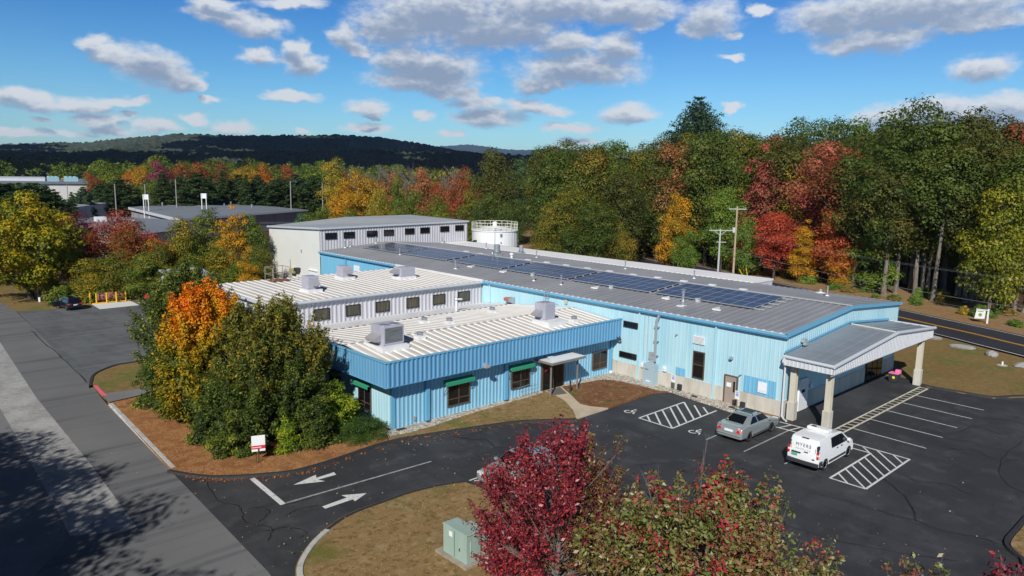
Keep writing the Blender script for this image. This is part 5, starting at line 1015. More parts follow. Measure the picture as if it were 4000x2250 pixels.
# ---- solar arrays
PANEL=[None]
def solar_array(y0,y1,label):
    n=9; e=thing('solar_array',label,'solar panels',(51.2,(y0+y1)/2,6.1),0,'solar arrays on the grey roof')
    pw=(y1-y0)/n; xs=[48.9,50.43,51.96,53.49]; lx=1.53-.024; ly=.976; dz=lx*.0764; q=.022
    for i in range(n):
        for k in range(3):
            if PANEL[0] is None:
                b=MB(); b.use(0); b.quad((q,q,.002),(lx-q,q,dz+.002),(lx-q,ly-q,dz+.002),(q,ly-q,.002)); b.use(1)
                b.add([(0,0,0),(lx,0,dz),(lx,ly,dz),(0,ly,0),(0,0,-.04),(lx,0,dz-.04),(lx,ly,dz-.04),(0,ly,-.04)],[(4,7,6,5),(0,1,5,4),(1,2,6,5),(2,3,7,6),(3,0,4,7),(0,3,2,1)])
                b.quad((0,0,.003),(lx,0,dz+.003),(lx,q,dz+.003),(0,q,.003)); b.quad((0,ly-q,.003),(lx,ly-q,dz+.003),(lx,ly,dz+.003),(0,ly,.003))
                b.quad((0,q,.003),(q,q,.0045),(q,ly-q,.0045),(0,ly-q,.003)); b.quad((lx-q,q,dz+.0015),(lx,q,dz+.003),(lx,ly-q,dz+.003),(lx-q,ly-q,dz+.0015))
                o=b.build('solar_panel',[SOLAR,SOLF]); PANEL[0]=o
            else: o=PANEL[0].copy(); col.objects.link(o)
            o.parent=e; o.location=Vector((xs[k]+.012,y0+pw*i+.012,5.70+(xs[k]+.012-44.45)*.0764+.20))-Vector(e.location); o.scale=(1,(pw-.024)/ly,1)
    b=MB()
    for k in range(5):
        x=49.1+1.06*k; z=5.70+(x-44.45)*.0764
        b.box(x,x+.05,y0-(.75 if y0<30 else .1),y1+.1,z+.05,z+.15)
    b.build('mounting_rail',GALV,e)
    return e
for (y0,y1,l) in ((26.6,35.45,'solar array nearest the canopy gable'),(36.05,44.75,'second solar array from the canopy gable'),(45.4,54.0,'third solar array from the canopy gable, in the middle of the roof'),(54.65,63.0,'fourth solar array from the canopy gable'),(63.7,72.25,'fifth solar array from the canopy gable, pale with reflection'),(72.8,80.9,'farthest and partly sparse solar array by the tall grey block')):
    solar_array(y0,y1,l)
# ---------------- vehicles ----------------
def extrude_profile(b,prof,w,layers):
    """prof: closed list (x,z) ; layers: list of (yfrac, inset) from -1..1"""
    cx=sum(p[0] for p in prof)/len(prof); cz=sum(p[1] for p in prof)/len(prof); n=len(prof); vs=[]
    for yf,ins in layers:
        for x,z in prof:
            dx,dz=cx-x,cz-z; l=math.hypot(dx,dz) or 1
            vs.append((x+(ins if dx>0 else -ins)*min(1,abs(dx)/1.2),w*yf,z+(ins*.8 if dz>0 else -ins*.8)*min(1,abs(dz)/.3)))
    k=len(layers); fs=[]
    for j in range(k-1):
        for i in range(n): fs.append((j*n+i,j*n+(i+1)%n,(j+1)*n+(i+1)%n,(j+1)*n+i))
    fs.append(tuple(range(n-1,-1,-1))); fs.append(tuple((k-1)*n+i for i in range(n)))
    b.add(vs,fs)
def arch(cx,r,z0,n=8,rev=True):
    a0=math.asin(min(1,max(-1,(z0-.30)/r)))
    return [(cx+r*math.cos(t),.30+r*math.sin(t)) for t in [a0+(math.pi-2*a0)*i/n for i in range(n+1)]]
def wheel(parent,x,y,r,side,rimmat,wd=.2,style=5):
    b=MB(); b.lathe((x,y,r),[(r*.62,-wd/2),(r*.93,-wd/2),(r,-wd*.35),(r,wd*.35),(r*.93,wd/2),(r*.62,wd/2)],28,'y'); wl=b.build('wheel',TYRE,parent,world=False,smooth=True)
    b=MB(); o=y+side*wd*.42
    b.lathe((x,o,r),[(0,0),(r*.16,0),(r*.17,-.0)],14,'y'); b.lathe((x,o,r),[(r*.55,0),(r*.66,side*.01),(r*.66,-side*.08)],28,'y')
    for k in range(style):
        t=2*math.pi*k/style+.3; dx,dz=math.cos(t),math.sin(t); px,pz=-dz,dx; q=.035
        b.add([(x+px*q,o+side*.004,r+pz*q),(x-px*q,o+side*.004,r-pz*q),(x+dx*r*.6-px*q*.8,o+side*.004,r+dz*r*.6-pz*q*.8),(x+dx*r*.6+px*q*.8,o+side*.004,r+dz*r*.6+pz*q*.8)],[(0,1,2,3),(3,2,1,0)])
    b.build('rim',rimmat,wl,world=False); 
    b=MB(); b.lathe((x,o-side*.03,r),[(0,0),(r*.62,0)],20,'y'); b.build('brake_disc',PLAST,wl,world=False)
    return wl
def sedan(label,loc,rz,paint,scale=1):
    e=thing('parked_car',label,'car',loc,rz); e.scale=(scale,)*3
    L0,L1=-2.28,2.28; ra,fa=-1.33,1.40; W=.86
    low=[(L0+.02,.30),(ra-.36,.24)]+arch(ra,.36,.24)[::-1]+[(ra+.37,.20),(fa-.37,.20)]+arch(fa,.36,.24)[::-1]+[(fa+.37,.24),(L1-.04,.28),(L1,.45),(L1-.03,.62),(L1-.25,.74),(1.05,.93),(.75,.96),(-1.35,1.02),(-1.75,1.03),(L0+.10,.98),(L0,.86),(L0-.01,.55)]
    # order clockwise fix: build along bottom left->right then top right->left
    b=MB(); extrude_profile(b,low,W,[(-1,.10),(-.985,.05),(-.93,.01),(-.7,0),(0,0),(.7,0),(.93,.01),(.985,.05),(1,.10)]); b.build('body',paint,e,world=False,smooth=True)
    # greenhouse : roof pillars in paint, glass set in
    st=[(-1.78,1.00,.70,.70),(-1.02,1.36,.56,.57),(-.75,1.415,.55,.56),(.10,1.43,.55,.56),(.35,1.40,.55,.56),(1.12,.94,.70,.70)]
    b=MB(); vs=[];ss=[]
    for x,z,wt,_ in st: vs+=[(x,-wt,z),(x,-wt*.55,z+.03),(x,wt*.55,z+.03),(x,wt,z)]
    n=len(st); b.add(vs,[(4*i+j,4*i+4+j,4*i+5+j,4*i+1+j) for i in range(n-1) for j in range(3)])
    # sides from roof edge to beltline
    for sg in (-1,1):
        base=[(-1.78,sg*.76,.98),(-1.1,sg*.80,.99),(-.5,sg*.81,.98),(.2,sg*.81,.96),(.6,sg*.80,.95),(1.12,sg*.76,.92)]
        top=[(x,sg*wt,z) for x,z,wt,_ in st]
        for i in range(n-1):
            q=(base[i],base[i+1],top[i+1],top[i]); b.add(list(q),[(0,1,2,3) if sg<0 else (3,2,1,0)])
    b.build('cabin',paint,e,world=False,smooth=True)
    b=MB(); b.add([(-1.70,-.58,1.098),(-1.70,.58,1.098),(-1.06,.47,1.402),(-1.06,-.47,1.402)],[(0,3,2,1)]); b.build('rear_window',CARG,e,world=False)
    b=MB(); b.add([(1.05,-.58,1.045),(1.05,.58,1.045),(.40,.48,1.44),(.40,-.48,1.44)],[(0,1,2,3)]); b.build('windscreen',CARG,e,world=False)
    for sg in (-1,1):
        def sp_(x,f):  # point on side glass plane: f 0 belt .. 1 roof
            return (x,sg*((.812)*(1-f)+.575*f+.012),.99*(1-f)+1.40*f)
        for poly in ([(-1.25,.08),(-.36,.08),(-.40,.86),(-.72,.86)],[(-.26,.08),(.86,.05),(.44,.80),(.30,.86),(-.30,.88)]):
            b=MB(); pts=[sp_(x,f) for x,f in poly]; b.add(pts,[tuple(range(len(pts))) if sg<0 else tuple(range(len(pts)-1,-1,-1))]); b.build('side_window',CARG,e,world=False)
        b=MB(); b.box(.78,.95,sg*.84,sg*1.0,.93,1.05); b.build('mirror',paint,e,world=False,bevel=.02)
        b=MB(); b.add([(-2.31,sg*.50,.68),(-2.30,sg*.80,.66),(-2.12,sg*.872,.70),(-1.95,sg*.868,.90),(-2.10,sg*.80,.96),(-2.26,sg*.58,.96)],[(0,1,4,5),(1,2,3,4),(5,4,1,0),(4,3,2,1)]); b.build('taillight',REDL,e,world=False)
        b=MB(); b.box(2.10,2.26,sg*.45,sg*.78,.58,.72); b.build('headlight',CLENS,e,world=False)
        for x in (-.62,.42):
            b=MB(); b.box(x,x+.16,sg*.862,sg*.885,.80,.83); b.build('door_handle',paint,e,world=False)
        b=MB(); b.box(-.95,1.0,sg*.845,sg*.868,.30,.36); b.build('side_trim',PLAST,e,world=False)
    b=MB(); b.box(-2.325,-2.29,-.27,.27,.66,.80); b.build('number_plate',SIGNW,e,world=False)
    b=MB(); b.box(-2.33,-2.29,-.80,.80,.48,.52); b.build('bumper_strip',mat('bumper_chrome',(.5,.52,.52),.3,metal=.5),e,world=False)
    for x in (-.62,.02):
        b=MB(); b.path([(x,-.60,1.40),(x,-.54,1.52),(x,.54,1.52),(x,.60,1.40)],.025); b.build('roof_bar',PLAST,e,world=False)
    b=MB(); b.box(-.35,.25,-.34,.34,1.462,1.472); b.build('sunroof',CARG,e,world=False)
    for x in (ra,fa):
        for sg in (-1,1): wheel(e,x,sg*.76,.30,sg,RIM if x==fa else mat('dark_rim',(.08,.08,.085),.5))
    b=MB(); b.box(-1.9,1.9,-.7,.7,.16,.5); b.build('underbody',DARK,e,world=False)
    return e
car=sedan('silver-green sedan with roof bars parked head-in by the hall, next to the white van',(40.38,21.78,.012),0,SILV)
b=MB(); b.add([(-1.66,.53,1.128),(-1.66,.44,1.128),(-1.58,.45,1.17),(-1.59,.50,1.165)],[(0,3,2,1)]); b.build('sticker',mat('yellow_sticker',(.6,.6,.1),.5),car,world=False)
car2=sedan('silver car mostly hidden behind the crimson maple',(25.0,26.1,.012),R(180),mat('pale_silver_paint',(.42,.45,.46),.25,metal=.4,coat=.8))
# van
def van(label,loc,rz):
    e=thing('delivery_van',label,'van',loc,rz); L0,L1=-2.30,2.25; ra,fa=-1.42,1.55; W=.88
    prof=[(L0+.02,.36),(ra-.38,.30)]+arch(ra,.37,.28)[::-1]+[(ra+.38,.24),(fa-.38,.24)]+arch(fa,.37,.28)[::-1]+[(fa+.38,.30),(L1,.34),(L1+.02,.60),(L1-.12,.86),(1.62,1.08),(1.42,1.14),(.72,1.66),(.45,1.74),(-.4,1.79),(-1.9,1.78),(-2.12,1.74),(-2.27,1.10),(-2.31,.70)]
    b=MB(); n=len(prof); vs=[]
    def width(z): return W if z<1.1 else W-(z-1.1)*.20
    lay=[(-1,.0),(-.97,-.0),(-.6,0),(0,0),(.6,0),(.97,0),(1,0)]
    for yf,_ in lay:
        for x,z in prof:
            zz=z; ww=width(z); ins=.05 if abs(yf)==1 else 0
            cz=.03*(1-abs(yf)) if z>1.6 else 0
            xx=x-(.06*yf*yf if x<-2.0 else 0)*-1 - (.14*yf*yf if x>1.9 else 0)
            zz=z+cz-(ins if z>1.6 else 0)
            vs.append((xx,ww*yf,zz))
    k=len(lay); fs=[(j*n+i,j*n+(i+1)%n,(j+1)*n+(i+1)%n,(j+1)*n+i) for j in range(k-1) for i in range(n)]; fs+=[tuple(range(n-1,-1,-1)),tuple((k-1)*n+i for i in range(n))]
    b.add(vs,fs); b.build('body',VANW,e,world=False,smooth=True)
    b=MB(); b.add([(1.38,-.70,1.19),(1.38,.70,1.19),(.76,.66,1.655),(.76,-.66,1.655)],[(0,1,2,3)]); b.build('windscreen',CARG,e,world=False)
    for sg in (-1,1):
        o=lambda x,z:(x,sg*(width(z)+.008),z)
        pol=[(-.70,1.10),(1.30,1.08),(.66,1.60),(.30,1.64),(-.72,1.64)]
        pts=[o(*p) for p in pol]; b=MB(); b.add(pts,[tuple(range(len(pts))) if sg<0 else tuple(range(len(pts)-1,-1,-1))]); b.build('side_window',CARG,e,world=False)
        b=MB(); b.box(.28,.31,sg*.80,sg*(.80+.012),1.1,1.62) if False else b.add([o(.26,1.09),o(.31,1.09),o(.31,1.63),o(.26,1.63)],[(0,1,2,3),(3,2,1,0)]); 
        pts=[(v[0],v[1]+sg*.004,v[2]) for v in b.v]; b.v=pts; b.build('window_pillar',PLAST,e,world=False)
        b=MB(); b.box(-1.0,1.1,sg*.875,sg*.905,.34,.46); b.build('side_trim',PLAST,e,world=False)
        b=MB(); b.box(1.12,1.30,sg*.90,sg*1.08,1.08,1.24); b.build('mirror',VANW,e,world=False,bevel=.03)
        for x in (-.1,.45):
            b=MB(); b.box(x,x+.16,sg*.882,sg*.91,.94,.98); b.build('door_handle',PLAST,e,world=False)
        b=MB(); b.box(-2.30,-2.13,sg*.76,sg*.862,.80,.95); b.box(-2.30,-2.13,sg*.76,sg*.862,1.05,1.20); t=b.build('taillight',REDL,e,world=False)
        b=MB(); b.box(-2.298,-2.13,sg*.762,sg*.86,.952,1.048); b.build('reverse_lamp',CLENS,t,world=False)
        b=MB(); b.box(-2.25,-2.11,sg*.74,sg*.835,1.21,1.5); b.build('lamp_surround',PLAST,t,world=False)
        b=MB(); b.box(1.95,2.2,sg*.5,sg*.80,.72,.86); b.build('headlight',CLENS,e,world=False)
    b=MB(); b.box(-2.37,-2.2,-.87,.87,.34,.54); b.box(-2.2,-1.78,-.89,-.86,.34,.62); b.box(-2.2,-1.78,.86,.89,.34,.62); b.build('rear_bumper',PLAST,e,world=False,bevel=.04)
    b=MB(); b.box(-2.345,-2.30,.12,.62,.90,.96); b.build('plate_recess',PLAST,e,world=False)
    b=MB(); b.box(-2.35,-2.31,.30,.60,.74,.88); b.build('number_plate',PLATE,e,world=False)
    b=MB(); b.box(-2.33,-2.28,-.28,-.06,1.02,1.05); b.build('door_handle',PLAST,e,world=False)
    b=MB(); b.box(-2.345,-2.3,-.66,-.54,.72,.76); b.build('badge',PLAST,e,world=False)
    b=MB(); b.box(-2.18,-2.13,-.22,.16,1.765,1.80); b.build('high_brake_light',mat('dark_red_lens',(.12,.02,.02),.3),e,world=False)
    tilt=math.atan2(.15,.64)
    text_mesh('lettering','MYERS',.25,mat('grey_ink',(.16,.18,.20),.6),e,(-2.245,.02,1.36),(R(90)-0,0,R(-90)),spacing=1.25).rotation_euler=(R(90-13),0,R(-90))
    text_mesh('faint_lettering','PRODUCE',.13,INKL,e,(-2.30,.0,1.16),(R(90-13),0,R(-90)),spacing=1.6)
    for s_ in (-1,1):
        b=MB(); b.path([(-2.262,s_*.66,1.34),(-2.28,s_*.69,1.22),(-2.312,s_*.66,1.08)],.008,5); b.build('bracket_mark',INK,e,world=False)
    # roof cooling unit
    b=MB(); b.box(-.75,-.22,-.62,.62,1.80,1.99); b.build('roof_cooler',WHITE,e,world=False,bevel=.07)
    b=MB(); b.box(-.62,-.40,.15,.42,1.992,2.0); b.build('cooler_grille',DARK,e,world=False)
    for x in (ra,fa):
        for sg in (-1,1): wheel(e,x,sg*.79,.325,sg,HUB,style=7)
    b=MB(); b.box(-1.95,1.9,-.75,.75,.18,.5); b.build('underbody',DARK,e,world=False)
    return e
van('white delivery van with grey lettering on its rear doors, parked head-in by the canopy pillar',(39.66,16.86,.012),0)
# black SUV with open door
def suv(label,loc,rz,sc):
    e=thing('parked_suv',label,'car',loc,rz); e.scale=(sc,)*3; ra,fa=-1.35,1.35; W=.90
    low=[(-2.2,.40),(ra-.38,.32)]+arch(ra,.39,.30)[::-1]+[(ra+.39,.26),(fa-.39,.26)]+arch(fa,.39,.30)[::-1]+[(fa+.39,.32),(2.2,.36),(2.25,.6),(2.15,.9),(1.1,1.08),(-2.1,1.12),(-2.24,1.0),(-2.26,.6)]
    b=MB(); extrude_profile(b,low,W,[(-1,.10),(-.98,.04),(-.9,0),(0,0),(.9,0),(.98,.04),(1,.10)]); b.build('body',BLKCAR,e,world=False,smooth=True)
    b=MB(); vs=[]; st=[(-2.14,1.10,.80),(-1.85,1.62,.62),(-1.6,1.70,.62),(.1,1.73,.62),(.45,1.66,.62),(1.25,1.07,.80)]
    for x,z,wt in st: vs+=[(x,-wt,z),(x,wt,z)]
    for i in range(5): b.add([vs[2*i],vs[2*i+2],vs[2*i+3],vs[2*i+1]],[(0,1,2,3)])
    for sg in (-1,1):
        for i in range(5):
            x0,z0,w0=st[i]; x1,z1,w1=st[i+1]; b.add([(x0,sg*.84,1.08),(x1,sg*.84,1.08),(x1,sg*w1,z1),(x0,sg*w0,z0)],[(0,1,2,3),(3,2,1,0)])
    b.build('cabin',BLKCAR,e,world=False)
    b=MB(); b.add([(-2.13,-.62,1.18),(-2.13,.62,1.18),(-1.89,.52,1.58),(-1.89,-.52,1.58)],[(0,3,2,1)]); b.build('rear_window',CARG,e,world=False)
    for sg in (-1,1):
        b=MB(); b.box(-2.29,-2.2,sg*.55,sg*.84,.88,1.02); b.build('taillight',REDL,e,world=False)
        b=MB(); b.tube((-1.5,sg*.58,1.76),(.1,sg*.58,1.77),.03); b.build('roof_rail',STEEL,e,world=False)
    b=MB(); b.box(-2.30,-2.26,-.22,.22,.74,.88); b.build('number_plate',SIGNW,e,world=False)
    # open front left door
    b=MB(); b.box(.55,.62,.92,1.85,.38,1.08); b.build('open_door',BLKCAR,e,world=False); 
    b=MB(); b.path([(.58,.92,1.08),(.58,1.05,1.62),(.58,1.6,1.62),(.58,1.85,1.08)],.035); b.build('door_window_frame',BLKCAR,e,world=False)
    for x in (ra,fa):
        for sg in (-1,1): wheel(e,x,sg*.79,.34,sg,RIM)
    b=MB(); b.box(-1.9,1.9,-.75,.75,.2,.5); b.build('underbody',DARK,e,world=False)
suv('black SUV with its driver door open at the edge of the left lot',(18.35,92.6,.012),R(97),.80)
# person leaning at the open door
def person(label,loc,rz,sc):
    e=thing('person',label,'person',loc,rz); e.scale=(sc,)*3
    J={'pel':(0,0,.93),'sp':(.04,0,1.18),'ch':(.10,0,1.36),'nk':(.14,0,1.50),'hd0':(.16,0,1.60),'hd':(.17,0,1.70),
       'lh':(0,.10,.90),'lk':(.05,.11,.49),'la':(0,.12,.09),'lt':(.16,.12,.04),'rh':(0,-.10,.90),'rk':(-.02,-.11,.49),'ra':(-.10,-.12,.09),'rt':(.06,-.12,.04),
       'ls':(.10,.19,1.43),'le':(.22,.26,1.17),'lw':(.44,.20,1.13),'lf':(.52,.18,1.12),'rs':(.10,-.19,1.43),'re':(.18,-.27,1.16),'rw':(.38,-.24,1.05),'rf':(.46,-.23,1.03)}
    rad={'pel':.15,'sp':.135,'ch':.16,'nk':.055,'hd0':.08,'hd':.095,'lh':.10,'lk':.062,'la':.045,'lt':.04,'rh':.10,'rk':.062,'ra':.045,'rt':.04,'ls':.065,'le':.045,'lw':.03,'lf':.035,'rs':.065,'re':.045,'rw':.03,'rf':.035}
    E_=[('pel','sp'),('sp','ch'),('ch','nk'),('nk','hd0'),('hd0','hd'),('pel','lh'),('lh','lk'),('lk','la'),('la','lt'),('pel','rh'),('rh','rk'),('rk','ra'),('ra','rt'),('ch','ls'),('ls','le'),('le','lw'),('lw','lf'),('ch','rs'),('rs','re'),('re','rw'),('rw','rf')]
    ks=list(J); me=bpy.data.meshes.new('body'); me.from_pydata([J[k] for k in ks],[(ks.index(a),ks.index(b_)) for a,b_ in E_],[])
    o=bpy.data.objects.new('body',me); col.objects.link(o); o.parent=e; me.materials.append(CLOTH)
    sk=o.modifiers.new('skin','SKIN'); 
    if not me.skin_vertices: 
        bpy.context.view_layer.objects.active=o
    try:
        for i,k in enumerate(ks): me.skin_vertices[0].data[i].radius=(rad[k],rad[k])
        me.skin_vertices[0].data[0].use_root=True
    except Exception:
        pass
    s2=o.modifiers.new('sub','SUBSURF'); s2.levels=1; s2.render_levels=1
    b=MB(); b.lathe((.17,0,1.70),[(0,-.13),(.06,-.11),(.085,-.03),(.09,.03),(.07,.09),(0,.115)],14); b.build('face',SKIN,e,world=False,smooth=True)
    b=MB(); b.lathe((.15,0,1.73),[(.098,-.02),(.098,.04),(.075,.09),(0,.115)],14); b.build('hair',HAIRM,e,world=False,smooth=True)
    return e
person('person in dark clothes standing at the open door of the black SUV',(17.25,93.5,.01),R(20),.74)
# ---------------- site objects ----------------
def post(name,label,cat,x,y,h,r,m,group=None,base=0,cap=False):
    e=thing(name,label,cat,(x,y,base),0,group); b=MB(); b.tube((x,y,base-.05),(x,y,base+h),r,n=12)
    if cap: b.lathe((x,y,base+h),[(r,0),(r*.7,r*.5),(0,r*.7)],12)
    b.build('post',m,e); return e
for i,(x,y,l) in enumerate(((20.93,94.75,'yellow bollard left of the red tank, standing back by the olive post'),(21.4,93.95,'yellow bollard at the left end of the red tank'),(22.45,93.85,'second yellow bollard from the left end in front of the red tank'),(23.45,93.72,'third yellow bollard in front of the red tank'),(24.5,93.86,'yellow bollard at the right end of the red tank'))):
    post('bollard',l,'bollard',x,y,1.2,.085,YELP,'yellow bollards around the red tank',cap=True)
post('marker_post','olive wooden post behind the yellow bollards','post',21.65,96.2,1.8,.09,OLIVEP)
e=thing('fuel_tank','salmon-red horizontal fuel tank behind yellow bollards','tank',(23.1,94.75,0)); b=MB(); b.lathe((21.75,94.75,.66),[(0,-.08),(.35,-.06),(.52,0),(.52,2.65),(.35,2.71),(0,2.73)],24,'x'); b.build('drum',REDT,e,smooth=True)
b=MB(); 
for x in (22.1,24.0): b.box(x-.12,x+.12,94.4,95.1,.03,.35)
b.build('saddle',REDT,e); b=MB()
for x in (22.2,23.1,24.0): b.tube((x,94.24,.72),(x,94.18,.72),.10)
b.build('port',DARK,e); b=MB(); b.box(20.9,25.0,93.85,93.98,.03,.15); b.build('kerb_beam',YELP,e)
# transformer
e=thing('transformer_cabinet','pale green electrical cabinet on a concrete pad, half hidden by the crimson maple','cabinet',(18.0,22.0,0.1))
b=MB(); b.box(17.02,18.9,20.75,22.75,.06,.20); b.build('pad',mat('old_pad',(.33,.29,.24),.9,noise=[(3,4,(.25,.21,.17),.45,.65)]),e)
b=MB(); b.box(17.2,17.95,20.95,22.45,.20,1.40); b.add([(17.18,20.92,1.40),(17.97,20.92,1.37),(17.97,22.48,1.37),(17.18,22.48,1.40),(17.18,20.92,1.45),(17.97,20.92,1.42),(17.97,22.48,1.42),(17.18,22.48,1.45)],[(0,3,2,1),(4,5,6,7),(0,1,5,4),(1,2,6,5),(2,3,7,6),(3,0,4,7)]); b.build('front_cabinet',TRFM,e,bevel=.012)
b=MB(); b.box(17.97,18.6,21.05,22.35,.20,1.12); b.build('rear_cabinet',TRFM,e,bevel=.012)
b=MB(); b.box(17.185,17.20,21.695,21.705,.25,1.35); b.box(17.17,17.20,21.35,21.39,.62,.74); b.build('door_seam_and_handle',PLAST,e)
b=MB(); b.box(17.185,17.198,21.85,22.05,1.04,1.24); b.build('warning_label',SIGNW,e)
b=MB(); b.box(17.28,17.3,21.1,21.3,.3,.33);b.build('hinge',TRFM,e)
b=MB(); b.box(17.4,17.45,20.935,20.95,.5,1.1); b.build('side_stain',mat('pale_patch',(.42,.52,.48),.5),e)
# blue grey cabinet at wall
e=thing('electrical_cabinet','tall blue-grey electrical cabinet against the hall wall under the conduit','cabinet',(44.3,32.15,.1)); b=MB(); b.box(43.95,44.58,31.65,32.6,.13,1.68); b.build('casing',CABG,e,bevel=.015)
b=MB(); b.box(43.6,44.6,31.5,32.75,.10,.16); b.build('base_plate',KERB,e); b=MB(); b.box(43.935,43.95,31.9,32.3,.35,.45); b.build('label_plate',WHITE,e)
b=MB(); b.box(43.94,43.95,32.1,32.45,1.25,1.3); b.build('handle',PLAST,e)
# accessible signs
def acc_sign(x,y,label,top,h):
    e=thing('parking_sign',label,'sign',(x,y,.1)); b=MB(); b.tube((x,y,.05),(x,y,top),.022); b.build('post',mat('green_grey_post',(.12,.13,.11),.6),e)
    b=MB(); b.box(x-.035,x-.022,y-.16,y+.16,top-h,top); s_=b.build('plate',SIGNW,e)
    b=MB(); b.box(x-.043,x-.036,y-.09,y+.09,top-h*.62,top-h*.32); b.build('blue_symbol_panel',SIGNB,s_)
    b=MB(); b.lathe((x-.045,y+.0,top-h*.50),[(.035,0),(.055,0)],14,'x'); b.box(x-.047,x-.044,y-.012,y+.012,top-h*.5,top-h*.36); b.build('wheelchair_mark',SIGNW,s_)
    b=MB(); b.box(x-.042,x-.036,y-.11,y+.11,top-h*.24,top-h*.20); b.box(x-.042,x-.036,y-.11,y+.11,top-h*.14,top-h*.10); b.build('text_bar',SIGNB,s_)
    return e
acc_sign(43.72,29.67,'accessible parking sign in the gravel, nearer the blue-grey cabinet',1.45,.58)
acc_sign(43.26,24.26,'accessible parking sign in the gravel beside the silver-green sedan',1.58,.58)
for (x,y,l) in ((44.2,29.45,'black box on the gravel beside the first accessible sign'),(43.9,24.2,'black box behind the second accessible sign')):
    e=thing('ground_box',l,'box',(x,y,.12)); b=MB(); b.box(x-.1,x+.1,y-.16,y+.16,.35,.68); b.tube((x,y,.12),(x,y,.4),.03); b.build('casing',PLAST,e,bevel=.03)
def rock(name,x,y,z,sx,sy,sz,label,m=ROCKM,seed=0,rz=0,group=None):
    import random as rd; r=rd.Random(seed); e=thing(name,label,'rock',(x,y,z),rz,group); b=MB(); prof=9; rings=[(-.1,.85),(.15,1.0),(.55,.92),(.85,.65),(1.0,.25)]
    vs=[]; 
    for h,k in rings:
        for i in range(prof):
            t=2*math.pi*i/prof; q=k*(1+r.uniform(-.18,.18)); vs.append((sx*q*math.cos(t),sy*q*math.sin(t),sz*(h+r.uniform(-.06,.06))))
    fs=[(j*prof+i,j*prof+(i+1)%prof,(j+1)*prof+(i+1)%prof,(j+1)*prof+i) for j in range(4) for i in range(prof)]+[tuple(4*prof+i for i in range(prof))]
    b.add(vs,fs); b.build('stone',m,e,world=False); return e
rock('boulder',79.7,23.9,.05,.6,1.1,.3,'flat grey boulder by the road just right of the canopy corner',seed=1,rz=.3)
rock('boulder',77.4,20.5,.05,.5,1.15,.34,'long flat grey boulder on the lawn by the road',seed=2,rz=.25)
rock('boulder',76.0,17.7,.05,.42,.52,.5,'upright square-ish grey boulder by the road',seed=3)
rock('boulder',73.6,14.2,.05,.6,1.2,.5,'large rounded grey boulder at the right picture edge',seed=4,rz=.3)
rock('landscape_stone',43.95,28.0,.12,.12,.26,.12,'small dark stone on the gravel near the downspout',PLAST,seed=5); rock('landscape_stone',43.75,24.9,.12,.12,.26,.12,'small dark stone on the gravel near the taupe door',PLAST,seed=6)
e=thing('standpipe','small white capped pipe in the lawn by the road','pipe',(72.8,16.1,.05)); b=MB(); b.tube((72.8,16.1,0),(72.8,16.1,.38),.07); b.build('pipe',WHITE,e); b=MB(); b.lathe((72.8,16.1,.06),[(0,.04),(.35,.03),(.42,0)],12); b.build('collar',KERB,e)
# bin
e=thing('waste_bin','black wheeled bin with pink lid and yellow round sticker','bin',(60.0,20.3,0)); b=MB(); vs=[]
for z,k in ((0.02,.26),(.05,.29),(.68,.35)): vs+=[(60.0-k,20.3-k,z),(60.0+k,20.3-k,z),(60.0+k,20.3+k,z),(60.0-k,20.3+k,z)]
b.add(vs,[(0,3,2,1),(8,9,10,11)]+[(4*j+i,4*j+(i+1)%4,4*j+4+(i+1)%4,4*j+4+i) for j in range(2) for i in range(4)]); b.build('body',PLAST,e,bevel=.03)
b=MB(); b.box(59.66,60.36,19.92,20.66,.69,.76); b.box(60.02,60.36,19.94,20.3,.76,.98); b.build('lid',PINK,e,bevel=.03)
b=MB(); b.lathe((59.66,20.25,.42),[(0,0),(.11,0)],16,'x'); b.build('sticker',mat('yellow_disc',(.75,.65,.03),.5),e)
# entry bollard post + bike rack
post('bollard','short black post beside the walkway at the entrance','post',38.0,34.55,.95,.06,mat('black_post',(.03,.028,.025),.6))
e=thing('bike_rack','small grey metal rack on the gravel beside the entrance','rack',(35.0,35.85,.12)); b=MB()
for k in range(6): b.path([(34.2+.28*k,35.7,.12),(34.2+.28*k,35.75,.62),(34.32+.28*k,35.75,.62),(34.32+.28*k,35.7,.12)],.014,5)
b.path([(34.1,35.65,.62),(36.0,35.65,.62)],.016,5); b.path([(34.1,36.0,.8),(36.0,35.95,.9)],.012,5); b.build('frame',GALV,e)
# company sign on the mulch (white with red band)
e=thing('site_sign','white sign with a red band on a dark post in the mulch bed','sign',(15.48,36.39,.1)); b=MB(); b.tube((15.5,36.45,.1),(15.5,36.45,.9),.03); b.tube((15.42,36.55,.1),(15.42,36.55,.9),.02); b.build('post',mat('brown_post',(.06,.035,.025),.7),e)
A=Vector((15.20,36.62,0)); B_=Vector((15.85,36.38,0)); dn=(B_-A).normalized(); nn=Vector((dn.y,-dn.x,0))*.012
def pan(z0,z1,u0,u1,off,m,nm,par):
    b=MB(); a=A+dn*u0; c=A+dn*u1; q=nn*off; r_=nn*(off+1.3)
    b.add([(a+q)[:2]+(z0,) if False else (a.x+q.x,a.y+q.y,z0),(c.x+q.x,c.y+q.y,z0),(c.x+r_.x,c.y+r_.y,z0),(a.x+r_.x,a.y+r_.y,z0),(a.x+q.x,a.y+q.y,z1),(c.x+q.x,c.y+q.y,z1),(c.x+r_.x,c.y+r_.y,z1),(a.x+r_.x,a.y+r_.y,z1)],[(0,3,2,1),(4,5,6,7),(0,1,5,4),(1,2,6,5),(2,3,7,6),(3,0,4,7)])
    return b.build(nm,m,par)
LL=(B_-A).length
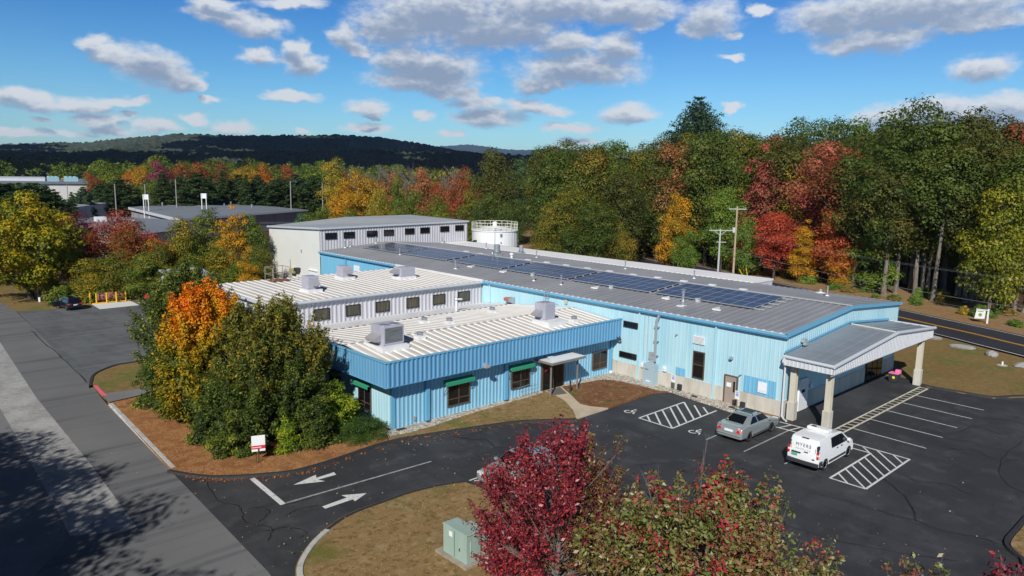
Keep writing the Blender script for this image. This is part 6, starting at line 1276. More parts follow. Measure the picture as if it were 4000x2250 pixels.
sp_=pan(.74,1.62,0,LL,0,SIGNW,'sign_panel',e); pan(.88,1.07,.002,LL-.002,1.32,SIGNR,'red_band',sp_); pan(.955,.985,.002,LL*.72,2.7,SIGNW,'white_stripe',sp_)
for k in range(9): pan(1.01,1.04,.05+.06*k,.085+.06*k,2.7,SIGNW,'letter_mark',sp_) if False else None
pan(.80,1.56,LL,LL+.02,-.3,PLAST,'edge',e)
# real estate style sign by the road
e=thing('roadside_sign','small white hanging sign on a white post at the wood edge','sign',(94,22.8,0)); b=MB(); b.box(93.92,94.04,22.62,22.78,-.05,1.6); b.box(93.95,94.03,22.7,23.9,1.42,1.50); b.build('post',WHITE,e)
b=MB(); b.add([(93.97,23.0,.45),(93.97,24.0,.35),(93.97,23.85,1.45),(93.97,22.95,1.48),(94.03,23.0,.45),(94.03,24.0,.35),(94.03,23.85,1.45),(94.03,22.95,1.48)],[(0,3,2,1),(4,5,6,7),(0,1,5,4),(1,2,6,5),(2,3,7,6),(3,0,4,7)]); pn=b.build('panel',SIGNW,e)
b=MB(); b.lathe((93.955,23.45,.85),[(0,0),(.2,0)],8,'x'); b.box(93.95,93.962,23.15,23.75,1.2,1.28); b.build('green_logo',mat('olive_logo',(.25,.32,.06),.6),pn)
# wall notice (white sheet) on the patch
e=thing('wall_sign','white notice board on the darker blue patch of the hall wall','sign',(44.58,23.2,1.8)); b=MB(); b.box(44.53,44.59,22.9,23.52,1.42,2.16); b.build('board',SIGNW,e); b=MB(); b.box(44.525,44.53,22.98,23.45,1.55,1.58); b.box(44.525,44.53,22.98,23.45,1.48,1.50); b.build('text_line',INKL,e)
# yellow/white utility guys & red hydrant etc
e=thing('guy_guard','pair of yellow guy-wire guards at the wood edge','guard',(96,53.5,0)); b=MB(); b.tube((96.4,53.3,0),(95.0,54.3,2.7),.06); b.tube((96.4,53.3,0),(96.0,53.8,2.9),.06); b.build('sleeve',YELP,e)
# utility poles
def upole(x,y,h,m,label,arm=1.2,extra=False):
    e=thing('utility_pole',label,'pole',(x,y,0),0,'utility poles by the road'); b=MB(); b.tube((x,y,-.1),(x,y,h),.17,.11,n=10); b.build('pole',m,e)
    ux,uy=.74,-.68
    b=MB()
    if not extra:
        beam(b,(x-ux*arm*.95,y-uy*arm*.95,h-.42),(x+ux*arm*1.05,y+uy*arm*1.05,h-.42),.12,.1)
    else:
        beam(b,(x-ux*1.6,y-uy*1.6,h-.25),(x+ux*1.7,y+uy*1.7,h-.25),.12,.1)
        for s_ in (-1,1): b.tube((x,y,h-.9),(x+s_*ux*.9,y+s_*uy*.9,h-.2),.04)
        beam(b,(x-ux*.5,y-uy*.5,h-1.9),(x+ux*.9,y+uy*.9,h-1.9),.10,.1)
    b.build('crossarm',POLEG,e)
    for k in (-.9,0,.95):
        b=MB(); L2=arm if not extra else 1.5; b.lathe((x+ux*L2*k,y+uy*L2*k,h-.3 if not extra else h-.1),[(.03,0),(.06,.08),(.05,.22),(0,.26)],8); b.build('insulator',mat('brown_insulator',(.25,.24,.23),.4),e)
    if not extra:
        b=MB(); b.tube((x-.35,y+.1,h-3.6),(x-.35,y+.1,h-2.9),.2); b.build('transformer_can',GTRIM,e)
    return e
upole(91.7,53.3,11.8,POLEB,'taller tan utility pole with a single crossarm and a small white can'); upole(92.0,55.9,8.5,POLEG,'shorter grey utility pole with braced wide crossarm',extra=True)
def wire(a,bp_,sag,label,r=.022):
    e=thing('power_line',label,'power line',a,0,'overhead lines along the road'); b=MB(); n=18; P=[]
    for i in range(n+1):
        t=i/n; P.append((a[0]+(bp_[0]-a[0])*t,a[1]+(bp_[1]-a[1])*t,a[2]+(bp_[2]-a[2])*t-sag*4*t*(1-t)))
    b.path(P,r,4); b.build('cable',WIREM,e)
wire((92.0,55.9,6.0),(69.5,3,5.4),.9,'thickest pale cable running right from the grey utility pole',.020)
wire((92.0,55.9,5.2),(70.2,3,4.4),.8,'lower thin cable running right from the grey utility pole',.011)
wire((92.3,55.6,8.3),(70.5,3,7.6),.8,'upper thin cable running right from the grey utility pole',.009)
wire((93.0,54.6,8.3),(72,3,7.5),.8,'farther upper thin cable along the wood edge',.009)
wire((92.0,55.9,8.2),(118,110,8.5),1.0,'thin cable running back along the road from the grey pole',.009)
# tank
e=thing('storage_tank','round white storage tank with a railing on its roof','tank',(76.1,86.2,0)); tx,ty,tr=76.1,86.2,3.6
b=MB(); b.lathe((tx,ty,0),[(tr,0),(tr,6.95)],72); b.build('shell',TANKW,e,smooth=True)
b=MB(); b.lathe((tx,ty,0),[(tr+.10,6.93),(tr+.10,7.05),(tr,7.06),(0,7.75)],48); b.build('roof_cone',TANKW,e)
b=MB()
for i in range(24):
    t=2*math.pi*i/24; b.tube((tx+tr*math.cos(t),ty+tr*math.sin(t),7.0),(tx+tr*math.cos(t),ty+tr*math.sin(t),8.25),.035,n=6)
for z in (7.3,7.8,8.25):
    for i in range(48):
        t=2*math.pi*i/48; u=2*math.pi*(i+1)/48; b.tube((tx+tr*math.cos(t),ty+tr*math.sin(t),z),(tx+tr*math.cos(u),ty+tr*math.sin(u),z),.035,n=5)
b.build('railing',mat('cream_railing',(.72,.71,.60),.5),e)
b=MB(); b.lathe((tx,ty,7.7),[(.35,0),(.35,.35),(.45,.4),(.2,.62),(0,.66)],16); b.build('top_hatch',TANKW,e)
fx,fy=tx-.66*tr,ty-.76*tr
b=MB(); b.path([(fx,fy,0),(fx,fy,7.5),(fx+.9,fy-.6,7.3)],.05); b.box(fx+.55,fx+.9,fy-.7,fy-.55,6.3,6.7); b.box(fx+.6,fx+.75,fy-.7,fy-.6,5.3,5.45); b.build('pipework',GALV,e)
b=MB()
for i in range(14):
    t=R(-95+9*i); 
    for q in range(1): b.box(tx+tr*math.cos(t)-.03,tx+tr*math.cos(t)+.03,ty+tr*math.sin(t)-.03,ty+tr*math.sin(t)+.03,0,6.9)
b.build('shell_seam',mat('tank_seam',(.62,.65,.66),.5),e)
# white shed with grey roof behind the near trees
e=thing('white_shed','white shed with a pale roof half hidden behind the near trees','shed',(27.8,82,0)); b=MB(); b.box(25.6,29.6,79.6,84,0,4.05); b.build('wall',WHITE,e); b=MB(); b.add([(25.4,79.4,4.05),(29.8,79.4,4.05),(29.8,84.2,4.6),(25.4,84.2,4.6),(25.4,79.4,4.2),(29.8,79.4,4.2),(29.8,84.2,4.75),(25.4,84.2,4.75)],[(0,3,2,1),(4,5,6,7),(0,1,5,4),(1,2,6,5),(2,3,7,6),(3,0,4,7)]); b.build('roof',TROOF,e)
b=MB(); b.box(25.5,25.6,80.6,81.6,.1,2.1); b.build('door',PGSID,e)
e=thing('stop_sign','small red sign glimpsed above the dark tree by the grey wing','sign',(24.6,86,0)); b=MB(); b.tube((24.6,86,0),(24.6,86,1.5),.03); b.build('post',GALV,e); b=MB(); b.lathe((24.55,85.93,1.6),[(0,0),(.26,0),(.26,.03)],8,'y'); b.build('plate',SIGNR,e)
# fence at far left
def fence(pts,h,label,sp=2.4):
    e=thing('chain_fence',label,'fence',(*pts[0],0)); b=MB(); 
    for (x0,y0),(x1,y1) in zip(pts,pts[1:]):
        L=math.hypot(x1-x0,y1-y0); n=max(1,int(L/sp))
        for i in range(n+1): b.tube((x0+(x1-x0)*i/n,y0+(y1-y0)*i/n,0),(x0+(x1-x0)*i/n,y0+(y1-y0)*i/n,h),.035,n=6)
    b.build('post',STEEL,e); b=MB()
    for (x0,y0),(x1,y1) in zip(pts,pts[1:]):
        b.tube((x0,y0,h),(x1,y1,h),.025,n=6); L=math.hypot(x1-x0,y1-y0); n=int(L/.28)
        for i in range(n):
            t0=i/n; t1=(i+1)/n
            for k in range(5):
                za,zb_=h*k/5,h*(k+1)/5; A0=(x0+(x1-x0)*t0,y0+(y1-y0)*t0); A1=(x0+(x1-x0)*t1,y0+(y1-y0)*t1)
                b.tube((*A0,za),(*A1,zb_),.007,n=3,caps=False); b.tube((*A0,zb_),(*A1,za),.007,n=3,caps=False)
    b.build('mesh',FENCEM,e)
fence([(16.2,129),(16.6,115),(16.83,100.75)],2.0,'chain link fence running away beside the left lawn'); fence([(16.83,100.75),(19.2,100.6),(22,101.5)],2.0,'short chain link fence behind the black SUV')
post('gate_post','white capped fence post at the corner of the left lawn','post',16.75,99.6,.5,.13,WHITE)
# ---- far buildings
e=thing('low_grey_building','wide low grey building with a broad dark roof behind the hedge row','building',(75,200,0))
A_,B2,C2,D2,M_=(56.5,169),(63.9,243),(98,259),(98,192),(82,262)
foot=[A_,B2,(98,262),D2]
b=MB(); b.prism(foot,0,4.7); b.build('wall',mat('far_mauve_wall',(.33,.32,.35),.8,noise=[((1.2,1.2,.1),2,(.27,.26,.29),.45,.6)]),e)
b=MB(); b.add([(56,168.6,4.8),(98.5,191.6,4.9),(98.5,262,4.9),(63.2,243.5,4.8),(79,232,5.6),(78,182,5.45)],[(0,1,5),(1,2,4,5),(2,3,4),(3,0,5,4)]); b.build('roof',FROOF,e)
b=MB(); b.add([(56,168.5,4.3),(56,168.5,4.8),(98.5,191.5,4.9),(98.5,191.5,4.6)],[(0,3,2,1)]); b.add([(55.9,168.5,4.1),(55.9,168.5,4.82),(63.1,243.5,4.82),(63.1,243.5,4.1)],[(0,1,2,3)]); b.build('roof_edge',PGSID,e)
for (x,y) in ((70,225),(76,230),(84,215),(80,200),(88,205),(90,225),(68,240)):
    b=MB(); b.tube((x,y,5),(x,y,6.1),.22); b.build('roof_vent',STEEL,e)
b=MB(); b.box(72,75,175.6,178,2.2,3.4); b.build('wall_hood',DARK,e)
e=thing('flat_roof_annex','flat dark-roofed annex with a cream front wall at the left of the low grey building','building',(40,150,0))
b=MB(); b.prism([(33.5,131),(44.5,140),(56,168),(46,190),(38,179)],0,4.2); b.build('wall',mat('cream_wall',(.55,.52,.45),.8),e)
b=MB(); b.prism([(33.2,130.6),(44.7,139.7),(56.3,168),(46,190.5),(37.6,179.3)],4.25,4.55); b.build('roof',FROOF,e)
b=MB()
for k in range(6):
    t=(k+.5)/6; x=33.45+(38-33.5)*t; y=131+48*t; b.box(x-.06,x+.05,y-2.2,y+2.2,.8,2.6)
b.build('window',GLASS,e)
for (x,y,z) in ((41,172,4.5),(43,160,4.5),(39,150,4.5)):
    b=MB(); b.box(x-1,x+1,y-1,y+1,z,z+1); b.build('roof_unit',WHITE,e)
e=thing('small_grey_hall','small grey ribbed hall beyond the flat-roofed annex','building',(52,230,0))
b=MB(); b.ribwall((43,205),(62,240),0,5.9,5.9,(.87,-.47),sp=1.0,dep=.1,wid=.3); b.prism([(43,205.2),(62,240.2),(55,262),(38,225)],0,5.8); b.build('wall',mat('far_grey_wall',(.42,.42,.44),.8),e)
b=MB(); b.add([(42.5,204,5.95),(62.5,240,5.95),(55,263,6.0),(37.5,225,6.0),(50,232,6.7)],[(0,1,4),(1,2,4),(2,3,4),(3,0,4)]); b.build('roof',mat('far_mid_roof',(.30,.32,.34),.7),e)
b=MB(); b.lathe((52,236,6.6),[(.7,0),(.8,.5),(.6,1.2),(0,1.3)],12); b.build('roof_ventilator',STEEL,e)
# ---- white industrial hall far left, built by direction & distance
def pol(az,d): return (d*math.cos(R(az)),d*math.sin(R(az)))

# thin air between here and the hills
b=MB(); b.box(-6000,13500,-3000,13500,-2,420); hzm=bpy.data.materials.new('haze_air'); hzm.use_nodes=True; nt=hzm.node_tree; nt.nodes.clear(); o_=nt.nodes.new('ShaderNodeOutputMaterial'); v_=nt.nodes.new('ShaderNodeVolumePrincipled'); v_.inputs['Color'].default_value=(.62,.80,1,1); v_.inputs['Density'].default_value=4.4e-5; v_.inputs['Anisotropy'].default_value=0; nt.links.new(v_.outputs[0],o_.inputs['Volume'])
hzo=b.build('haze',hzm); tag(hzo,'thin bluish air over the whole valley','haze',kind='stuff')
e=thing('industrial_hall','long off-white industrial hall with blue cooling units on its roof at far left','building',(*pol(79,325),0))
a0,a1=pol(84.5,318),pol(77.16,322); b0,b1=pol(84.5,420),pol(77.4,420)
b=MB(); b.prism([a0,a1,b1,b0],0,9.6); b.build('wall',STUCCO,e)
b=MB(); 
q=[pol(84.6,317.4),pol(77.12,321.4),pol(77.3,421),pol(84.6,421)]; b.prism(q,9.62,10.3); b.build('roof',FROOF,e)
b=MB(); b.prism([pol(84.5,338),pol(79.6,338),pol(79.6,400),pol(84.5,400)],10.32,11.3); b.build('upper_roof',PGSID,e)
for u0,u1 in ((79.5,78.82),(78.55,77.73)):
    c=thing('cooling_unit','pale blue cooling unit on the industrial hall roof, '+('left one' if u0>79 else 'right one'),'cooling unit',(*pol((u0+u1)/2,330),10.3)); b=MB(); b.prism([pol(u0,328),pol(u1,328),pol(u1,332),pol(u0,332)],10.35,12.0); b.build('casing',COOL,c)
    b=MB(); 
    for k in range(3):
        x,y=pol(u0+(u1-u0)*(.2+.3*k),330); b.lathe((x,y,12.0),[(.75,0),(.75,.35),(.6,.35)],12)
    b.build('fan_ring',COOL,c)
c=thing('roof_pipe','orange pipe between the two cooling units','pipe',(*pol(78.7,330),11)); b=MB(); b.tube((*pol(78.85,330),11.3),(*pol(78.5,330),11.3),.2); b.build('pipe',ORANGEP,c)
def lamp_pole(az,d,h,label,kind=0):
    x,y=pol(az,d); e=thing('light_pole' if not kind else 'floodlight',label,'light pole',(x,y,0),0,'light poles behind the low grey building'); b=MB()
    if kind:
        ux,uy=-math.sin(R(az)),math.cos(R(az))
        for s_ in (-.55,.55): b.tube((x+ux*s_,y+uy*s_,0),(x+ux*s_,y+uy*s_,h-.2),.11)
        b.build('post',WHITE,e); b=MB(); b.prism([(x-ux*.7,y-uy*.7),(x+ux*.7,y+uy*.7),(x+ux*.7+.2,y+uy*.7+.2),(x-ux*.7+.2,y-uy*.7+.2)],h-1.5,h-.2); b.build('board',SIGNW,e)
    else: b.tube((x,y,0),(x,y,h),.16,.12); b.build('post',mat('grey_brown_pole',(.30,.27,.26),.8),e)
lamp_pole(73.74,212,9.3,'white board on two posts above the dark roof, left one',1); lamp_pole(70.0,212,9.6,'white board on two posts above the dark roof, right one',1)
lamp_pole(71.8,225,12.9,'thin light pole between the two white boards'); lamp_pole(64.0,212,13.0,'thin light pole right of the broad dark roof'); lamp_pole(75.6,220,11.6,'thin light pole left of the white boards'); lamp_pole(61.7,205,12.6,'thin light pole beside the dark pines'); lamp_pole(73.76,228,11.4,'white lamp pole behind the left white board'); lamp_pole(59.1,205,10.0,'short pale pole among the golden trees'); lamp_pole(78.4,240,10.9,'light pole in front of the white industrial hall')
# ---------------- trees ----------------
def leafmat(name,cols,trans=.22,gloss=False):
    m=bpy.data.materials.new('leaf_'+name); m.use_nodes=True; nt=m.node_tree; N=nt.nodes; L=nt.links; b=N['Principled BSDF']; out=N['Material Output']
    at=N.new('ShaderNodeAttribute'); at.attribute_name='tint'
    oi=N.new('ShaderNodeObjectInfo'); ad=N.new('ShaderNodeMath'); ad.operation='MULTIPLY_ADD'; L.new(oi.outputs['Random'],ad.inputs[0]); ad.inputs[1].default_value=.22; ad.inputs[2].default_value=-.11
    s_=N.new('ShaderNodeMath'); s_.operation='ADD'; s_.use_clamp=True; L.new(at.outputs['Fac'],s_.inputs[0]); L.new(ad.outputs[0],s_.inputs[1])
    cr=N.new('ShaderNodeValToRGB'); L.new(s_.outputs[0],cr.inputs[0]); els=cr.color_ramp.elements; n=len(cols)
    els[0].position=0; els[0].color=(*cols[0],1); els[1].position=1; els[1].color=(*cols[-1],1)
    for i in range(1,n-1): e_=els.new(i/(n-1)); e_.color=(*cols[i],1)
    L.new(cr.outputs[0],b.inputs['Base Color']); b.inputs['Roughness'].default_value=.46 if gloss else .55; b.inputs['Specular IOR Level'].default_value=.6 if gloss else .25
    tr=N.new('ShaderNodeBsdfTranslucent'); L.new(cr.outputs[0],tr.inputs[0]); mx=N.new('ShaderNodeMixShader'); mx.inputs[0].default_value=trans; L.new(b.outputs[0],mx.inputs[1]); L.new(tr.outputs[0],mx.inputs[2]); L.new(mx.outputs[0],out.inputs[0]); return m
G=lambda *a:[tuple(v*.86 for v in srgb(*c)[:3]) for c in a]
PAL={
'darkgreen':G((48,64,26),(70,90,34),(92,108,44),(116,122,50)),
'green2':G((60,80,28),(88,110,38),(116,130,44),(160,154,54)),
'green3':G((66,94,34),(92,124,42),(118,146,54),(150,160,70)),
'olive':G((66,82,30),(96,108,36),(128,124,44),(164,126,46)),
'olive2':G((66,80,30),(104,108,36),(150,140,40),(184,150,40)),
'darkolive':G((56,68,30),(78,86,36),(98,98,42),(116,96,46)),
'olivegold':G((96,104,38),(138,134,44),(180,156,48),(204,152,50)),
'gold':G((96,100,34),(176,140,36),(212,160,34),(220,128,34)),
'yellow':G((66,82,30),(100,112,34),(142,144,40),(176,164,50)),
'yellowgreen':G((74,88,22),(120,124,26),(164,156,30),(206,150,30)),
'orange':G((112,84,34),(178,104,36),(206,122,40),(176,76,38)),
'redorange':G((104,92,48),(150,92,54),(180,86,56),(172,62,50)),
'redorange2':G((104,84,46),(168,82,56),(206,92,64),(222,70,62)),
'orangered':G((120,104,46),(184,104,54),(208,94,62),(216,74,60)),
'rust':G((92,84,38),(132,88,44),(166,84,48),(182,74,44)),
'rustlight':G((112,100,54),(152,112,66),(182,116,74),(190,96,70)),
'rustdark':G((84,72,38),(112,78,44),(136,76,48),(160,70,52)),
'pinkred':G((100,84,50),(150,86,66),(186,92,84),(184,70,78)),
'salmon':G((120,100,54),(172,106,72),(200,112,90),(196,94,82)),
'red':G((130,50,46),(170,62,62),(196,72,76),(180,56,62)),
'plum':G((78,36,44),(108,48,60),(128,58,70),(140,66,70)),
'purple':G((104,54,62),(132,66,84),(152,76,92),(150,70,70)),
'pine':G((42,60,34),(58,78,42),(74,94,48),(90,106,56)),
'bluepine':G((44,66,48),(60,84,60),(76,100,70),(96,116,78)),
'bluegreen':G((58,88,56),(80,112,72),(100,132,88),(116,138,86)),
'hedge':G((42,56,28),(66,84,36),(92,110,42),(158,160,54)),
'hedgebright':G((66,90,24),(104,132,36),(140,158,40),(178,178,52)),
'crimson':G((66,26,36),(108,36,50),(144,50,66),(186,60,58),(118,100,50)),
'mixed':G((70,86,38),(102,116,50),(134,136,72),(136,100,66),(172,54,62)),
'juniper':G((40,60,28),(60,86,34),(80,108,42),(96,118,52)),
'apple':G((54,64,28),(84,94,36),(116,120,46),(160,148,50),(188,128,50)),
'maplefire':G((84,96,28),(150,140,30),(212,160,30),(238,150,28),(240,118,30)),
'shrub':G((56,84,36),(84,116,44),(112,142,54),(150,160,66)),
'shrubdry':G((112,104,50),(146,130,66),(170,146,80),(150,100,60)),
}
LM={}
def lm(p):
    if p not in LM: LM[p]=leafmat(p,PAL[p],.16 if p in('crimson','mixed') else .22,p in('crimson','mixed'))
    return LM[p]
def env(shape,t):
    """relative radius at relative crown height t (0 bottom..1 top)"""
    if shape=='round': return np.sqrt(np.clip(1-(2*t-.92)**2*.9,0,1))
    if shape=='oak': return np.sqrt(np.clip(1-np.abs(2*t-1.05)**2.6*.85,0,1))*(.8+.2*np.clip(t*3,0,1))
    if shape=='oval': return np.sqrt(np.clip(1-(1.75*t-.62)**2*.78,0,1))
    if shape=='cone': return np.clip(1.02-t,0,1)**.85
    if shape=='flat': return np.sqrt(np.clip(1-t**5,0,1))*(1.08-.26*t+.08*np.sin(t*9+1))
    if shape=='bush': return np.sqrt(np.clip(1-(t)**2.2,0,1))
    return 1-t
def leaves(rs,centers,radii,npc,size,squash=.7,droop=0,elong=1.0,quad=False,tint=None,up_bias=.55,hollow=.5,ax=None,rad_w=.8,nrand=.55):
    K=len(centers); cnt=np.maximum(4,(npc*(radii/radii.mean())**2)).astype(int); idx=np.repeat(np.arange(K),cnt); n=len(idx)
    d=rs.normal(size=(n,3)); d/=np.linalg.norm(d,axis=1,keepdims=True)
    d[:,2]=np.where((d[:,2]<-.3)&(rs.rand(n)<.6),-d[:,2],d[:,2])
    rr=(hollow+(1-hollow)*rs.rand(n)**.6)[:,None]*radii[idx][:,None]*(1+.25*rs.normal(size=(n,1))*.6)
    p=centers[idx]+d*rr*np.array([1,1,squash])
    nm=d*rad_w+np.array([0,0,up_bias])+rs.normal(size=(n,3))*nrand; nm/=np.linalg.norm(nm,axis=1,keepdims=True)
    t=np.cross(nm,rs.normal(size=(n,3))); t/=np.linalg.norm(t,axis=1,keepdims=True)+1e-9; bt=np.cross(nm,t)
    s=size*(.42+1.05*rs.rand(n)**1.4)[:,None]; w_=s*.5*elong
    if quad:
        fold=nm*s*.18
        v=np.stack([p-t*s*.55,p-bt*w_*.55+fold,p+t*s*.6,p+bt*w_*.55+fold],1); k=4
    else:
        v=np.stack([p-t*s*.42-bt*w_*.95,p-t*s*.38+bt*w_*.95,p+t*s*.55],1); k=3
    ct=rs.rand(K)[idx]*.55; ti=ct+rs.rand(n)*.45
    if tint is not None: ti=tint(p,centers[idx],ct,rs.rand(n))
    return v.reshape(-1,3).astype(np.float32),np.arange(n*k,dtype=np.int32).reshape(n,k),np.clip(ti,0,1).astype(np.float32)
def crown_mesh(name,v,f,ti):
    me=np_mesh(name,v,f); a=me.attributes.new('tint','FLOAT','FACE'); a.data.foreach_set('value',ti); return me
def tubes_mesh(b,rs,H,R_,z0,centers,trunk_r,lean=(0,0),nlimb=40,forks=0):
    """trunk with slight bends and limbs to clump centres"""
    P=[];n=7
    for i in range(n+1):
        t=i/n; P.append((lean[0]*t*H+math.sin(t*3+lean[0]*9)*.02*H*t,lean[1]*t*H+math.cos(t*2.3)*.015*H*t,H*.9*t))
    rad=lambda i:trunk_r*(1-i/n)**.8+.02*trunk_r
    b.tube((P[0][0],P[0][1],-.15),(P[0][0],P[0][1],0.25),trunk_r*1.45,trunk_r*1.08,n=8,caps=False)
    for i in range(n): b.tube(P[i] if i else (P[0][0],P[0][1],.2),P[i+1],rad(i) if i else trunk_r*1.08,rad(i+1),n=8,caps=False)
    idx=rs.permutation(len(centers))[:nlimb]
    for j in idx:
        c=Vector(centers[j]); hd=math.hypot(c.x,c.y); za=max(z0*.85,min(H*.85,c.z-hd*.75)); k=za/(H*.9)*n; i=min(n-1,int(k)); fr=k-i
        s=Vector(P[i]).lerp(Vector(P[i+1]),fr); r0=min(rad(i)*.5,.03+.018*(c-s).length*trunk_r*6); mid=s.lerp(c,.5)+Vector((0,0,-.06*(c-s).length))+Vector(rs.normal(size=3)*.05*(c-s).length)
        b.tube(s,mid,r0,r0*.6,n=5,caps=False); b.tube(mid,c,r0*.6,r0*.2,n=4,caps=False)
def mk_tree(seed,H,Rm,z0f,shape,nc,npc,leaf,trunk_r,clr=.26,quad=False,tint=None,nlimb=36,squash=.72,lean=(0,0),jit=.12,elong=1.0,hollow=.45):
    rs=np.random.RandomState(seed); z0=H*z0f; hc=H-z0
    # clump centres: mostly near the envelope
    t=rs.rand(nc*3); keep=rs.rand(nc*3)<np.clip(env(shape,t),.15,1)**1.2; t=t[keep][:nc]; m_=len(t)
    ang=rs.rand(m_)*2*np.pi; u=rs.rand(m_)**.42; ph=rs.rand()*6; lob=1+.16*np.sin(2*ang+ph)+.10*np.sin(5*ang+ph*2+t*6)+.09*np.sin(t*17+ph)
    crad=Rm*clr*(.6+.8*rs.rand(m_))*(.75+.4*np.clip(env(shape,t),0,1))
    rr=np.maximum(0,env(shape,t)*Rm*lob*u-crad*.5)
    c=np.stack([rr*np.cos(ang)+lean[0]*t*H,rr*np.sin(ang)+lean[1]*t*H,z0+hc*t-crad*.35],1)+rs.normal(size=(m_,3))*Rm*jit*np.array([.6,.6,.4])
    c[:,2]=np.maximum(c[:,2],z0*.8+.2)
    v,f,ti=leaves(rs,c,crad,npc,leaf,quad=quad,tint=tint,squash=squash,elong=elong,hollow=hollow,rad_w=(.8 if quad else 1.3),nrand=(.55 if quad else .38))
    b=MB(); tubes_mesh(b,rs,H,Rm,z0,c,trunk_r,lean,nlimb)
    return (v,f,ti,b,c)
def mk_conifer(seed,H,Rm,z0f,kind,leaf,npb=60,wh=26):
    rs=np.random.RandomState(seed); V=[];cen=[];rad=[]; b=MB(); b.tube((0,0,-.2),(0,0,H*.97),Rm*.085,.03,n=8,caps=False)
    for i in range(wh):
        t=(i+rs.rand()*.5)/wh; z=H*(z0f+(1-z0f)*t); nb=int(8 if kind=='pine' else 9)
        L=Rm*(min(1,(1-t)*1.9+.06)**.85 if kind=='pine' else (1-t)**.9)*(.72+.45*rs.rand() if kind=='pine' else .9+.2*rs.rand())
        if kind=='pine' and t<.12: L*=.8
        for k in range(nb):
            a=2*math.pi*(k+rs.rand()*.8)/nb+i*.7; LL=L*(.65+.5*rs.rand()); rise=((.10+.45*t) if kind=='pine' else -.28)*LL
            tip=(LL*math.cos(a),LL*math.sin(a),z+rise); b.tube((0,0,z),tip,.05*Rm*.5*(1-t)+.015,.012,n=4,caps=False)
            for q in (.45,.7,.95) if LL>Rm*.3 else (.6,.95):
                cen.append((tip[0]*q,tip[1]*q,z+rise*q)); rad.append(LL*.20*(1.15-q*.35)+.28)
    cen=np.array(cen);rad=np.array(rad); v,f,ti=leaves(rs,cen,rad,npb,leaf,squash=.5,elong=.6,hollow=.2,up_bias=.7)
    return (v,f,ti,b,cen)
def mk_bare(seed,H,Rm):
    rs=np.random.RandomState(seed); b=MB(); b.tube((0,0,-.2),(0,0,H*.5),.22,.15,n=7,caps=False)
    def br(p,d,L,r,dep):
        q=p+d*L; b.tube(p,q,r,r*.6,n=4 if dep<3 else 3,caps=False)
        if dep<=0: return
        for k in range(4 if dep>1 else 3):
            nd=(d+Vector(rs.normal(size=3)*.38)+Vector((0,0,.10))).normalized(); br(p+d*L*(.45+.55*(k+1)/4),nd,L*(.62+.2*rs.rand()),r*.6,dep-1)
    for k in range(7):
        a=2*math.pi*k/7; br(Vector((0,0,H*(.28+.04*k))),Vector((math.cos(a)*.5,math.sin(a)*.5,1)).normalized(),H*.22,.11,3)
    b.m=[0]*len(b.f)
    return b
def mk_shoots(seed,H,Rm,z0f,shape,nsh,nl,leaf,tr,tint=None,sr=.26,slen=1.5,ng=0,gs=.14):
    """open young maple: leafy upright shoots on visible grey branches"""
    rs=np.random.RandomState(seed); z0=H*z0f; b=MB(); n=7; cs=[];rads=[]; ends=[]
    grp=[]
    for k in range(ng):
        t=.04+.96*(k+rs.rand())/ng; grp.append((t,k*2.4+rs.normal()*.4,.45+.55*rs.rand()**.6,.7+.6*rs.rand()))
    for k in range(nsh):
        t=rs.rand()
        while rs.rand()>env(shape,np.array([t]))[0]**1.3+.1: t=rs.rand()
        a=rs.rand()*6.283
        if ng and rs.rand()<.86:
            g0=grp[rs.randint(ng)]; t=float(np.clip(g0[0]+rs.normal()*gs*.55*g0[3],.01,.99)); a=g0[1]+rs.normal()*gs*2.0*g0[3]/(.4+g0[2])
            e_=env(shape,np.array([t]))[0]*Rm; r_=e_*min(1.12,max(.05,g0[2]+rs.normal()*gs*1.1)); fixed=True
        else: fixed=False
        if not fixed: 
            r_=(1+.16*rs.normal())*env(shape,np.array([t]))[0]*Rm*(.35+.65*rs.rand()**.5)*(1+.18*math.sin(2*a+seed)+.12*math.sin(5*a))
        tip=np.array([r_*math.cos(a),r_*math.sin(a),z0+(H-z0)*t*(.93+.1*rs.rand())])
        out=np.array([math.cos(a)*(.9-.6*t),math.sin(a)*(.9-.6*t),.55+.9*t]); out/=np.linalg.norm(out)
        L_=slen*(.6+.8*rs.rand()); base=tip-out*L_; base[2]=max(base[2],z0*.7); ends.append((base,tip))
        m_=int(4+L_*4)
        for q in range(m_):
            u=q/(m_-1); cs.append(base+(tip-base)*u+rs.normal(size=3)*.06); rads.append(sr*(.75+.5*rs.rand())*(1.15-.55*u))
    cs=np.array(cs);rads=np.array(rads)
    v,f,ti=leaves(rs,cs,rads,nl,leaf,quad=True,tint=tint,squash=.95,hollow=.1,up_bias=.35)
    P=[(math.sin(i*1.1)*.05*i*.3,math.cos(i)*.04*i*.3,H*.82*i/n) for i in range(n+1)]
    rad=lambda i:tr*(1-i/n)**.8+.012
    for i in range(n): b.tube(P[i],P[i+1],rad(i),rad(i+1),n=7,caps=False)
    for ie,(base,tip) in enumerate(ends):
        if ie%2: b.tube(Vector(base),Vector(tip),.008,.003,n=4,caps=False); continue
        c=Vector(base); hd=math.hypot(c.x,c.y); za=max(z0*.6,min(H*.78,c.z-hd*1.1)); k=za/(H*.82)*n; i=min(n-1,int(k)); s0=Vector(P[i]).lerp(Vector(P[i+1]),k-i)
        mid=s0.lerp(c,.55)+Vector((0,0,-.05*(c-s0).length)); b.tube(s0,mid,.019,.013,n=5,caps=False); b.tube(mid,c,.013,.010,n=4,caps=False); b.tube(c,Vector(tip)+Vector((0,0,.05)),.010,.003,n=4,caps=False)
    return v,f,ti,b,cs
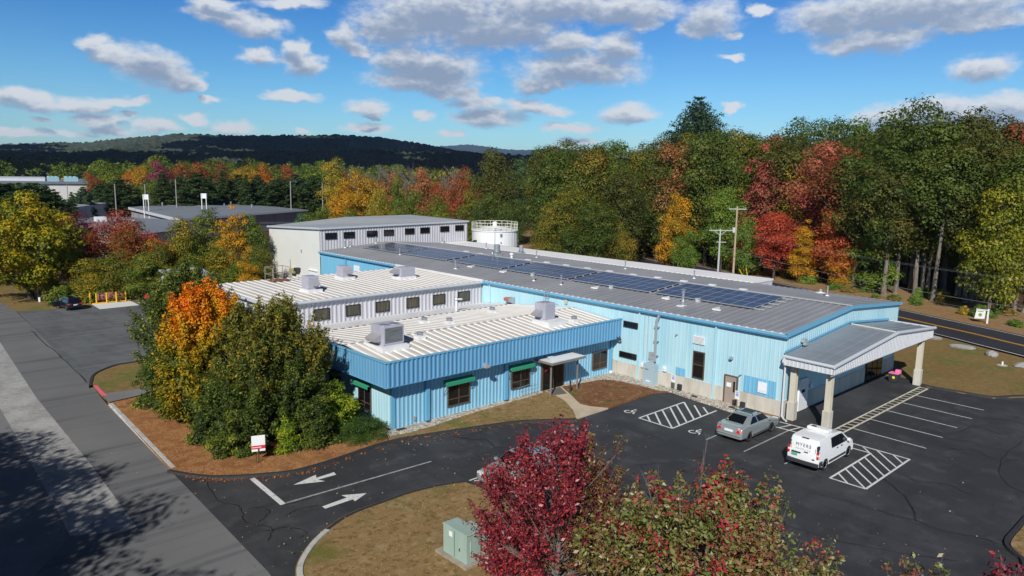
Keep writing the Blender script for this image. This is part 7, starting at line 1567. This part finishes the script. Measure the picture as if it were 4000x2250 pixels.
def hero_shoots(name,label,x,y,pal,tr,tint=None,rz=0,**k):
    v,f,ti,b,c=mk_shoots(tr=tr,tint=tint,**k); e=thing(name,label,'tree',(x,y,0),rz); b.build('trunk',TWIG,e,world=False)
    cm=crown_mesh('crown',v,f,ti); cm.materials.append(lm(pal)); o=bpy.data.objects.new('crown',cm); col.objects.link(o); o.parent=e; return e
TEMPL={}
def reg(key,H,Rm,data,barkm):
    if isinstance(data,MB): tm=data.build('trunk_src',barkm); me=tm.data; bpy.data.objects.remove(tm); TEMPL.setdefault(key,[]).append((H,Rm,None,me)); return
    v,f,ti,b,_=data; cm=crown_mesh('crown',v,f,ti); cm.materials.append(None)
    tm=b.build('trunk_src',barkm); me=tm.data; me.name='trunk'; bpy.data.objects.remove(tm); TEMPL.setdefault(key,[]).append((H,Rm,cm,me))
for s_ in range(3): reg('oak',20,5.6,mk_tree(10+s_,20,5.6,.18,'oak',84,200,.31,.30,clr=.32,hollow=.72,jit=.16),BARKD)
for s_ in range(3): reg('oakb',22,5.4,mk_tree(20+s_,22,5.4,.36,'oak',74,200,.31,.34,clr=.32,jit=.22,hollow=.72),BARK)
for s_ in range(3): reg('round',9,3.6,mk_tree(30+s_,9,3.6,.08,'round',74,190,.20,.16,clr=.30,hollow=.7,jit=.16),BARKD)
for s_ in range(3): reg('oval',14,3.6,mk_tree(40+s_,14,3.6,.16,'oval',74,180,.24,.20,clr=.32,hollow=.65,jit=.2),BARK)
for s_ in range(2): reg('pine',16,4.2,mk_conifer(50+s_,16,4.2,.06,'pine',.48,60,22),BARKD)
reg('spruce',16,3.2,mk_conifer(55,16,3.2,.04,'spruce',.42,52,24),BARKD)
reg('pinebig',26,6.0,mk_conifer(57,26,6.0,.3,'pine',.42,46,30),BARKD)
reg('maple_big',12.7,6.9,mk_tree(60,12.7,6.9,.13,'round',170,190,.30,.34,clr=.17,jit=.06),BARKD)
for s_ in range(2): reg('bare',16,4.2,mk_bare(70+s_,16,4.2),TWIG)
TCOUNT=[0]
def place_tree(x,y,H,Rm,kind,pal,label,group,name=None,rz=None,z=0):
    L_=TEMPL[kind]; i=TCOUNT[0]%len(L_); TCOUNT[0]+=1; h0,r0,cm,tm=L_[i]
    nm={'oak':'oak_tree','oakb':'oak_tree','oakh':'oak_tree','round':'leafy_tree','oval':'maple_tree','pine':'pine_tree','pinebig':'pine_tree','spruce':'spruce_tree','maple_big':'maple_tree','bare':'bare_tree'}[kind] if name is None else name
    cat={'pine':'pine','pinebig':'pine','spruce':'spruce'}.get(kind,'tree')
    e=thing(nm,label,cat,(x,y,z),rng.uniform(0,6.28) if rz is None else rz,group or None); e.scale=(Rm/r0,Rm/r0,H/h0)
    t=bpy.data.objects.new('trunk',tm); col.objects.link(t); t.parent=e
    if cm is not None:
        c=bpy.data.objects.new('crown',cm); col.objects.link(c); c.parent=e; c.material_slots[0].link='OBJECT'; c.material_slots[0].material=lm(pal)
    return e
for s_ in range(2): reg('oakh',22,4.8,mk_tree(25+s_,22,4.8,.52,'oak',62,190,.31,.30,clr=.32,jit=.24,hollow=.7),BARK)
TREES+=[(108.6,37.7,21,4.8,'oakh','darkgreen','dark oak with a long bare pale trunk behind the low green maple',''),(106.0,32.1,20.5,4.8,'oakh','darkgreen','dark oak with a straight pale trunk, right of the paired trunks',''),
(109.5,28.6,21,4.8,'oakh','darkolive','dark oak standing in shade with a thin pale trunk',''),(112.8,31.2,21,4.8,'oakh','darkgreen','shaded oak behind the straight pale trunk',''),(105.8,21.8,20,4.8,'oakh','darkgreen','dark oak right behind the yellow-green maple trunk',''),
(109.8,46.6,20,4.6,'oakh','rustdark','rust-topped oak with paired pale trunks',''),(111.2,35.2,21,4.8,'oakh','darkolive','olive oak with a pale trunk close behind the long bare one','')]
for (x,y,H,Rm,kind,pal,label,grp) in TREES:
    if kind=='maple_big': rng.uniform(0,6.28); place_tree(x-1.2,y,H,Rm*.93,kind,pal,label,grp,rz=2.2); continue
    place_tree(x,y,H,max(1.5,Rm),kind,pal if pal in PAL else 'green2',label,grp)
# ---- hero trees near the camera
def hero(name,label,x,y,H,Rm,z0f,shape,nc,npc,leaf,tr,pal,seed,bark=BARK,tint=None,rz=0,**k):
    v,f,ti,b,c=mk_tree(seed,H,Rm,z0f,shape,nc,npc,leaf,tr,quad=True,tint=tint,**k)
    e=thing(name,label,'tree' if H>2.5 else 'shrub',(x,y,0),rz); b.build('trunk',bark,e,world=False)
    cm=crown_mesh('crown',v,f,ti); cm.materials.append(lm(pal)); o=bpy.data.objects.new('crown',cm); col.objects.link(o); o.parent=e
    return e
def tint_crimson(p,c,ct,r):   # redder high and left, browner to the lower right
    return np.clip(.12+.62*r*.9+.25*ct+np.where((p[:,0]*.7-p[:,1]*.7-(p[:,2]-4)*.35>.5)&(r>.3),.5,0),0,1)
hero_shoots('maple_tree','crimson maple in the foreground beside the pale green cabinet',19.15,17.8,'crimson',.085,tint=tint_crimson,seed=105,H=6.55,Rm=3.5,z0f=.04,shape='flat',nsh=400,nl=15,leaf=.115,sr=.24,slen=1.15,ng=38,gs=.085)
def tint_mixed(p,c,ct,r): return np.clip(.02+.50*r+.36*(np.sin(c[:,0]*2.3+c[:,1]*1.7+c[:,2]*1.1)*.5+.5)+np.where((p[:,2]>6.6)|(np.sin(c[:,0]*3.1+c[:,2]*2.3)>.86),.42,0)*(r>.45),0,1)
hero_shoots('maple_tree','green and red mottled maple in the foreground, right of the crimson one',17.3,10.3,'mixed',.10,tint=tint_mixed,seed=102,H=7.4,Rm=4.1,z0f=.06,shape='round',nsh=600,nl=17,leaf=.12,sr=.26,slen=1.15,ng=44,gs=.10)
hero_shoots('maple_tree','small maple with red leaf tips at the bottom right corner',18.67,3.5,'crimson',.07,seed=103,H=7.7,Rm=1.0,z0f=.5,shape='oval',nsh=70,nl=16,leaf=.11,sr=.2,slen=1.0)
hero_shoots('maple_tree','low reddish maple top peeking in at the bottom edge',18.4,5.0,'mixed',.07,seed=104,H=6.95,Rm=1.0,z0f=.5,shape='oval',nsh=60,nl=16,leaf=.11,sr=.2,slen=1.0)
# bare twigs above the mottled maple
e=thing('twig_spray','bare grey twigs rising above the mottled maple','twigs',(18.3,10.9,6.2)); b=MB(); rs=np.random.RandomState(9)
for k in range(6):
    p=Vector((18.1+rs.normal()*.75,11.2+rs.normal()*.9,5.6)); d=Vector((rs.normal()*.28,rs.normal()*.28,1)).normalized(); q=p+d*(1.5+rs.rand()*.9); b.tube(p,q,.010,.004,n=4,caps=False)
    for j in range(4):
        t=.4+.15*j; d2=(d+Vector(rs.normal(size=3)*.5)).normalized(); b.tube(p.lerp(q,t),p.lerp(q,t)+d2*.5,.005,.003,n=3,caps=False)
b.build('twigs',TWIG,e)
# clump of trees at the left of the office wing
def tint_fire(p,c,ct,r): 
    h=np.clip((p[:,2]-3.9)/4.4,0,1); side=np.clip((-p[:,0]*.9+p[:,1]*.1+.4)/2.5,-.4,.6); pt=np.sin(c[:,0]*2.1+c[:,2]*1.3)*np.cos(c[:,1]*1.9-c[:,2]*1.7); return np.clip(.04+.70*h+.24*side+.22*(r-.4)+.2*pt,0,1)
def hs2(name,label,x,y,pal,tr,bark=BARKD,**k):
    e=hero_shoots(name,label,x,y,pal,tr,**k); return e
hs2('maple_tree','orange-topped maple in the clump left of the office wing',16.2,45.0,'maplefire',.12,tint=tint_fire,seed=111,H=8.9,Rm=3.3,z0f=.10,shape='oval',nsh=380,nl=26,leaf=.16,sr=.34,slen=1.3,ng=34,gs=.10)
hs2('cedar_tree','tall dark green tree at the back left of the clump',18.2,54.5,'hedge',.15,seed=112,H=9.0,Rm=4.0,z0f=.03,shape='round',nsh=460,nl=24,leaf=.15,sr=.36,slen=1.4,ng=36,gs=.12)
hs2('apple_tree','large olive-green tree with a ragged top in front of the office wing corner',18.5,41.1,'apple',.13,seed=113,H=8.1,Rm=3.4,z0f=.05,shape='oak',nsh=600,nl=24,leaf=.135,sr=.30,slen=1.3,ng=46,gs=.10)
hs2('apple_tree','dense dark green bush tree in the middle of the clump above the red-banded sign',17.7,39.8,'hedge',.10,seed=114,H=6.2,Rm=3.2,z0f=.03,shape='round',nsh=460,nl=24,leaf=.135,sr=.31,slen=1.1,ng=36,gs=.12)
hero('apple_tree','dark green bush tree on the street side of the clump',15.6,41.6,5.0,2.1,.02,'bush',120,230,.14,.08,'hedge',115,clr=.24,bark=BARKD)
hero('apple_tree','dark green bush tree at the far street side of the clump',15.9,46.8,5.6,2.3,.02,'bush',120,220,.15,.08,'hedge',116,clr=.24,bark=BARKD)
hero('apple_tree','low dark green shrub beside the orange-topped maple on the street side',14.9,50.5,3.6,1.6,.02,'bush',70,200,.14,.06,'hedge',117,clr=.28,bark=BARKD)
hero('shrub','bright yellow-green bush overlapping the office side wall',21.0,38.5,3.2,1.5,.02,'bush',100,230,.13,.06,'hedgebright',118,clr=.24,bark=BARKD)
hero('shrub','yellow-green shrub right of the red-banded sign',17.5,37.2,2.2,.75,.02,'bush',50,170,.11,.04,'hedgebright',119,clr=.32,bark=BARKD)
hero('shrub','green leafy bush between the yellow-green shrub and the juniper',19.1,37.4,3.1,1.6,.02,'bush',90,210,.125,.05,'hedge',120,clr=.26,bark=BARKD)
hero('shrub','low green bush at the curb edge of the mulch bed, left of the sign',15.3,38.6,2.6,1.3,.02,'bush',80,190,.12,.05,'hedge',121,clr=.28,bark=BARKD)
hero('shrub','small green bush at the foot of the office side wall',22.2,41.4,2.2,.9,.02,'bush',60,200,.12,.04,'hedge',122,clr=.3,bark=BARKD)
hero('shrub','low spreading juniper at the tip of the mulch bed',21.9,36.95,1.05,2.2,.0,'bush',150,210,.10,.04,'juniper',123,clr=.17,bark=BARKD,squash=.5,elong=.5)
hero('shrub','small spreading juniper between the large one and the office corner',22.3,38.4,.9,1.1,.0,'bush',80,190,.10,.04,'juniper',124,clr=.2,bark=BARKD,squash=.5,elong=.5)
# trees left of the street whose shade falls on it (outside the frame)
for i,(x,y,H,Rm,k) in enumerate(((-8.6,8,15,5,'oak'),(-9.2,15.5,14.5,5,'oak'),(-8.8,23,15,5,'oak'),(-9.6,30,14.6,5,'oak'),(-9.4,38,14,4.8,'oak'),(-15.5,4,17,5.5,'oak'),(-15,12,17,5.5,'oak'),(-15.5,20,17,5.5,'oak'),(-15,28,17.5,5.5,'oak'),(-15.5,36,16.5,5.5,'oak'),(-8,1,13,4.4,'oak'),(-4.2,11,9.5,3.4,'round'),(-4.5,17,8.5,3.2,'round'),(-5,26,8.5,3.2,'round'))):
    place_tree(x,y,H,Rm,k,'green2','leafy street-side tree left of the view that shades the old road','street-side trees left of the view')
# shrubs on the verge in front of the wood
hs=mk_tree(130,1.5,1.2,.0,'bush',34,90,.17,.03,clr=.34); SH=crown_mesh('foliage',hs[0],hs[1],hs[2]); SH.materials.append(None)
hs=mk_tree(131,1.5,1.2,.0,'bush',34,90,.17,.03,clr=.34,jit=.3); SH2=crown_mesh('foliage',hs[0],hs[1],hs[2]); SH2.materials.append(None)
def shrub(x,y,r_,h,pal,label,group):
    e=thing('shrub',label,'shrub',(x,y,0),rng.uniform(0,6),group); e.scale=(r_/1.2,r_/1.2,h/1.5)
    c=bpy.data.objects.new('foliage',rng.choice([SH,SH2])); col.objects.link(c); c.parent=e; c.material_slots[0].link='OBJECT'; c.material_slots[0].material=lm(pal)
def road_x(y,off):
    xs=[p[0] for p in RC]; ys=[p[1] for p in RC]; return float(np.interp(y,ys,xs))+off
for k in range(78):
    y=rng.uniform(12,86); off=rng.uniform(8.5,21) if y<60 else rng.uniform(6.5,16); x=road_x(y,off)
    pal=rng.choice(['shrub','shrub','green3','shrubdry','shrub','olivegold']); shrub(x,y,rng.uniform(.5,1.3),rng.uniform(.5,1.5),pal,'small shrub scattered over the leaf-strewn verge before the wood','verge shrubs')
for k in range(40):
    t=rng.random(); x=18+t*25+rng.uniform(-1,1); y=97.5+rng.uniform(-1.5,3); shrub(x,y,rng.uniform(1.2,2.2),rng.uniform(1.2,2.6),rng.choice(['olive2','green2','hedge','olive']),'low bush along the foot of the hedge row behind the left lot','bushes under the hedge row')
# far wood as one mass
def wood(name,label,specs,leafs,pal,seed,kind='leaf'):
    rs=np.random.RandomState(seed); C_=[];Rr=[]
    for (a0,a1,d0,d1,n,h0,h1,zb) in specs:
        for i in range(n):
            a=R(rs.uniform(a0,a1)); d=rs.uniform(d0,d1); h=rs.uniform(h0,h1); z=zb(d); x,y=d*math.cos(a),d*math.sin(a); r_=rs.uniform(3.2,5.2)
            for q in range(7):
                C_.append((x+rs.normal()*r_*.45,y+rs.normal()*r_*.45,z+h*(1-.42*rs.rand()**1.0)-1.6)); Rr.append(r_*(.42+.2*rs.rand()))
    v,f,ti=leaves(rs,np.array(C_),np.array(Rr),30,leafs,squash=.75,hollow=.6)
    # per crown hue clusters
    me=crown_mesh(name,v,f,ti); me.materials.append(lm(pal)); o=bpy.data.objects.new(name,me); col.objects.link(o); tag(o,label,'wood',kind='stuff'); return o
zb=lambda d: 0 if d<420 else (d-420)*.035
wood('far_wood','mixed green far-off woodland below the dark hill',[(54,76.6,330,640,400,12,18,zb),(76.6,92,432,640,110,12,18,zb)],1.1,'green2',201)
wood('far_wood','rust and olive far-off woodland crowns below the dark hill',[(56,76.5,400,600,36,13,17,zb)],1.1,'rust',202)
wood('far_wood','dark pine far-off woodland',[(56,76.4,265,340,180,9,13.5,zb)],.9,'pine',203)
wood('far_wood','olive-brown wooded distance right of the bright trees',[(18,56,230,520,260,12,19,zb)],1.0,'olive',204)
wood('forest_interior','dark undergrowth deep inside the right-hand forest',[(12,40,142,175,150,3.5,9,lambda d:0)],.55,'darkolive',205)
# leaf litter
def litter(name,label,pts,size,m,seed,zz=.0):
    rs=np.random.RandomState(seed); p=np.array(pts,dtype=np.float32); n=len(p); a=rs.rand(n)*6.28; s=size*(.5+rs.rand(n)); ti=rs.rand(n)
    dx=np.stack([np.cos(a)*s,np.sin(a)*s,rs.normal(size=n)*s*.3],1); dy=np.stack([-np.sin(a)*s*.7,np.cos(a)*s*.7,rs.normal(size=n)*s*.3],1)
    v=np.stack([p-dx,p-dy,p+dx,p+dy],1).reshape(-1,3); v[:,2]+=.02
    me=crown_mesh(name,v.astype(np.float32),np.arange(n*4,dtype=np.int32).reshape(n,4),ti.astype(np.float32)); me.materials.append(m); o=bpy.data.objects.new(name,me); col.objects.link(o); return tag(o,label,'leaves',kind='stuff')
LIT=leafmat('litter',G((110,62,30),(176,100,48),(206,138,72),(150,84,44)),.05); LITP=leafmat('litterpale',G((120,116,96),(176,170,140),(190,160,80),(150,110,60)),.05)
pts=[]
r2=random.Random(12)
for k in range(5200):
    x=r2.uniform(12.0,24); y=r2.uniform(35.2,53); 
    if y<35.9 and x<15.2: continue
    pts.append((x,y,.10))
for k in range(1100):
    i=r2.randrange(len(DT[:kd+20])); q=DT[i]; pts.append((q[0]+r2.gauss(0,.12)+.0,q[1]-abs(r2.gauss(.45,.22)),.015))
litter('fallen_leaves','rust-brown fallen leaves over the mulch bed and along its curb',pts,.035,LIT,31)
pts=[(r2.uniform(12,36),r2.uniform(24,35),.01) for k in range(420)]+[(r2.uniform(30,56),r2.uniform(6,20),.01) for k in range(160)]+[(r2.uniform(1,12),r2.uniform(20,60),.015) for k in range(160)]+[(r2.uniform(12.3,22.5),r2.uniform(16,28),.115) for k in range(700)]+[(r2.uniform(23,36),r2.uniform(32.5,36),.11) for k in range(350)]
litter('scattered_leaves','pale fallen leaves scattered over asphalt and lawn',pts,.035,LITP,32)
